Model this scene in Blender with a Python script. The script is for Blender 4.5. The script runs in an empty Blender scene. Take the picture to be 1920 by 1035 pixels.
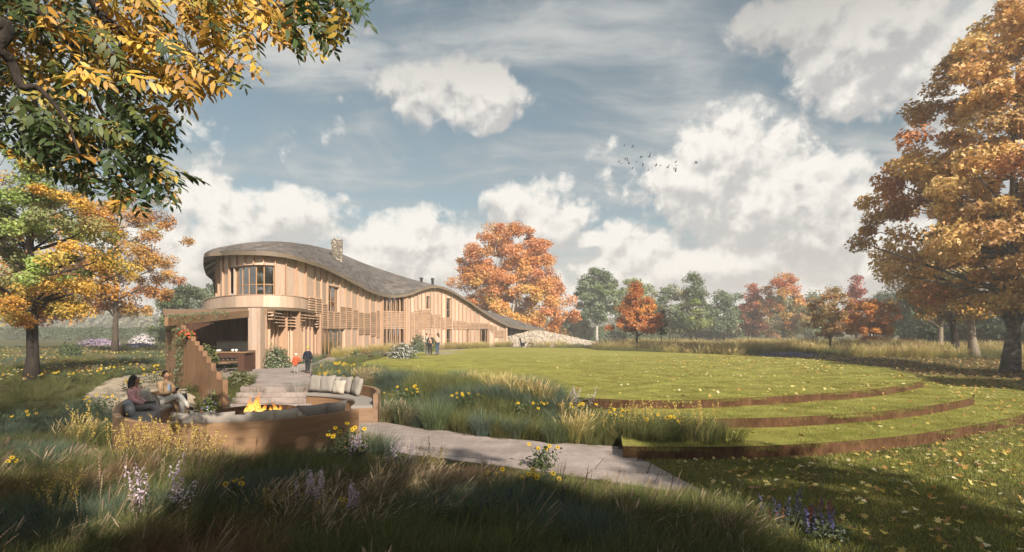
import bpy, bmesh, math, random
import numpy as np
from mathutils import Vector, Matrix, noise as mnoise

SC = bpy.context.scene
COL = SC.collection
# ------------------------------------------------------------------ camera
F, CX, HY, CZ = 1000.0, 960.0, 622.0, 1.84      # focal length in photo pixels, centre column, horizon row, eye height
cam_d = bpy.data.cameras.new('camera')
cam = bpy.data.objects.new('camera', cam_d)
COL.objects.link(cam)
cam_d.sensor_width = 36.0
cam_d.lens = 36.0 * F / 1920.0
cam_d.shift_y = (HY - 517.5) / 1920.0
cam_d.clip_start = 0.05
cam_d.clip_end = 3000.0
cam.location = (0, 0, CZ)
cam.rotation_euler = (math.pi / 2, 0, 0)
SC.camera = cam

# ------------------------------------------------------------------ sun, sky, exposure
SUN_EL = math.radians(31.0)
SUN_AZ = math.radians(153.0)        # compass bearing of the sun (0 = +Y, clockwise), behind and right of the camera
to_sun = Vector((math.sin(SUN_AZ) * math.cos(SUN_EL), math.cos(SUN_AZ) * math.cos(SUN_EL), math.sin(SUN_EL)))
sl = bpy.data.lights.new('sun', 'SUN')
sl.energy = 4.7
sl.angle = math.radians(0.6)
sl.color = (1.0, 0.90, 0.76)
so = bpy.data.objects.new('sun', sl)
so.rotation_euler = to_sun.to_track_quat('Z', 'Y').to_euler()
so.location = to_sun * 100
COL.objects.link(so)

SC.view_settings.view_transform = 'Standard'
SC.view_settings.look = 'None'
SC.view_settings.gamma = 1.0
SC.view_settings.use_curve_mapping = False
SC.render.engine = 'CYCLES'
SC.cycles.max_bounces = 6
SC.cycles.diffuse_bounces = 3
SC.cycles.glossy_bounces = 3
SC.cycles.transmission_bounces = 4
SC.cycles.transparent_max_bounces = 12
SC.cycles.volume_bounces = 0
SC.cycles.use_denoising = True
SC.cycles.caustics_reflective = False
SC.cycles.caustics_refractive = False


class NT:
    """small helper round a node tree"""
    def __init__(self, tree):
        self.t = tree
        self.n = tree.nodes
        self.l = tree.links

    def node(self, typ, **kw):
        nd = self.n.new(typ)
        for k, v in kw.items():
            setattr(nd, k, v)
        return nd

    def set(self, sock, v):
        if isinstance(v, bpy.types.NodeSocket):
            self.l.new(v, sock)
        elif v is not None:
            sock.default_value = v

    def math(self, op, a, b=None, c=None, clamp=False):
        nd = self.node('ShaderNodeMath', operation=op, use_clamp=clamp)
        self.set(nd.inputs[0], a)
        if b is not None:
            self.set(nd.inputs[1], b)
        if c is not None:
            self.set(nd.inputs[2], c)
        return nd.outputs[0]

    def vmath(self, op, a, b=None, scale=None):
        nd = self.node('ShaderNodeVectorMath', operation=op)
        self.set(nd.inputs[0], a)
        if b is not None:
            self.set(nd.inputs[1], b)
        if scale is not None:
            self.set(nd.inputs['Scale'], scale)
        return nd.outputs['Value'] if op in ('LENGTH', 'DOT_PRODUCT', 'DISTANCE') else nd.outputs[0]

    def noise(self, vec, scale, detail=4.0, rough=0.5, dist=0.0, lac=2.0):
        nd = self.node('ShaderNodeTexNoise')
        self.set(nd.inputs['Vector'], vec)
        nd.inputs['Scale'].default_value = scale
        nd.inputs['Detail'].default_value = detail
        nd.inputs['Roughness'].default_value = rough
        nd.inputs['Distortion'].default_value = dist
        nd.inputs['Lacunarity'].default_value = lac
        return nd.outputs['Fac']

    def mix(self, fac, a, b, blend='MIX'):
        nd = self.node('ShaderNodeMix', data_type='RGBA', blend_type=blend)
        self.set(nd.inputs[0], fac)
        self.set(nd.inputs[6], a if isinstance(a, bpy.types.NodeSocket) else (*a, 1) if len(a) == 3 else a)
        self.set(nd.inputs[7], b if isinstance(b, bpy.types.NodeSocket) else (*b, 1) if len(b) == 3 else b)
        return nd.outputs[2]

    def smooth(self, v, lo, hi, a=0.0, b=1.0):
        nd = self.node('ShaderNodeMapRange', interpolation_type='SMOOTHSTEP')
        self.set(nd.inputs[0], v)
        nd.inputs[1].default_value = lo
        nd.inputs[2].default_value = hi
        nd.inputs[3].default_value = a
        nd.inputs[4].default_value = b
        return nd.outputs[0]

    def mapping(self, vec, scale=(1, 1, 1), rot=(0, 0, 0), loc=(0, 0, 0)):
        nd = self.node('ShaderNodeMapping')
        self.set(nd.inputs[0], vec)
        nd.inputs['Scale'].default_value = scale
        nd.inputs['Rotation'].default_value = rot
        nd.inputs['Location'].default_value = loc
        return nd.outputs[0]

    def ramp(self, fac, stops):
        nd = self.node('ShaderNodeValToRGB')
        self.set(nd.inputs[0], fac)
        el = nd.color_ramp.elements
        while len(el) < len(stops):
            el.new(0.5)
        for e, (p, c) in zip(el, stops):
            e.position = p
            e.color = (*c, 1)
        return nd.outputs[0]


# --- world: Nishita sky with procedural cloud layers on the sky directions
world = bpy.data.worlds.new('World')
SC.world = world
world.use_nodes = True
wt = NT(world.node_tree)
for nd in list(wt.n):
    wt.n.remove(nd)


def azel(px, py):
    u, v = (px - CX) / F, (HY - py) / F
    return math.atan2(u, 1.0), math.atan2(v, math.hypot(u, 1.0))


# heaps of cumulus: (column, row, half width, half height) as seen from the terrace, plus others all round
HEAPS = [(838, 178, 96, 50), (1362, 290, 100, 74), (1322, 350, 95, 62), (1430, 375, 140, 62), (1560, 425, 150, 70), (1690, 470, 150, 60),
         (992, 388, 62, 50), (1010, 420, 70, 45), (760, 462, 95, 52), (850, 478, 95, 52), (700, 500, 90, 45), (560, 410, 95, 42),
         (405, 428, 88, 60), (350, 480, 110, 62), (1190, 480, 80, 46), (1250, 510, 95, 36), (1135, 505, 60, 32),
         (1500, 40, 110, 42), (1640, 75, 170, 76), (1820, 100, 170, 90), (1560, 120, 80, 36), (1600, 175, 60, 30),
         (1350, 500, 120, 30), (1100, 450, 26, 14), (1495, 316, 18, 9)]
EXPOSURE = 0.95
HAZE_DENSITY = 0.0017
SC.view_settings.exposure = EXPOSURE
SKY_STRENGTH = 0.075
K = 1.0 / SKY_STRENGTH / 2 ** EXPOSURE
tc = wt.node('ShaderNodeTexCoord')
D = tc.outputs['Generated']
sx = wt.node('ShaderNodeSeparateXYZ')
wt.l.new(D, sx.inputs[0])
hz = wt.math('MAXIMUM', sx.outputs[2], 0.0)
az = wt.math('ARCTAN2', sx.outputs[0], sx.outputs[1])
el = wt.math('ARCSINE', sx.outputs[2])
sky = wt.node('ShaderNodeTexSky', sky_type='NISHITA')
sky.sun_disc = False
sky.sun_elevation = SUN_EL
sky.sun_rotation = SUN_AZ
sky.air_density = 1.0
sky.dust_density = 1.5
sky.ozone_density = 1.0
hs = wt.node('ShaderNodeHueSaturation')
hs.inputs['Saturation'].default_value = 0.85
hs.inputs['Value'].default_value = 0.66
hs.inputs['Hue'].default_value = 0.468
wt.l.new(sky.outputs[0], hs.inputs['Color'])
clear = hs.outputs[0]
# high streaky cloud on a plane overhead
inv = wt.math('DIVIDE', 1.0, wt.math('ADD', hz, 0.20))
plane = wt.vmath('SCALE', D, scale=inv)
n_w = wt.node('ShaderNodeTexNoise')
wt.l.new(plane, n_w.inputs['Vector'])
n_w.inputs['Scale'].default_value = 1.1
n_w.inputs['Detail'].default_value = 3
warp = wt.vmath('ADD', plane, wt.vmath('SCALE', wt.vmath('SUBTRACT', n_w.outputs['Color'], (0.5, 0.5, 0.5)), scale=0.5))
streak = wt.noise(wt.mapping(warp, (0.45, 1.7, 1.0), (0, 0, math.radians(118)), (3.1, 1.7, 0)), 1.6, 7, 0.62, 0.4)
soft = wt.noise(wt.mapping(warp, (1, 1, 1), (0, 0, 0.4), (7.3, 2.2, 0)), 1.5, 6, 0.6, 0.3)
veil = wt.math('ADD', wt.math('MULTIPLY', streak, 0.6), wt.math('MULTIPLY', soft, 0.5))
veil_m = wt.smooth(veil, 0.39, 0.70, 0.0, 0.9)
veil_c = wt.mix(wt.smooth(veil, 0.44, 0.66), (0.245 * K, 0.30 * K, 0.335 * K), (0.64 * K, 0.645 * K, 0.63 * K))
c1 = wt.mix(veil_m, clear, veil_c)
air = wt.smooth(hz, 0.0, 0.20, 0.80, 0.0)
c2 = wt.mix(air, c1, (0.72 * K, 0.695 * K, 0.64 * K))
# heaped cloud: soft mounds broken up by noise, lit from above
rr = random.Random(5)
heaps = []
for (hx, hy, hw, hh) in HEAPS:
    a, e = azel(hx, hy)
    k = math.cos(a)
    heaps.append((a, e, hw / F * k * k, hh / F * k))
for i in range(12):
    a = rr.uniform(0.95, 2 * math.pi - 0.95)
    a = a - 2 * math.pi if a > math.pi else a
    heaps.append((a, rr.uniform(0.05, 0.32), rr.uniform(0.09, 0.18), rr.uniform(0.04, 0.08)))


def puffs(vec):
    vo = wt.node('ShaderNodeTexVoronoi', feature='F1', normalize=True)
    wt.l.new(vec, vo.inputs['Vector'])
    vo.inputs['Scale'].default_value = 26.0
    vo.inputs['Detail'].default_value = 1.0
    vo.inputs['Roughness'].default_value = 0.6
    return wt.math('SUBTRACT', wt.math('MULTIPLY_ADD', wt.noise(vec, 7.0, 8, 0.63), 1.9, -0.42), wt.math('MULTIPLY', vo.outputs['Distance'], 0.55))


dw = wt.node('ShaderNodeTexNoise')
wt.l.new(D, dw.inputs['Vector'])
dw.inputs['Scale'].default_value = 30.0
dw.inputs['Detail'].default_value = 4
Dw = wt.vmath('ADD', D, wt.vmath('SCALE', wt.vmath('SUBTRACT', dw.outputs['Color'], (0.5, 0.5, 0.5)), scale=0.02))
nA = puffs(Dw)
nB = puffs(wt.vmath('ADD', Dw, (-0.010, 0.0, 0.020)))
wob = wt.math('MULTIPLY_ADD', wt.noise(D, 20.0, 2, 0.5), 0.04, az)
b1 = b2 = None
for (a, e, w, h) in heaps:
    dx = wt.math('MULTIPLY_ADD', wob, 1.0 / w, -(a + 0.02) / w)
    dy = wt.math('MULTIPLY_ADD', el, 1.0 / h, -e / h)
    q1 = wt.math('MULTIPLY_ADD', dx, dx, wt.math('MULTIPLY', dy, dy))
    s = 0.030 / h
    q2 = wt.math('ADD', wt.math('MULTIPLY_ADD', dy, 2 * s, s * s), q1)
    b1 = q1 if b1 is None else wt.math('MINIMUM', b1, q1)
    b2 = q2 if b2 is None else wt.math('MINIMUM', b2, q2)
low = wt.math('SUBTRACT', wt.math('MULTIPLY_ADD', el, 14.0, 1.7), wt.math('MULTIPLY', wt.noise(wt.mapping(D, (1, 1, 0.2)), 3.2, 2, 0.5), 3.0))
b1 = wt.math('MINIMUM', wt.math('MINIMUM', b1, low), 3.0)
b2 = wt.math('MINIMUM', wt.math('MINIMUM', b2, wt.math('ADD', low, 0.42)), 3.0)
dA = wt.math('MULTIPLY_ADD', b1, -0.42, wt.math('MULTIPLY_ADD', nA, 2.1, 0.14))
dB = wt.math('MULTIPLY_ADD', b2, -0.42, wt.math('MULTIPLY_ADD', nB, 2.1, 0.14))
cum_m = wt.smooth(dA, -0.10, 0.46)
lit = wt.smooth(wt.math('SUBTRACT', dA, dB), -0.42, 0.50)
cum_lit = wt.mix(lit, (0.56 * K, 0.555 * K, 0.55 * K), (1.02 * K, 0.98 * K, 0.91 * K))
high = wt.smooth(hz, 0.34, 0.52)
cum_hi = wt.mix(wt.math('MULTIPLY', high, 0.72), cum_lit, (0.30 * K, 0.30 * K, 0.298 * K))
c3 = wt.mix(wt.math('MULTIPLY', cum_m, 0.95), c2, cum_hi)
bg = wt.node('ShaderNodeBackground')
bg.inputs[1].default_value = SKY_STRENGTH
wt.l.new(c3, bg.inputs[0])
wo = wt.node('ShaderNodeOutputWorld')
wt.l.new(bg.outputs[0], wo.inputs[0])
world.cycles.sampling_method = 'MANUAL'
world.cycles.sample_map_resolution = 512

# ------------------------------------------------------------------ helpers
def W(px, py, d):
    return Vector(((px - CX) / F * d, d, CZ - (py - HY) / F * d))


def G(px, py, z=0.0):
    d = (CZ - z) * F / (py - HY)
    return Vector(((px - CX) / F * d, d, z))


def WX(px, d):
    return (px - CX) / F * d


def tag(o, label=None, cat=None, group=None, kind=None):
    if label:
        o['label'] = label
    if cat:
        o['category'] = cat
    if group:
        o['group'] = group
    if kind:
        o['kind'] = kind
    return o


_ROOT = {}


def root_loc(o):
    return _ROOT.get(o.name, Vector((0, 0, 0)))


def thing(name, loc, label, cat, group=None):
    o = bpy.data.objects.new(name, None)
    o.empty_display_size = 0.2
    COL.objects.link(o)
    o.location = Vector(loc)
    _ROOT[o.name] = Vector(loc)
    tag(o, label, cat, group)
    return o


def mesh_data(name, V, Fc, mats=None, smooth=False, tint=None, midx=None):
    me = bpy.data.meshes.new(name)
    V = np.asarray(V, dtype=np.float32).reshape(-1, 3)
    if isinstance(Fc, np.ndarray) and Fc.ndim == 2:
        k = Fc.shape[1]
        nf = Fc.shape[0]
        me.vertices.add(len(V))
        me.vertices.foreach_set('co', V.ravel())
        me.loops.add(nf * k)
        me.loops.foreach_set('vertex_index', Fc.astype(np.int32).ravel())
        me.polygons.add(nf)
        me.polygons.foreach_set('loop_start', np.arange(0, nf * k, k, dtype=np.int32))
        me.polygons.foreach_set('loop_total', np.full(nf, k, dtype=np.int32))
        me.update(calc_edges=True)
    else:
        me.from_pydata([tuple(p) for p in V.tolist()], [], [list(map(int, f)) for f in Fc])
        me.update()
    if mats is not None:
        for m in (mats if isinstance(mats, (list, tuple)) else [mats]):
            me.materials.append(m)
    if midx is not None:
        me.polygons.foreach_set('material_index', np.asarray(midx, dtype=np.int32))
    if smooth:
        me.polygons.foreach_set('use_smooth', np.ones(len(me.polygons), dtype=bool))
    if tint is not None:
        at = me.color_attributes.new('tint', 'FLOAT_COLOR', 'POINT')
        c = np.ones((len(V), 4), dtype=np.float32)
        c[:, :3] = tint
        at.data.foreach_set('color', c.ravel())
    return me


def link(name, me, parent=None, local=False):
    o = bpy.data.objects.new(name, me)
    COL.objects.link(o)
    if parent is not None:
        o.parent = parent
        if not local:
            o.matrix_parent_inverse = Matrix.Translation(-root_loc(parent))
    return o


def obj(name, V, Fc, mats=None, parent=None, smooth=False, tint=None, midx=None, local=False):
    return link(name, mesh_data(name, V, Fc, mats, smooth, tint, midx), parent, local)


class MB:
    def __init__(self):
        self.v, self.f, self.m = [], [], []
        self.mi = 0

    def add(self, V, Fc):
        o = len(self.v)
        self.v.extend([tuple(p) for p in V])
        for f in Fc:
            self.f.append([i + o for i in f])
            self.m.append(self.mi)
        return self

    def hexa(self, p):          # bottom 4 ccw, top 4 ccw
        return self.add(p, [(3, 2, 1, 0), (4, 5, 6, 7), (0, 1, 5, 4), (1, 2, 6, 5), (2, 3, 7, 6), (3, 0, 4, 7)])

    def box(self, c, s, rz=0.0, rot=None):
        hx, hy, hz_ = s[0] / 2, s[1] / 2, s[2] / 2
        p = [Vector((x, y, z)) for z in (-hz_, hz_) for x, y in ((-hx, -hy), (hx, -hy), (hx, hy), (-hx, hy))]
        R = rot if rot is not None else Matrix.Rotation(rz, 3, 'Z')
        c = Vector(c)
        return self.hexa([R @ q + c for q in p])

    def bar(self, a, b, w, h, up=(0, 0, 1)):
        a, b = Vector(a), Vector(b)
        d = (b - a).normalized()
        s = d.cross(Vector(up))
        if s.length < 1e-4:
            s = Vector((1, 0, 0))
        s = s.normalized() * w / 2
        u = s.cross(d).normalized() * h / 2
        return self.hexa([a - s - u, a + s - u, b + s - u, b - s - u, a - s + u, a + s + u, b + s + u, b - s + u])

    def tube(self, pts, radii, n=6, cap=True):
        pts = [Vector(p) for p in pts]
        if not hasattr(radii, '__len__'):
            radii = [radii] * len(pts)
        o = []
        prev = None
        V, Fc = [], []
        for i, p in enumerate(pts):
            d = (pts[min(i + 1, len(pts) - 1)] - pts[max(i - 1, 0)])
            if d.length < 1e-7:
                d = Vector((0, 0, 1))
            d.normalize()
            if prev is None:
                s = d.cross(Vector((0.13, 0.31, 1)))
                if s.length < 0.1:
                    s = d.cross(Vector((1, 0, 0)))
            else:
                s = prev - d * prev.dot(d)
            s.normalize()
            prev = s
            t = d.cross(s)
            for k in range(n):
                a = 2 * math.pi * k / n
                V.append(p + (s * math.cos(a) + t * math.sin(a)) * radii[i])
        for i in range(len(pts) - 1):
            for k in range(n):
                k2 = (k + 1) % n
                Fc.append((i * n + k, i * n + k2, (i + 1) * n + k2, (i + 1) * n + k))
        if cap:
            Fc.append(tuple(reversed(range(n))))
            Fc.append(tuple(range((len(pts) - 1) * n, len(pts) * n)))
        return self.add(V, Fc)

    def prism(self, poly, z0, z1):
        n = len(poly)
        zz0 = z0 if hasattr(z0, '__len__') else [z0] * n
        zz1 = z1 if hasattr(z1, '__len__') else [z1] * n
        V = [(p[0], p[1], zz0[i]) for i, p in enumerate(poly)] + [(p[0], p[1], zz1[i]) for i, p in enumerate(poly)]
        Fc = [tuple(reversed(range(n))), tuple(range(n, 2 * n))]
        for i in range(n):
            j = (i + 1) % n
            Fc.append((i, j, n + j, n + i))
        return self.add(V, Fc)

    def lathe(self, prof, n=16, c=(0, 0, 0)):
        V, Fc = [], []
        for r, z in prof:
            for k in range(n):
                a = 2 * math.pi * k / n
                V.append((c[0] + r * math.cos(a), c[1] + r * math.sin(a), c[2] + z))
        for i in range(len(prof) - 1):
            for k in range(n):
                k2 = (k + 1) % n
                Fc.append((i * n + k, i * n + k2, (i + 1) * n + k2, (i + 1) * n + k))
        return self.add(V, Fc)

    def loft(self, rings, closed=True, caps=True):
        n = len(rings[0])
        V = [p for r in rings for p in r]
        Fc = []
        for i in range(len(rings) - 1):
            for k in range(n if closed else n - 1):
                k2 = (k + 1) % n
                Fc.append((i * n + k, i * n + k2, (i + 1) * n + k2, (i + 1) * n + k))
        if caps and closed:
            Fc.append(tuple(reversed(range(n))))
            Fc.append(tuple(range((len(rings) - 1) * n, len(rings) * n)))
        return self.add(V, Fc)

    def obj(self, name, mats, parent=None, smooth=False, local=False, fix=True):
        me = mesh_data(name, self.v, self.f, mats, smooth, None, self.m)
        if fix:
            bm = bmesh.new()
            bm.from_mesh(me)
            bmesh.ops.recalc_face_normals(bm, faces=bm.faces)
            bm.to_mesh(me)
            bm.free()
        return link(name, me, parent, local)


def catmull(pts, n=8, closed=False):
    P = [Vector(p) for p in pts]
    out = []
    m = len(P)
    for i in range(m if closed else m - 1):
        if closed:
            a, b, c, d = P[(i - 1) % m], P[i], P[(i + 1) % m], P[(i + 2) % m]
        else:
            a, b, c, d = P[max(i - 1, 0)], P[i], P[i + 1], P[min(i + 2, m - 1)]
        for k in range(n):
            t = k / n
            out.append(0.5 * ((2 * b) + (c - a) * t + (2 * a - 5 * b + 4 * c - d) * t * t + (3 * b - a - 3 * c + d) * t ** 3))
    if not closed:
        out.append(P[-1].copy())
    return out


def sstep(x, a, b):
    t = np.clip((np.asarray(x, float) - a) / (np.asarray(b, float) - a), 0, 1)
    return t * t * (3 - 2 * t)


def vnoise(x, y, s=1.0, seed=0.0):
    """cheap smooth pseudo noise on arrays, -1..1"""
    x = np.asarray(x, float) * s + seed * 1.7
    y = np.asarray(y, float) * s - seed * 2.3
    return (np.sin(x * 1.31 + 1.7 * np.sin(y * 0.83 + seed)) + np.sin(y * 1.57 + 1.3 * np.sin(x * 0.71 + 2.1)) + 0.6 * np.sin((x + y) * 2.3 + np.sin(x * 1.9))) / 2.6


def inside(poly, x, y):
    x, y = np.asarray(x), np.asarray(y)
    c = np.zeros(x.shape, bool)
    n = len(poly)
    j = n - 1
    for i in range(n):
        xi, yi = poly[i][0], poly[i][1]
        xj, yj = poly[j][0], poly[j][1]
        if yi != yj:
            c ^= ((yi > y) != (yj > y)) & (x < (xj - xi) * (y - yi) / (yj - yi) + xi)
        j = i
    return c


# ------------------------------------------------------------------ materials
MATS = {}


def new_mat(name):
    m = bpy.data.materials.new(name)
    m.use_nodes = True
    t = NT(m.node_tree)
    for nd in list(t.n):
        t.n.remove(nd)
    out = t.node('ShaderNodeOutputMaterial')
    MATS[name] = m
    return m, t, out


def principled(t, out, col, rough=0.7, bump=None, bstr=0.3, bdist=0.02, metal=0.0, spec=0.5):
    b = t.node('ShaderNodeBsdfPrincipled')
    t.set(b.inputs['Base Color'], col if isinstance(col, bpy.types.NodeSocket) else (*col, 1))
    t.set(b.inputs['Roughness'], rough)
    b.inputs['Metallic'].default_value = metal
    b.inputs['Specular IOR Level'].default_value = spec
    if bump is not None:
        bp = t.node('ShaderNodeBump')
        bp.inputs['Strength'].default_value = bstr
        bp.inputs['Distance'].default_value = bdist
        t.set(bp.inputs['Height'], bump)
        t.l.new(bp.outputs[0], b.inputs['Normal'])
    t.l.new(b.outputs[0], out.inputs[0])
    return b


def mat_noise(name, c1, c2, scale=3.0, rough=0.8, bstr=0.3, stretch=(1, 1, 1), detail=6, vary=0.0, bdist=0.02, metal=0.0, spec=0.4, fine=0.0):
    m, t, out = new_mat(name)
    tc_ = t.node('ShaderNodeTexCoord')
    v_ = t.mapping(tc_.outputs['Object'], stretch)
    n_ = t.noise(v_, scale, detail, 0.6)
    col = t.ramp(n_, [(0.3, c1), (0.7, c2)])
    if fine:
        n2 = t.noise(v_, scale * 7, 4, 0.7)
        col = t.mix(1.0, col, t.ramp(n2, [(0.3, (1 - fine,) * 3), (0.7, (1 + fine,) * 3)]), 'MULTIPLY')
    if vary:
        oi = t.node('ShaderNodeObjectInfo')
        val = t.math('MULTIPLY_ADD', oi.outputs['Random'], 2 * vary, 1 - vary)
        hs_ = t.node('ShaderNodeHueSaturation')
        t.l.new(col, hs_.inputs['Color'])
        t.l.new(val, hs_.inputs['Value'])
        col = hs_.outputs[0]
    principled(t, out, col, rough, n_, bstr, bdist, metal, spec)
    return m


def mat_wood(name, c1, c2, axis='Z', rough=0.62, vary=0.14, scale=1.0, weather=0.25):
    """planed timber: long grain streaks along one axis, board to board shade, faint weathering"""
    m, t, out = new_mat(name)
    tc_ = t.node('ShaderNodeTexCoord')
    st = {'Z': (14, 14, 0.9), 'X': (0.9, 14, 14), 'H': (1.4, 1.4, 16)}[axis]
    oi = t.node('ShaderNodeObjectInfo')
    off = t.vmath('ADD', tc_.outputs['Object'], t.vmath('SCALE', (7.1, 3.3, 11.7), scale=oi.outputs['Random']))
    v_ = t.mapping(off, tuple(s * scale for s in st))
    g1 = t.noise(v_, 1.0, 6, 0.62, 0.5)
    g2 = t.noise(v_, 4.0, 3, 0.6)
    big = t.noise(off, 0.8, 4, 0.6)
    gg = t.math('ADD', t.math('MULTIPLY', g1, 0.7), t.math('MULTIPLY', g2, 0.3))
    col = t.ramp(gg, [(0.28, c1), (0.72, c2)])
    grey = tuple(0.5 * (sum(c2) / 3) + 0.5 * c for c in c1)
    col = t.mix(t.smooth(big, 0.45, 0.75, 0, weather), col, grey)
    val = t.math('MULTIPLY_ADD', oi.outputs['Random'], 2 * vary, 1 - vary)
    hs_ = t.node('ShaderNodeHueSaturation')
    t.l.new(col, hs_.inputs['Color'])
    t.l.new(val, hs_.inputs['Value'])
    principled(t, out, hs_.outputs[0], rough, gg, 0.25, 0.01, 0, 0.35)
    return m


def mat_leaf(name, trans=0.35, rough=0.6, rnd=0.12, gloss=0.05):
    """leaf with its own colour from the mesh attribute, light passing through"""
    m, t, out = new_mat(name)
    at = t.node('ShaderNodeAttribute')
    at.attribute_name = 'tint'
    oi = t.node('ShaderNodeObjectInfo')
    hs_ = t.node('ShaderNodeHueSaturation')
    t.l.new(at.outputs['Color'], hs_.inputs['Color'])
    t.l.new(t.math('MULTIPLY_ADD', oi.outputs['Random'], 2 * rnd, 1 - rnd), hs_.inputs['Value'])
    t.l.new(t.math('MULTIPLY_ADD', oi.outputs['Random'], rnd * 0.15, 0.5 - rnd * 0.075), hs_.inputs['Hue'])
    d = t.node('ShaderNodeBsdfDiffuse')
    tr = t.node('ShaderNodeBsdfTranslucent')
    gl = t.node('ShaderNodeBsdfGlossy')
    gl.inputs['Roughness'].default_value = rough
    t.l.new(hs_.outputs[0], d.inputs[0])
    t.l.new(hs_.outputs[0], tr.inputs[0])
    mx = t.node('ShaderNodeMixShader')
    mx.inputs[0].default_value = trans
    t.l.new(d.outputs[0], mx.inputs[1])
    t.l.new(tr.outputs[0], mx.inputs[2])
    mx2 = t.node('ShaderNodeMixShader')
    mx2.inputs[0].default_value = gloss
    t.l.new(mx.outputs[0], mx2.inputs[1])
    t.l.new(gl.outputs[0], mx2.inputs[2])
    t.l.new(mx2.outputs[0], out.inputs[0])
    return m


def mat_plain(name, col, rough=0.7, metal=0.0, spec=0.4, var=0.12, scale=25, bstr=0.15):
    c1 = tuple(max(0, c * (1 - var)) for c in col)
    c2 = tuple(min(1, c * (1 + var)) for c in col)
    return mat_noise(name, c1, c2, scale, rough, bstr, detail=3, metal=metal, spec=spec, bdist=0.003)


LEAF = mat_leaf('leaf')
GRASS = mat_leaf('grass_blade', 0.3, 0.7, 0.22, 0.02)
PETAL = mat_leaf('petal', 0.25, 0.6, 0.06, 0.02)
CEDAR = mat_wood('cedar_board', (0.36, 0.235, 0.165), (0.59, 0.45, 0.345), 'Z', vary=0.24, weather=0.5)
CEDAR_FIN = mat_wood('cedar_batten', (0.34, 0.20, 0.125), (0.50, 0.33, 0.22), 'Z', vary=0.15)
CEDAR_SLAT = mat_wood('cedar_slat', (0.40, 0.25, 0.16), (0.58, 0.405, 0.28), 'H', vary=0.14)
OAK = mat_wood('oak_curved', (0.17, 0.095, 0.05), (0.29, 0.175, 0.095), 'H', vary=0.04, weather=0.4, scale=0.8)
OAK_B = mat_wood('oak_board', (0.17, 0.088, 0.045), (0.29, 0.165, 0.09), 'Z', vary=0.05, weather=0.3)
DARKWOOD = mat_wood('dark_walnut', (0.05, 0.022, 0.014), (0.10, 0.045, 0.028), 'Z', vary=0.1)
FRAME = mat_wood('window_frame_wood', (0.30, 0.16, 0.075), (0.44, 0.25, 0.12), 'Z', vary=0.05)
SHINGLE = mat_noise('roof_shingle', (0.085, 0.078, 0.074), (0.17, 0.155, 0.145), 2.2, 0.85, 0.5, fine=0.35)
SOFFIT = mat_wood('soffit_wood', (0.12, 0.08, 0.05), (0.2, 0.14, 0.09), 'H', vary=0.1)
FASCIA = mat_wood('fascia_wood', (0.11, 0.085, 0.06), (0.2, 0.15, 0.105), 'H', vary=0.03)
PLASTER = mat_noise('plaster', (0.50, 0.46, 0.41), (0.58, 0.54, 0.48), 3, 0.9, 0.1)
CORTEN = mat_noise('corten_steel', (0.055, 0.028, 0.014), (0.12, 0.064, 0.033), 1.8, 0.9, 0.25, (1, 1, 0.5), fine=0.45, spec=0.12)
FABRIC = mat_noise('taupe_fabric', (0.22, 0.195, 0.172), (0.29, 0.26, 0.23), 60, 0.95, 0.3, vary=0.12, bdist=0.004)
FABRIC2 = mat_noise('cream_fabric', (0.36, 0.32, 0.26), (0.45, 0.405, 0.335), 60, 0.95, 0.3, vary=0.06, bdist=0.004)
FABRIC3 = mat_noise('blue_grey_fabric', (0.20, 0.22, 0.24), (0.30, 0.32, 0.33), 40, 0.95, 0.3, vary=0.10, bdist=0.004)
BARK = mat_noise('bark', (0.035, 0.025, 0.018), (0.12, 0.09, 0.065), 5, 0.95, 1.0, (3, 3, 0.6), bdist=0.06, fine=0.4)
BARK_L = mat_noise('bark_light', (0.12, 0.095, 0.07), (0.30, 0.25, 0.19), 5, 0.95, 0.8, (3, 3, 0.6), bdist=0.05, fine=0.3)
BARK_D = mat_noise('bark_dark', (0.012, 0.009, 0.008), (0.05, 0.038, 0.03), 6, 0.95, 0.9, (3, 3, 0.6), bdist=0.04, fine=0.3)
BIRCH = mat_noise('bark_pale', (0.20, 0.17, 0.14), (0.68, 0.64, 0.58), 3.2, 0.9, 0.5, (1, 1, 2.5), bdist=0.03, fine=0.3)
BIRCH_D = mat_noise('bark_mottled', (0.025, 0.02, 0.018), (0.26, 0.24, 0.22), 2.6, 0.9, 0.8, (1, 1, 1.6), bdist=0.05, fine=0.4)
STONE = mat_noise('pale_stone', (0.34, 0.29, 0.22), (0.60, 0.53, 0.43), 1.3, 0.9, 0.5, vary=0.25, fine=0.25)
PAVE = mat_noise('paving_stone', (0.23, 0.185, 0.165), (0.36, 0.30, 0.275), 1.6, 0.85, 0.35, vary=0.12, fine=0.15)
MORTAR = mat_noise('paving_joint', (0.10, 0.085, 0.07), (0.16, 0.135, 0.115), 8, 0.95, 0.4)
GRAVEL = mat_noise('gravel', (0.30, 0.24, 0.17), (0.50, 0.42, 0.32), 14, 0.95, 1.0, fine=0.4, bdist=0.05)
SKINM = mat_plain('skin', (0.50, 0.27, 0.18), 0.55, var=0.06)
SKIN_D = mat_plain('skin_brown', (0.30, 0.145, 0.09), 0.55, var=0.06)
BLACK = mat_plain('black_cloth', (0.012, 0.012, 0.014), 0.8)
METAL_D = mat_plain('dark_metal', (0.03, 0.03, 0.032), 0.45, 0.6)
WHITEC = mat_plain('white_ceramic', (0.75, 0.73, 0.69), 0.35)


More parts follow.
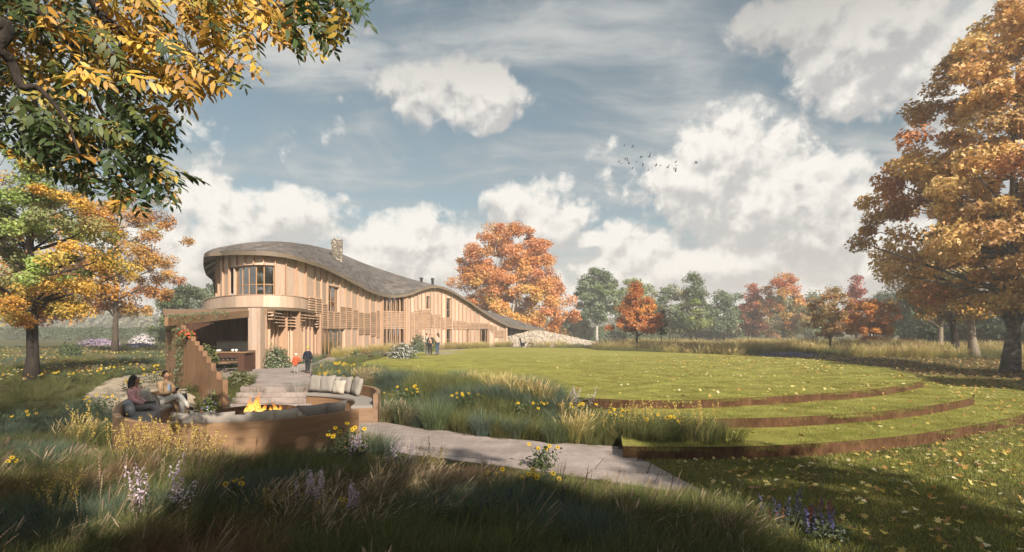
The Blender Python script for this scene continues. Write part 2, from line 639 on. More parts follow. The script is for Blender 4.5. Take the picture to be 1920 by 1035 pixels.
def mat_glass(name):
    m, t, out = new_mat(name)
    fr = t.node('ShaderNodeFresnel')
    fr.inputs[0].default_value = 1.5
    tr = t.node('ShaderNodeBsdfTransparent')
    tr.inputs[0].default_value = (0.86, 0.88, 0.88, 1)
    gl = t.node('ShaderNodeBsdfGlossy')
    gl.inputs['Roughness'].default_value = 0.03
    mx = t.node('ShaderNodeMixShader')
    t.l.new(t.math('MULTIPLY_ADD', fr.outputs[0], 1.6, 0.22, clamp=True), mx.inputs[0])
    t.l.new(tr.outputs[0], mx.inputs[1])
    t.l.new(gl.outputs[0], mx.inputs[2])
    t.l.new(mx.outputs[0], out.inputs[0])
    return m


GLASS = mat_glass('window_glass')


def mat_ground(name, cols, scale=0.6, fscale=30):
    m, t, out = new_mat(name)
    tc_ = t.node('ShaderNodeTexCoord')
    v_ = tc_.outputs['Object']
    big = t.noise(v_, scale * 0.25, 5, 0.6)
    mid = t.noise(v_, scale * 2, 6, 0.65)
    fine_ = t.noise(v_, fscale, 3, 0.7)
    f_ = t.math('ADD', t.math('MULTIPLY', big, 0.6), t.math('MULTIPLY', mid, 0.4))
    col = t.ramp(f_, [(0.35, cols[0]), (0.52, cols[1]), (0.68, cols[2])])
    col = t.mix(1.0, col, t.ramp(fine_, [(0.3, (0.6,) * 3), (0.7, (1.35,) * 3)]), 'MULTIPLY')
    principled(t, out, col, 0.95, fine_, 0.8, 0.05, 0, 0.1)
    return m


GROUND = mat_ground('meadow_ground', [(0.06, 0.066, 0.025), (0.10, 0.095, 0.038), (0.15, 0.125, 0.06)])
LAWN = mat_ground('lawn_grass', [(0.22, 0.22, 0.05), (0.29, 0.275, 0.065), (0.36, 0.32, 0.10)], 0.5, 40)

# ================================================================== SETTING
XS_ = [-80, -13, -10.4, -9.9, -3.4, -3.1, 2.0, 4.4, 5.6, 80]
Y0_ = [10, 11.5, 13.5, 17.35, 17.35, 14.6, 11.6, 12.2, 30, 34]
Y1_ = [26, 21, 18.5, 18.25, 18.25, 16.6, 14.4, 15.3, 60, 64]


def terrain_z(x, y):
    x, y = np.asarray(x, float), np.asarray(y, float)
    a = np.interp(x, XS_, Y0_)
    b = np.interp(x, XS_, Y1_)
    r = sstep(y, a, b)
    top = np.interp(x, [-80, 1.0, 2.1, 6, 80], [0, 0, -0.22, -0.22, -0.1])
    z = -0.62 + (0.60 + top) * r
    und = vnoise(x, y, 0.35, 1.0) * 0.05 + vnoise(x, y, 0.11, 4.0) * 0.07
    keep = sstep(np.abs(x + 6.7), 4.2, 8.0) * sstep(y, 3, 8) * np.where(x > -2, sstep(x, 12, 24), 1.0)
    keep = np.where((x > -9) & (x < 24) & (y > 9), np.where(y < 70, 0.0, keep), keep)
    far = sstep(y, 70, 260) * 0.9 * (0.5 + 0.5 * np.sin(x * 0.013 + 1.0))
    return z + und * keep + far * 0.3


def build_ground():
    xs = np.unique(np.concatenate([np.linspace(-14, 16, 91), np.sign(np.linspace(-1, 1, 121)) * (np.abs(np.linspace(-1, 1, 121)) ** 3.2) * 1100]))
    ys = np.unique(np.concatenate([np.linspace(2, 26, 97), -60 + (np.linspace(0, 1, 110) ** 2.6) * 1500, np.linspace(-40, 80, 70)]))
    X, Y = np.meshgrid(xs, ys)
    Z = terrain_z(X, Y)
    nx, ny = len(xs), len(ys)
    V = np.stack([X, Y, Z], -1).reshape(-1, 3)
    i = np.arange(nx * ny).reshape(ny, nx)
    Fc = np.stack([i[:-1, :-1], i[:-1, 1:], i[1:, 1:], i[1:, :-1]], -1).reshape(-1, 4)
    o = obj('ground', V, Fc, GROUND, smooth=True)
    tag(o, 'meadow ground of rough grass and soil around the terraces', None, None, 'structure')


build_ground()

# ---- round lawn in three steps with rusted steel edging
T1 = [G(1060, 745), G(1190, 752), G(1330, 750.5), G(1500, 742), G(1600, 735), G(1670, 727), G(1715, 719), G(1729, 712),
      G(1690, 697), G(1620, 685), G(1500, 672.5), G(1400, 667), G(1300, 662.5), G(1210, 659.3), G(1120, 656.5)]
T2 = [G(1250, 787, -0.2), G(1400, 786, -0.2), G(1500, 783, -0.2), G(1600, 777, -0.2), G(1700, 768, -0.2), G(1780, 756, -0.2), G(1826, 744, -0.2), G(1800, 729, -0.2), G(1740, 716, -0.2)]
T3 = [G(1168, 839, -0.4), G(1260, 840, -0.4), G(1400, 839, -0.4), G(1550, 832, -0.4), G(1700, 818, -0.4), G(1830, 798, -0.4), G(1930, 776, -0.4), G(1990, 752, -0.4), G(1900, 730, -0.4)]


def tier(front, back, z, name_e, lab_e, lab_l, thick=0.02, hgt=0.215):
    c = catmull([(p.x, p.y, 0) for p in front], 10)
    poly = [(p.x, p.y) for p in c] + back
    m = MB()
    m.add([(x, y, z) for x, y in poly], [tuple(range(len(poly)))])
    o = m.obj('lawn', LAWN)
    bm = bmesh.new()
    bm.from_mesh(o.data)
    bmesh.ops.triangulate(bm, faces=bm.faces)
    for f in bm.faces:
        if f.normal.z < 0:
            f.normal_flip()
    bm.to_mesh(o.data)
    bm.free()
    tag(o, lab_l, None, None, 'structure')
    # edging plate along the front arc
    e = MB()
    n = len(c)
    outer, inner = [], []
    for i in range(n):
        d = (c[min(i + 1, n - 1)] - c[max(i - 1, 0)]).normalized()
        nr = Vector((d.y, -d.x, 0))
        outer.append(c[i] + nr * thick)
        inner.append(c[i] - nr * 0.002)
    rings = []
    imax = max(range(n), key=lambda q: c[q].x / c[q].y)
    for i in range(n):
        lip = 0.025 if i <= imax else max(-0.02, 0.025 - 0.01 * (i - imax))     # the plate sinks into the turf where the step runs out
        rings.append([(inner[i].x, inner[i].y, z - hgt - 0.05), (outer[i].x, outer[i].y, z - hgt - 0.05), (outer[i].x, outer[i].y, z + lip), (inner[i].x, inner[i].y, z + lip)])
    e.loft(rings)
    eo = e.obj(name_e, CORTEN)
    tag(eo, lab_e, 'edging', 'rusted steel edgings of the round lawn')
    return poly


LP1 = tier(T1, [(8, 60), (-2, 63.5), (-9.4, 47), (-9.2, 36), (-8.6, 27), (-6.5, 23), (-3.0, 19.5), (0.0, 16.5)], 0.0,
           'lawn_edging', 'curved rust brown steel edging round the top step of the lawn', 'sunlit round lawn on the top step in front of the house')
LP2 = tier(T2, [(12, 24), (4, 18), (2.5, 14.5)], -0.2, 'lawn_edging', 'curved rust brown steel edging of the middle lawn step', 'narrow crescent of lawn on the middle step')
LP3 = tier(T3, [(16, 24), (6, 16), (2.6, 13)], -0.4, 'lawn_edging', 'lowest curved rust brown steel edging beside the path end', 'narrow crescent of lawn on the lowest step')


def paved(name, poly, z, label, seed, cell=(1.05, 0.72), thick=0.08, joint=0.012, rot=0.2, maxn=260, mat=None):
    """base sheet plus single slabs cut to the outline"""
    rng = random.Random(seed)
    m = MB()
    m.prism(poly, z - 0.35, z - 0.012)
    base = m.obj(name, MORTAR)
    tag(base, label, None, None, 'structure')
    xs = [p[0] for p in poly]
    ys = [p[1] for p in poly]
    cx, cy = sum(xs) / len(xs), sum(ys) / len(ys)
    R = Matrix.Rotation(rot, 2)
    Ri = Matrix.Rotation(-rot, 2)
    loc = [Ri @ Vector((p[0] - cx, p[1] - cy)) for p in poly]
    x0, x1 = min(p.x for p in loc), max(p.x for p in loc)
    y0, y1 = min(p.y for p in loc), max(p.y for p in loc)
    src = bmesh.new()
    vs = [src.verts.new((p.x, p.y, 0)) for p in loc]
    src.faces.new(vs)
    bmesh.ops.triangulate(src, faces=src.faces)
    y = y0
    k = 0
    while y < y1:
        h = cell[1] * rng.uniform(0.85, 1.15)
        rb = src.copy()
        for co, no in (((0, y + joint, 0), (0, -1, 0)), ((0, y + h - joint, 0), (0, 1, 0))):
            bmesh.ops.bisect_plane(rb, geom=rb.verts[:] + rb.edges[:] + rb.faces[:], plane_co=co, plane_no=no, clear_outer=True)
        x = x0 - rng.random() * cell[0]
        while x < x1 and len(rb.faces):
            w = cell[0] * rng.uniform(0.65, 1.5)
            b2 = rb.copy()
            for co, no in (((x + joint, 0, 0), (-1, 0, 0)), ((x + w - joint, 0, 0), (1, 0, 0))):
                if len(b2.faces):
                    bmesh.ops.bisect_plane(b2, geom=b2.verts[:] + b2.edges[:] + b2.faces[:], plane_co=co, plane_no=no, clear_outer=True)
            if len(b2.faces) and sum(f.calc_area() for f in b2.faces) > 0.03:
                dz = rng.uniform(-0.003, 0.003)
                ex = bmesh.ops.extrude_face_region(b2, geom=b2.faces[:])
                for e in ex['geom']:
                    if isinstance(e, bmesh.types.BMVert):
                        e.co.z -= 0.05
                bmesh.ops.recalc_face_normals(b2, faces=b2.faces)
                me = bpy.data.meshes.new('paving_slab')
                for v_ in b2.verts:
                    q = R @ v_.co.xy
                    v_.co = (q.x + cx, q.y + cy, v_.co.z + z + dz)
                b2.to_mesh(me)
                me.materials.append(mat or PAVE)
                o = bpy.data.objects.new('paving_slab', me)
                COL.objects.link(o)
                o.parent = base
                k += 1
            b2.free()
            x += w
        rb.free()
        y += h
    src.free()
    return base


pit_poly = [(-3.25, 11.45), (-3.7, 10.85), (-4.3, 10.3), (-5.1, 9.85), (-6.0, 9.7), (-6.9, 9.95), (-7.7, 10.5), (-8.4, 11.3), (-9.1, 12.3), (-9.6, 13.4), (-9.9, 14.4), (-9.95, 15.6),
            (-9.3, 16.2), (-8.95, 16.95), (-7.6, 17.05), (-6.3, 17.0), (-5.2, 16.9), (-4.3, 16.2), (-3.8, 15.2), (-3.55, 14.45)]
paved('pit_floor', pit_poly, -0.6, 'sunken stone floor of the round fire pit', 3, (0.8, 0.6), rot=0.5)
path_poly = [(-3.25, 11.45), (-3.55, 14.45), (-2.7, 13.75), (-1.6, 13.1), (-0.75, 12.45), (0.6, 11.85), (2.28, 11.3), (2.62, 9.6), (2.95, 8.0), (2.2, 8.3), (0.8, 9.2), (-1.0, 10.1), (-2.2, 10.7)]
paved('path', path_poly, -0.594, 'grey stone path leading from the fire pit to the lawn steps', 4, (1.25, 0.95), rot=-0.35)
patio_poly = [(-9.05, 17.75), (-7.6, 17.85), (-6.25, 17.75), (-6.9, 19.3), (-7.9, 21.5), (-8.9, 24.5), (-9.7, 29), (-11.2, 34), (-11.6, 38), (-11.2, 43), (-9.5, 46.5), (-7.9, 42.3), (-5.5, 42.5), (-4.0, 50), (-5.0, 56), (-9.2, 54.5),
              (-12.2, 50), (-13.1, 43.2), (-13.4, 39), (-12.3, 34), (-11.7, 31.8), (-12.6, 28.6), (-12.4, 26.6), (-16.5, 27), (-16.5, 23), (-12.8, 21.4), (-10.6, 20.2), (-9.3, 19.0)]
paved('patio', patio_poly, 0.0, 'pinkish stone patio between the fire pit steps and the house', 5, (1.5, 1.1), rot=0.9)
gravel_poly = [(-9.6, 15.4), (-9.7, 16.4), (-10.6, 17.4), (-12.0, 18.8), (-13.0, 20.2), (-14.2, 23.0), (-15.8, 22.8), (-15.3, 20.4), (-14.2, 18.0), (-13.0, 16.2), (-11.6, 14.9), (-10.2, 14.7)]
xs = np.arange(-16.2, -9.5, 0.16)
ys = np.arange(14.2, 24.0, 0.16)
X, Y = np.meshgrid(xs, ys)
i_ = np.arange(X.size).reshape(X.shape)
Fc = np.stack([i_[:-1, :-1], i_[:-1, 1:], i_[1:, 1:], i_[1:, :-1]], -1).reshape(-1, 4)
gsm = catmull([(p[0], p[1], 0) for p in gravel_poly], 5, True)
cx_, cy_ = X.ravel()[Fc].mean(1), Y.ravel()[Fc].mean(1)
Fc = Fc[inside([(p.x, p.y) for p in gsm], cx_, cy_)]
rng = np.random.default_rng(2)
Z = np.maximum(terrain_z(X, Y), -0.6) + 0.03 + rng.normal(0, 0.004, X.shape)
used, inv_ = np.unique(Fc, return_inverse=True)
tag(obj('gravel_path', np.stack([X, Y, Z], -1).reshape(-1, 3)[used], inv_.reshape(-1, 4), GRAVEL), 'pale gravel path curving down behind the fire pit bench', None, None, 'structure')

# ---- steps from the patio down to the pit
st = thing('stone_steps', (-7.6, 17.3, -0.6), 'four pale stone steps leading down to the fire pit', 'steps')
rng = random.Random(11)
for r in range(4):
    zt = -0.45 + 0.15 * r
    y_f = 16.92 + 0.27 * r
    cuts = [-9.0] + sorted(rng.uniform(-8.8, -6.6) for _ in range(4)) + [-6.36]
    cuts = [c for i, c in enumerate(cuts) if i == 0 or c - cuts[i - 1] > 0.25]
    cuts[-1] = -6.36
    for i in range(len(cuts) - 1):
        a, b = cuts[i] + 0.004, cuts[i + 1] - 0.004
        bow = lambda x: 0.10 * ((x + 7.65) / 1.3) ** 2 * -1 + 0.05
        m = MB()
        ya, yb = y_f + bow(a), y_f + bow(b)
        bk = 0.272 if r < 3 else 0.42
        m.hexa([(a, ya, zt - 0.15), (b, yb, zt - 0.15), (b, yb + bk, zt - 0.15), (a, ya + bk, zt - 0.15),
                (a, ya - 0.01, zt + (0.004 if r == 3 else 0)), (b, yb - 0.01, zt + (0.004 if r == 3 else 0)), (b, yb + bk, zt + (0.004 if r == 3 else 0)), (a, ya + bk, zt + (0.004 if r == 3 else 0))])
        m.obj('stone_block', PAVE, st)

# ---- curved oak bench round the pit
OUT_A = catmull([(-3.3, 11.5, 0), (-3.7, 10.85, 0), (-4.3, 10.25, 0), (-5.1, 9.78, 0), (-6.0, 9.62, 0), (-6.9, 9.85, 0), (-7.7, 10.4, 0), (-8.4, 11.2, 0), (-9.05, 12.2, 0), (-9.6, 13.3, 0), (-9.95, 14.4, 0), (-10.05, 15.25, 0)], 6)
OUT_B = catmull([(-3.6, 14.3, 0), (-3.75, 15.2, 0), (-4.25, 16.3, 0), (-5.2, 17.2, 0), (-6.35, 17.7, 0)], 8)


def offset_curve(c, dist):
    out = []
    n = len(c)
    for i in range(n):
        d = (c[min(i + 1, n - 1)] - c[max(i - 1, 0)]).normalized()
        out.append(c[i] + Vector((d.y, -d.x, 0)) * dist)
    return out


def strip(c, o0, o1, z0, z1, name, mat, parent, bevel=0.0):
    A, B = offset_curve(c, o0), offset_curve(c, o1)
    m = MB()
    rings = []
    for a, b in zip(A, B):
        if bevel:
            k = (b - a).normalized() * bevel
            rings.append([(a.x, a.y, z0), (b.x, b.y, z0), (b.x, b.y, z1 - bevel), (b.x - k.x, b.y - k.y, z1), (a.x + k.x, a.y + k.y, z1), (a.x, a.y, z1 - bevel)])
        else:
            rings.append([(a.x, a.y, z0), (b.x, b.y, z0), (b.x, b.y, z1), (a.x, a.y, z1)])
    m.loft(rings)
    return m.obj(name, mat, parent)


def bench(c, sgn, label, top=0.17):
    p = c[len(c) // 2]
    t = thing('curved_bench', (p.x, p.y, -0.6), label, 'bench')
    strip(c, 0, sgn * 0.12, -0.66, top, 'backrest', OAK, t, 0.012)
    strip(c, sgn * 0.122, sgn * 0.66, -0.6, -0.21, 'seat_base', OAK, t)
    strip(c, sgn * 0.135, sgn * 0.70, -0.208, -0.13, 'seat_pad', FABRIC, t, 0.025)
    return t


bench(OUT_A, 1, 'long curved oak bench wrapping the near side of the fire pit')
bench(OUT_B, -1, 'short curved oak bench with grey seat pad right of the stone steps')


# ---- cushions
def cushion_mesh(w, h, d, seed, mat):
    rng = random.Random(seed)
    n = 9
    V, Fc = [], []
    for side in (1, -1):
        for j in range(n):
            for i in range(n):
                u, v_ = i / (n - 1) * 2 - 1, j / (n - 1) * 2 - 1
                e = max(0.0, (1 - u ** 4) * (1 - v_ ** 4)) ** 0.55
                pin = 1 - 0.10 * (1 - abs(u)) * (v_ ** 4) - 0.0
                pin2 = 1 - 0.10 * (1 - abs(v_)) * (u ** 4)
                wr = 0.012 * math.sin(7 * u + 3 * v_ + seed) * e
                V.append((u * w / 2 * pin2, side * (d / 2 * e + wr) if side > 0 else -(d / 2 * e) + wr, v_ * h / 2 * pin))
    for s in range(2):
        o = s * n * n
        for j in range(n - 1):
            for i in range(n - 1):
                a = o + j * n + i
                f = (a, a + 1, a + n + 1, a + n)
                Fc.append(f if s else f[::-1])
    me = mesh_data('cushion', V, Fc, mat, True)
    bm = bmesh.new()
    bm.from_mesh(me)
    bmesh.ops.remove_doubles(bm, verts=bm.verts, dist=0.0005)
    bmesh.ops.recalc_face_normals(bm, faces=bm.faces)
    bm.to_mesh(me)
    bm.free()
    return me


def cushion(curve_pt, normal_in, z, w, h, lab, mat, seed, tilt=0.3, yaw=0.0, dep=0.17, off=0.2, roll=0.0):
    o = bpy.data.objects.new('cushion', cushion_mesh(w, h, dep, seed, mat))
    COL.objects.link(o)
    n = Vector(normal_in).normalized()
    ang = math.atan2(n.y, n.x) + math.pi / 2 + yaw
    q = Matrix.Rotation(ang, 4, 'Z') @ Matrix.Rotation(tilt, 4, 'X') @ Matrix.Rotation(roll, 4, 'Y')
    p = Vector(curve_pt) + n * off
    o.matrix_world = Matrix.Translation((p.x, p.y, z)) @ q
    tag(o, lab, 'cushion', 'cushions on the fire pit benches')
    return o


def on_curve(c, px, inward):
    best = min(range(len(c)), key=lambda i: abs(CX + F * c[i].x / c[i].y - px))
    i = best
    n = len(c)
    d = (c[min(i + 1, n - 1)] - c[max(i - 1, 0)]).normalized()
    return c[i], Vector((d.y, -d.x, 0)) * inward


front_c = [p for p in OUT_A if p.y < 12.3]
SZ = -0.13
for k, (px, w, h, lab, mat, yaw) in enumerate([
    (640, 0.75, 0.44, 'grey cushion nearest the open end of the long bench', FABRIC, 0.05),
    (597, 0.80, 0.44, 'wide grey cushion second from the open end of the long bench', FABRIC, -0.06),
    (572, 0.30, 0.36, 'small folded grey cushion beside the wide grey one', FABRIC2, 0.3),
    (536, 0.62, 0.46, 'cream cushion in front of the fire, right one of a pair', FABRIC2, 0.08),
    (497, 0.66, 0.46, 'pale cream cushion in front of the flames, left one of a pair', FABRIC2, -0.05),
    (457, 0.70, 0.42, 'grey cushion below the fire bowl left of the cream pair', FABRIC, 0.04),
    (412, 0.70, 0.42, 'grey cushion in the middle of the long bench below the screen wall', FABRIC, -0.04),
    (373, 0.55, 0.44, 'square grey cushion at the foot of the stepped screen wall', FABRIC, 0.08),
    (332, 0.74, 0.42, 'grey cushion in front of the woman in the camel coat', FABRIC, -0.05)]):
    p, n = on_curve(front_c, px, 1)
    h += 0.02 if 440 < px < 560 else 0.08
    w *= 0.84
    cushion(p, n, SZ + h / 2 * 0.97 + 0.01, w, h, lab, mat, 20 + k, -0.28, yaw, 0.18, 0.25)
for k, (px, w, h, z, lab, mat, yaw, off, tl) in enumerate([
    (266, 0.50, 0.38, SZ + 0.10, 'rounded grey cushion leaning by the knees of the woman in pink', FABRIC, 0.2, 0.3, -0.5),
    (238, 0.48, 0.40, SZ + 0.12, 'brown grey cushion behind the woman in the pink blazer', FABRIC, 0.0, 0.25, -0.35),
    (222, 0.50, 0.40, SZ + 0.18, 'blue grey cushion at the outer corner of the long bench', FABRIC3, 0.1, 0.2, -0.2)]):
    p, n = on_curve([q for q in OUT_A if q.y > 10.6 and q.x < -7], px, 1)
    cushion(p, n, z, w, h, lab, mat, 40 + k, tl, yaw, 0.22, off)
cushion((-9.75, 14.0, 0), (1, -0.2, 0), SZ + 0.22, 0.55, 0.5, 'pale cushion between the two seated women', FABRIC2, 51, -0.3, 0.1, 0.16, 0.12)
cushion((-9.62, 13.72, 0), (1, -0.2, 0), SZ + 0.2, 0.45, 0.42, 'small taupe cushion beside the arm of the woman in pink', FABRIC, 52, -0.35, 0.3, 0.16, 0.2)
for k, (px, w, h, lab, mat, yaw, off, roll) in enumerate([
    (684, 0.62, 0.58, 'big taupe cushion at the near end of the short bench', FABRIC, -0.1, 0.30, 0.12),
    (659, 0.50, 0.46, 'small pale cushion propped in front of two grey ones on the short bench', FABRIC2, 0.1, 0.46, 0.04),
    (655, 0.60, 0.55, 'grey cushion hidden behind the small pale one', FABRIC, 0.0, 0.22, -0.05),
    (638, 0.58, 0.56, 'grey cushion overlapped by its neighbour on the short bench', FABRIC, 0.05, 0.24, 0.1),
    (624, 0.62, 0.58, 'broad grey cushion second from the steps', FABRIC, -0.04, 0.34, -0.04),
    (607, 0.58, 0.58, 'square grey cushion nearest the stone steps', FABRIC, 0.05, 0.30, 0.03)]):
    p, n = on_curve(OUT_B, px, -1)
    cushion(p, n, SZ + h / 2 * 0.97 + 0.01, w, h, lab, mat, 60 + k, -0.25, yaw, 0.18, off, roll)

# ---- fire bowl, logs and flames
FB = Vector((-6.72, 14.1, -0.6))
fb_ = thing('fire_bowl', FB, 'wide round rusted steel fire bowl in the middle of the pit', 'fire pit')
m = MB()
m.lathe([(0.45, 0.0), (0.70, 0.03), (0.86, 0.16), (0.95, 0.36), (0.97, 0.37), (0.97, 0.385), (0.935, 0.385), (0.83, 0.19), (0.60, 0.13), (0.0, 0.12)], 40, FB)
m.obj('bowl', CORTEN, fb_, True)
m = MB()
m.lathe([(0.62, 0.131), (0.55, 0.17), (0.3, 0.20), (0.0, 0.21)], 24, FB)
ASH = mat_noise('ash', (0.012, 0.01, 0.009), (0.05, 0.045, 0.04), 12, 0.95, 0.8)
m.obj('ash_bed', ASH, fb_, True)
CHAR = mat_noise('charred_wood', (0.008, 0.006, 0.005), (0.07, 0.035, 0.018), 6, 0.9, 0.8)
for k, (dx, dy, a, L, lift) in enumerate([(-0.1, -0.05, 0.4, 0.7, 0.28), (0.12, 0.05, -0.6, 0.75, 0.30), (0.02, 0.1, 1.4, 0.6, 0.36), (0.25, -0.08, 0.1, 0.5, 0.26), (-0.28, 0.02, 2.2, 0.5, 0.26)]):
    m = MB()
    d = Vector((math.cos(a), math.sin(a), 0.12)) * L / 2
    c = FB + Vector((dx, dy, lift))
    m.tube([c - d, c - d * 0.3 + Vector((0, 0, 0.01)), c + d * 0.4, c + d], [0.055, 0.062, 0.058, 0.05], 8)
    lab = ['charred log at the front of the fire', 'charred log crossing under the tall flame', 'charred log on top of the burning pile', 'short charred log under the small flame', 'charred log sticking out left of the flames'][k]
    tag(m.obj('log', CHAR, None, True), lab, 'log', 'burning logs in the fire bowl')


def mat_flame():
    m, t, out = new_mat('flame')
    tc_ = t.node('ShaderNodeTexCoord')
    sp = t.node('ShaderNodeSeparateXYZ')
    t.l.new(tc_.outputs['Generated'], sp.inputs[0])
    n_ = t.noise(tc_.outputs['Object'], 7, 4, 0.6, 0.8)
    h_ = t.math('ADD', sp.outputs[2], t.math('MULTIPLY', t.math('SUBTRACT', n_, 0.5), 0.9))
    col = t.ramp(h_, [(0.05, (1.0, 0.72, 0.22)), (0.45, (1.0, 0.42, 0.06)), (0.95, (0.8, 0.12, 0.01))])
    e = t.node('ShaderNodeEmission')
    t.l.new(col, e.inputs[0])
    t.l.new(t.smooth(h_, 0.0, 1.0, 1.5, 0.5), e.inputs[1])
    tr = t.node('ShaderNodeBsdfTransparent')
    lw = t.node('ShaderNodeLayerWeight')
    lw.inputs[0].default_value = 0.35
    a = t.math('MULTIPLY', t.smooth(h_, 0.2, 0.95, 0.75, 0.0), t.smooth(lw.outputs['Facing'], 0.15, 0.85, 1.0, 0.0))
    mx = t.node('ShaderNodeMixShader')
    t.l.new(a, mx.inputs[0])
    t.l.new(tr.outputs[0], mx.inputs[1])
    t.l.new(e.outputs[0], mx.inputs[2])
    t.l.new(mx.outputs[0], out.inputs[0])
    return m


FLAME = mat_flame()
fl = thing('fire', FB + Vector((0, 0, 0.3)), 'bright orange flames rising from the logs in the steel bowl', 'fire')
rng = random.Random(3)
for (dx, dy, h, r) in [(-0.16, 0, 0.72, 0.11), (-0.05, 0.06, 0.85, 0.12), (0.06, -0.03, 0.62, 0.11), (0.16, 0.03, 0.48, 0.09), (-0.26, -0.04, 0.5, 0.09), (0.02, -0.12, 0.40, 0.10), (0.46, -0.04, 0.52, 0.09), (0.54, 0.02, 0.40, 0.07), (0.38, 0.0, 0.34, 0.07), (-0.1, -0.14, 0.3, 0.08)]:
    m = MB()
    rings = []
    ph = rng.uniform(0, 6)
    for i in range(11):
        t_ = i / 10
        rad = r * (math.sin(math.pi * min(1, t_ * 0.8 + 0.22)) ** 0.9) * (1 - t_ ** 2.2) + 0.004
        cx = FB.x + dx + 0.07 * math.sin(ph + 5 * t_) * t_
        cy = FB.y + dy + 0.05 * math.cos(ph + 4 * t_) * t_
        h_ = h * 0.85
        rad *= 0.72
        rings.append([(cx + rad * math.cos(a) * (1 + 0.25 * math.sin(3 * a + ph + 6 * t_)), cy + rad * math.sin(a), FB.z + 0.24 + h_ * t_) for a in [2 * math.pi * q / 10 for q in range(10)]])
    m.loft(rings)
    m.obj('flame', FLAME, fl, True)
EMB = new_mat('ember')
e_ = EMB[1].node('ShaderNodeEmission')
e_.inputs[0].default_value = (1, 0.35, 0.08, 1)
e_.inputs[1].default_value = 1.0
EMB[1].l.new(e_.outputs[0], EMB[2].inputs[0])
m = MB()
for k in range(46):
    p = FB + Vector((rng.gauss(0.1, 0.3), rng.gauss(0, 0.2), 0.55 + abs(rng.gauss(0, 0.25))))
    m.box(p, (0.007, 0.007, 0.009))
sp_ = m.obj('sparks', EMB[0])
tag(sp_, 'tiny glowing sparks drifting above the fire', 'sparks', None, 'stuff')

# ================================================================== HOUSE
house = thing('timber_house', (-13.5, 45, 0), 'long two storey timber house with wavy grey shingle roof', 'house')
FAC = [(405, 38.2), (412, 36.2), (425, 34.6), (450, 33.1), (480, 32.5), (515, 32.8), (545, 33.7), (570, 35.2), (590, 37.2), (615, 40.2), (645, 43.2), (680, 47.4), (716, 52.0), (740, 53.4), (760, 54.2), (800, 56.0), (830, 57.8), (870, 61.2), (905, 64.6), (948, 68.2)]
_fpx = [a for a, b in FAC]
_fd = [b for a, b in FAC]
_fine = catmull([(a, b, 0) for a, b in FAC], 8)
_fx = np.array([p.x for p in _fine])
_fy = np.array([p.y for p in _fine])


def fd(px):
    return float(np.interp(px, _fx, _fy))


def fp(px, out=0.0):
    d = fd(px)
    p = Vector((WX(px, d), d, 0))
    if out:
        e = 1.5
        d1, d2 = fd(px - e), fd(px + e)
        t = Vector((WX(px + e, d2) - WX(px - e, d1), d2 - d1, 0)).normalized()
        p = p + Vector((t.y, -t.x, 0)) * out
    return p


def fz(px, py):
    return CZ + (HY - py) / F * fd(px)


EAVE = [(384, 474), (406, 472.3), (435, 471), (471, 470.8), (500, 471.8), (530, 475), (545, 478), (560, 482), (576, 486.8), (605, 497), (634, 510.8), (663, 526.7), (692, 542), (714, 550.6), (730, 553.5), (739, 554.3),
        (759, 552), (774, 547.8), (793, 539.8), (808, 536), (823, 535.8), (839, 541), (855, 548.6), (866, 556), (880, 564), (890, 572), (915, 589), (934, 600), (953, 609), (972, 614), (991, 616.4), (1022, 617)]
_ex = [a for a, b in EAVE]
_ey = [b for a, b in EAVE]
OVER = 0.55
# eave in plan: the wall line pushed outwards, carried round the nose at one end and down to the stone bank at the other
eave_pl = [fp(px, OVER if px > 430 else OVER + 0.45) for px in np.linspace(409, 948, 90)]
pxs = [CX + F * p.x / p.y for p in eave_pl]
eave = []
for p, px in zip(eave_pl, pxs):
    py = float(np.interp(px, _ex, _ey))
    eave.append(Vector((p.x, p.y, CZ + (HY - py) / F * p.y)))
nose = [W(405, 525, 46), W(391, 514, 42.5), W(384.5, 503, 40), W(382, 490, 38), W(383.5, 477, 36.4)]
eave = nose + [e for e in eave if CX + F * e.x / e.y > 386]
tail = [W(962, 611.8, 69.3), W(975, 614.2, 71), W(991, 616, 73), W(1008, 616.8, 75), W(1022, 617, 76.5)]
eave = eave + tail
eave = [Vector(p) for p in catmull([tuple(p) for p in eave], 2)]
RIDGE = [(405, 525, 46.4), (396, 511, 43.5), (391, 490, 41.5), (396, 470.5, 41), (420, 465, 42), (455, 458.6, 43.5), (490, 455.3, 45.5), (520, 454.8, 47.5), (545, 455.8, 50), (580, 460, 54), (622, 469.4, 58), (670, 489.5, 61), (715, 506, 64), (760, 521, 66.5), (800, 534, 69), (850, 563, 72), (905, 581.7, 74), (960, 597, 76), (990, 606.4, 77), (1021, 616.4, 77.6)]
EPX = [405, 391, 384.5, 383.5, 400, 440, 515, 560, 600, 645, 690, 716, 745, 790, 820, 860, 905, 948, 985, 1022]   # which eave column each ridge point belongs to
# arc parameter for the eave
def eave_param(px, first):
    best, bi = 1e9, 0
    for i, e in enumerate(eave):
        q = CX + F * e.x / e.y
        if (i < 10) == first or not first and i >= 8:
            if abs(q - px) < best:
                best, bi = abs(q - px), i
    return bi
ts = [0, 2, 4, 8] + [eave_param(p, False) for p in EPX[4:]]
ts[-1] = len(eave) - 1
for i in range(1, len(ts)):
    ts[i] = max(ts[i], ts[i - 1] + 0.5)
rp = np.array([tuple(W(*r)) for r in RIDGE])
ridge = []
for i in range(len(eave)):
    ridge.append(Vector([float(np.interp(i, ts, rp[:, k])) for k in range(3)]))
for _ in range(6):
    ridge = [ridge[0]] + [(ridge[i - 1] + ridge[i] * 2 + ridge[i + 1]) / 4 for i in range(1, len(ridge) - 1)] + [ridge[-1]]


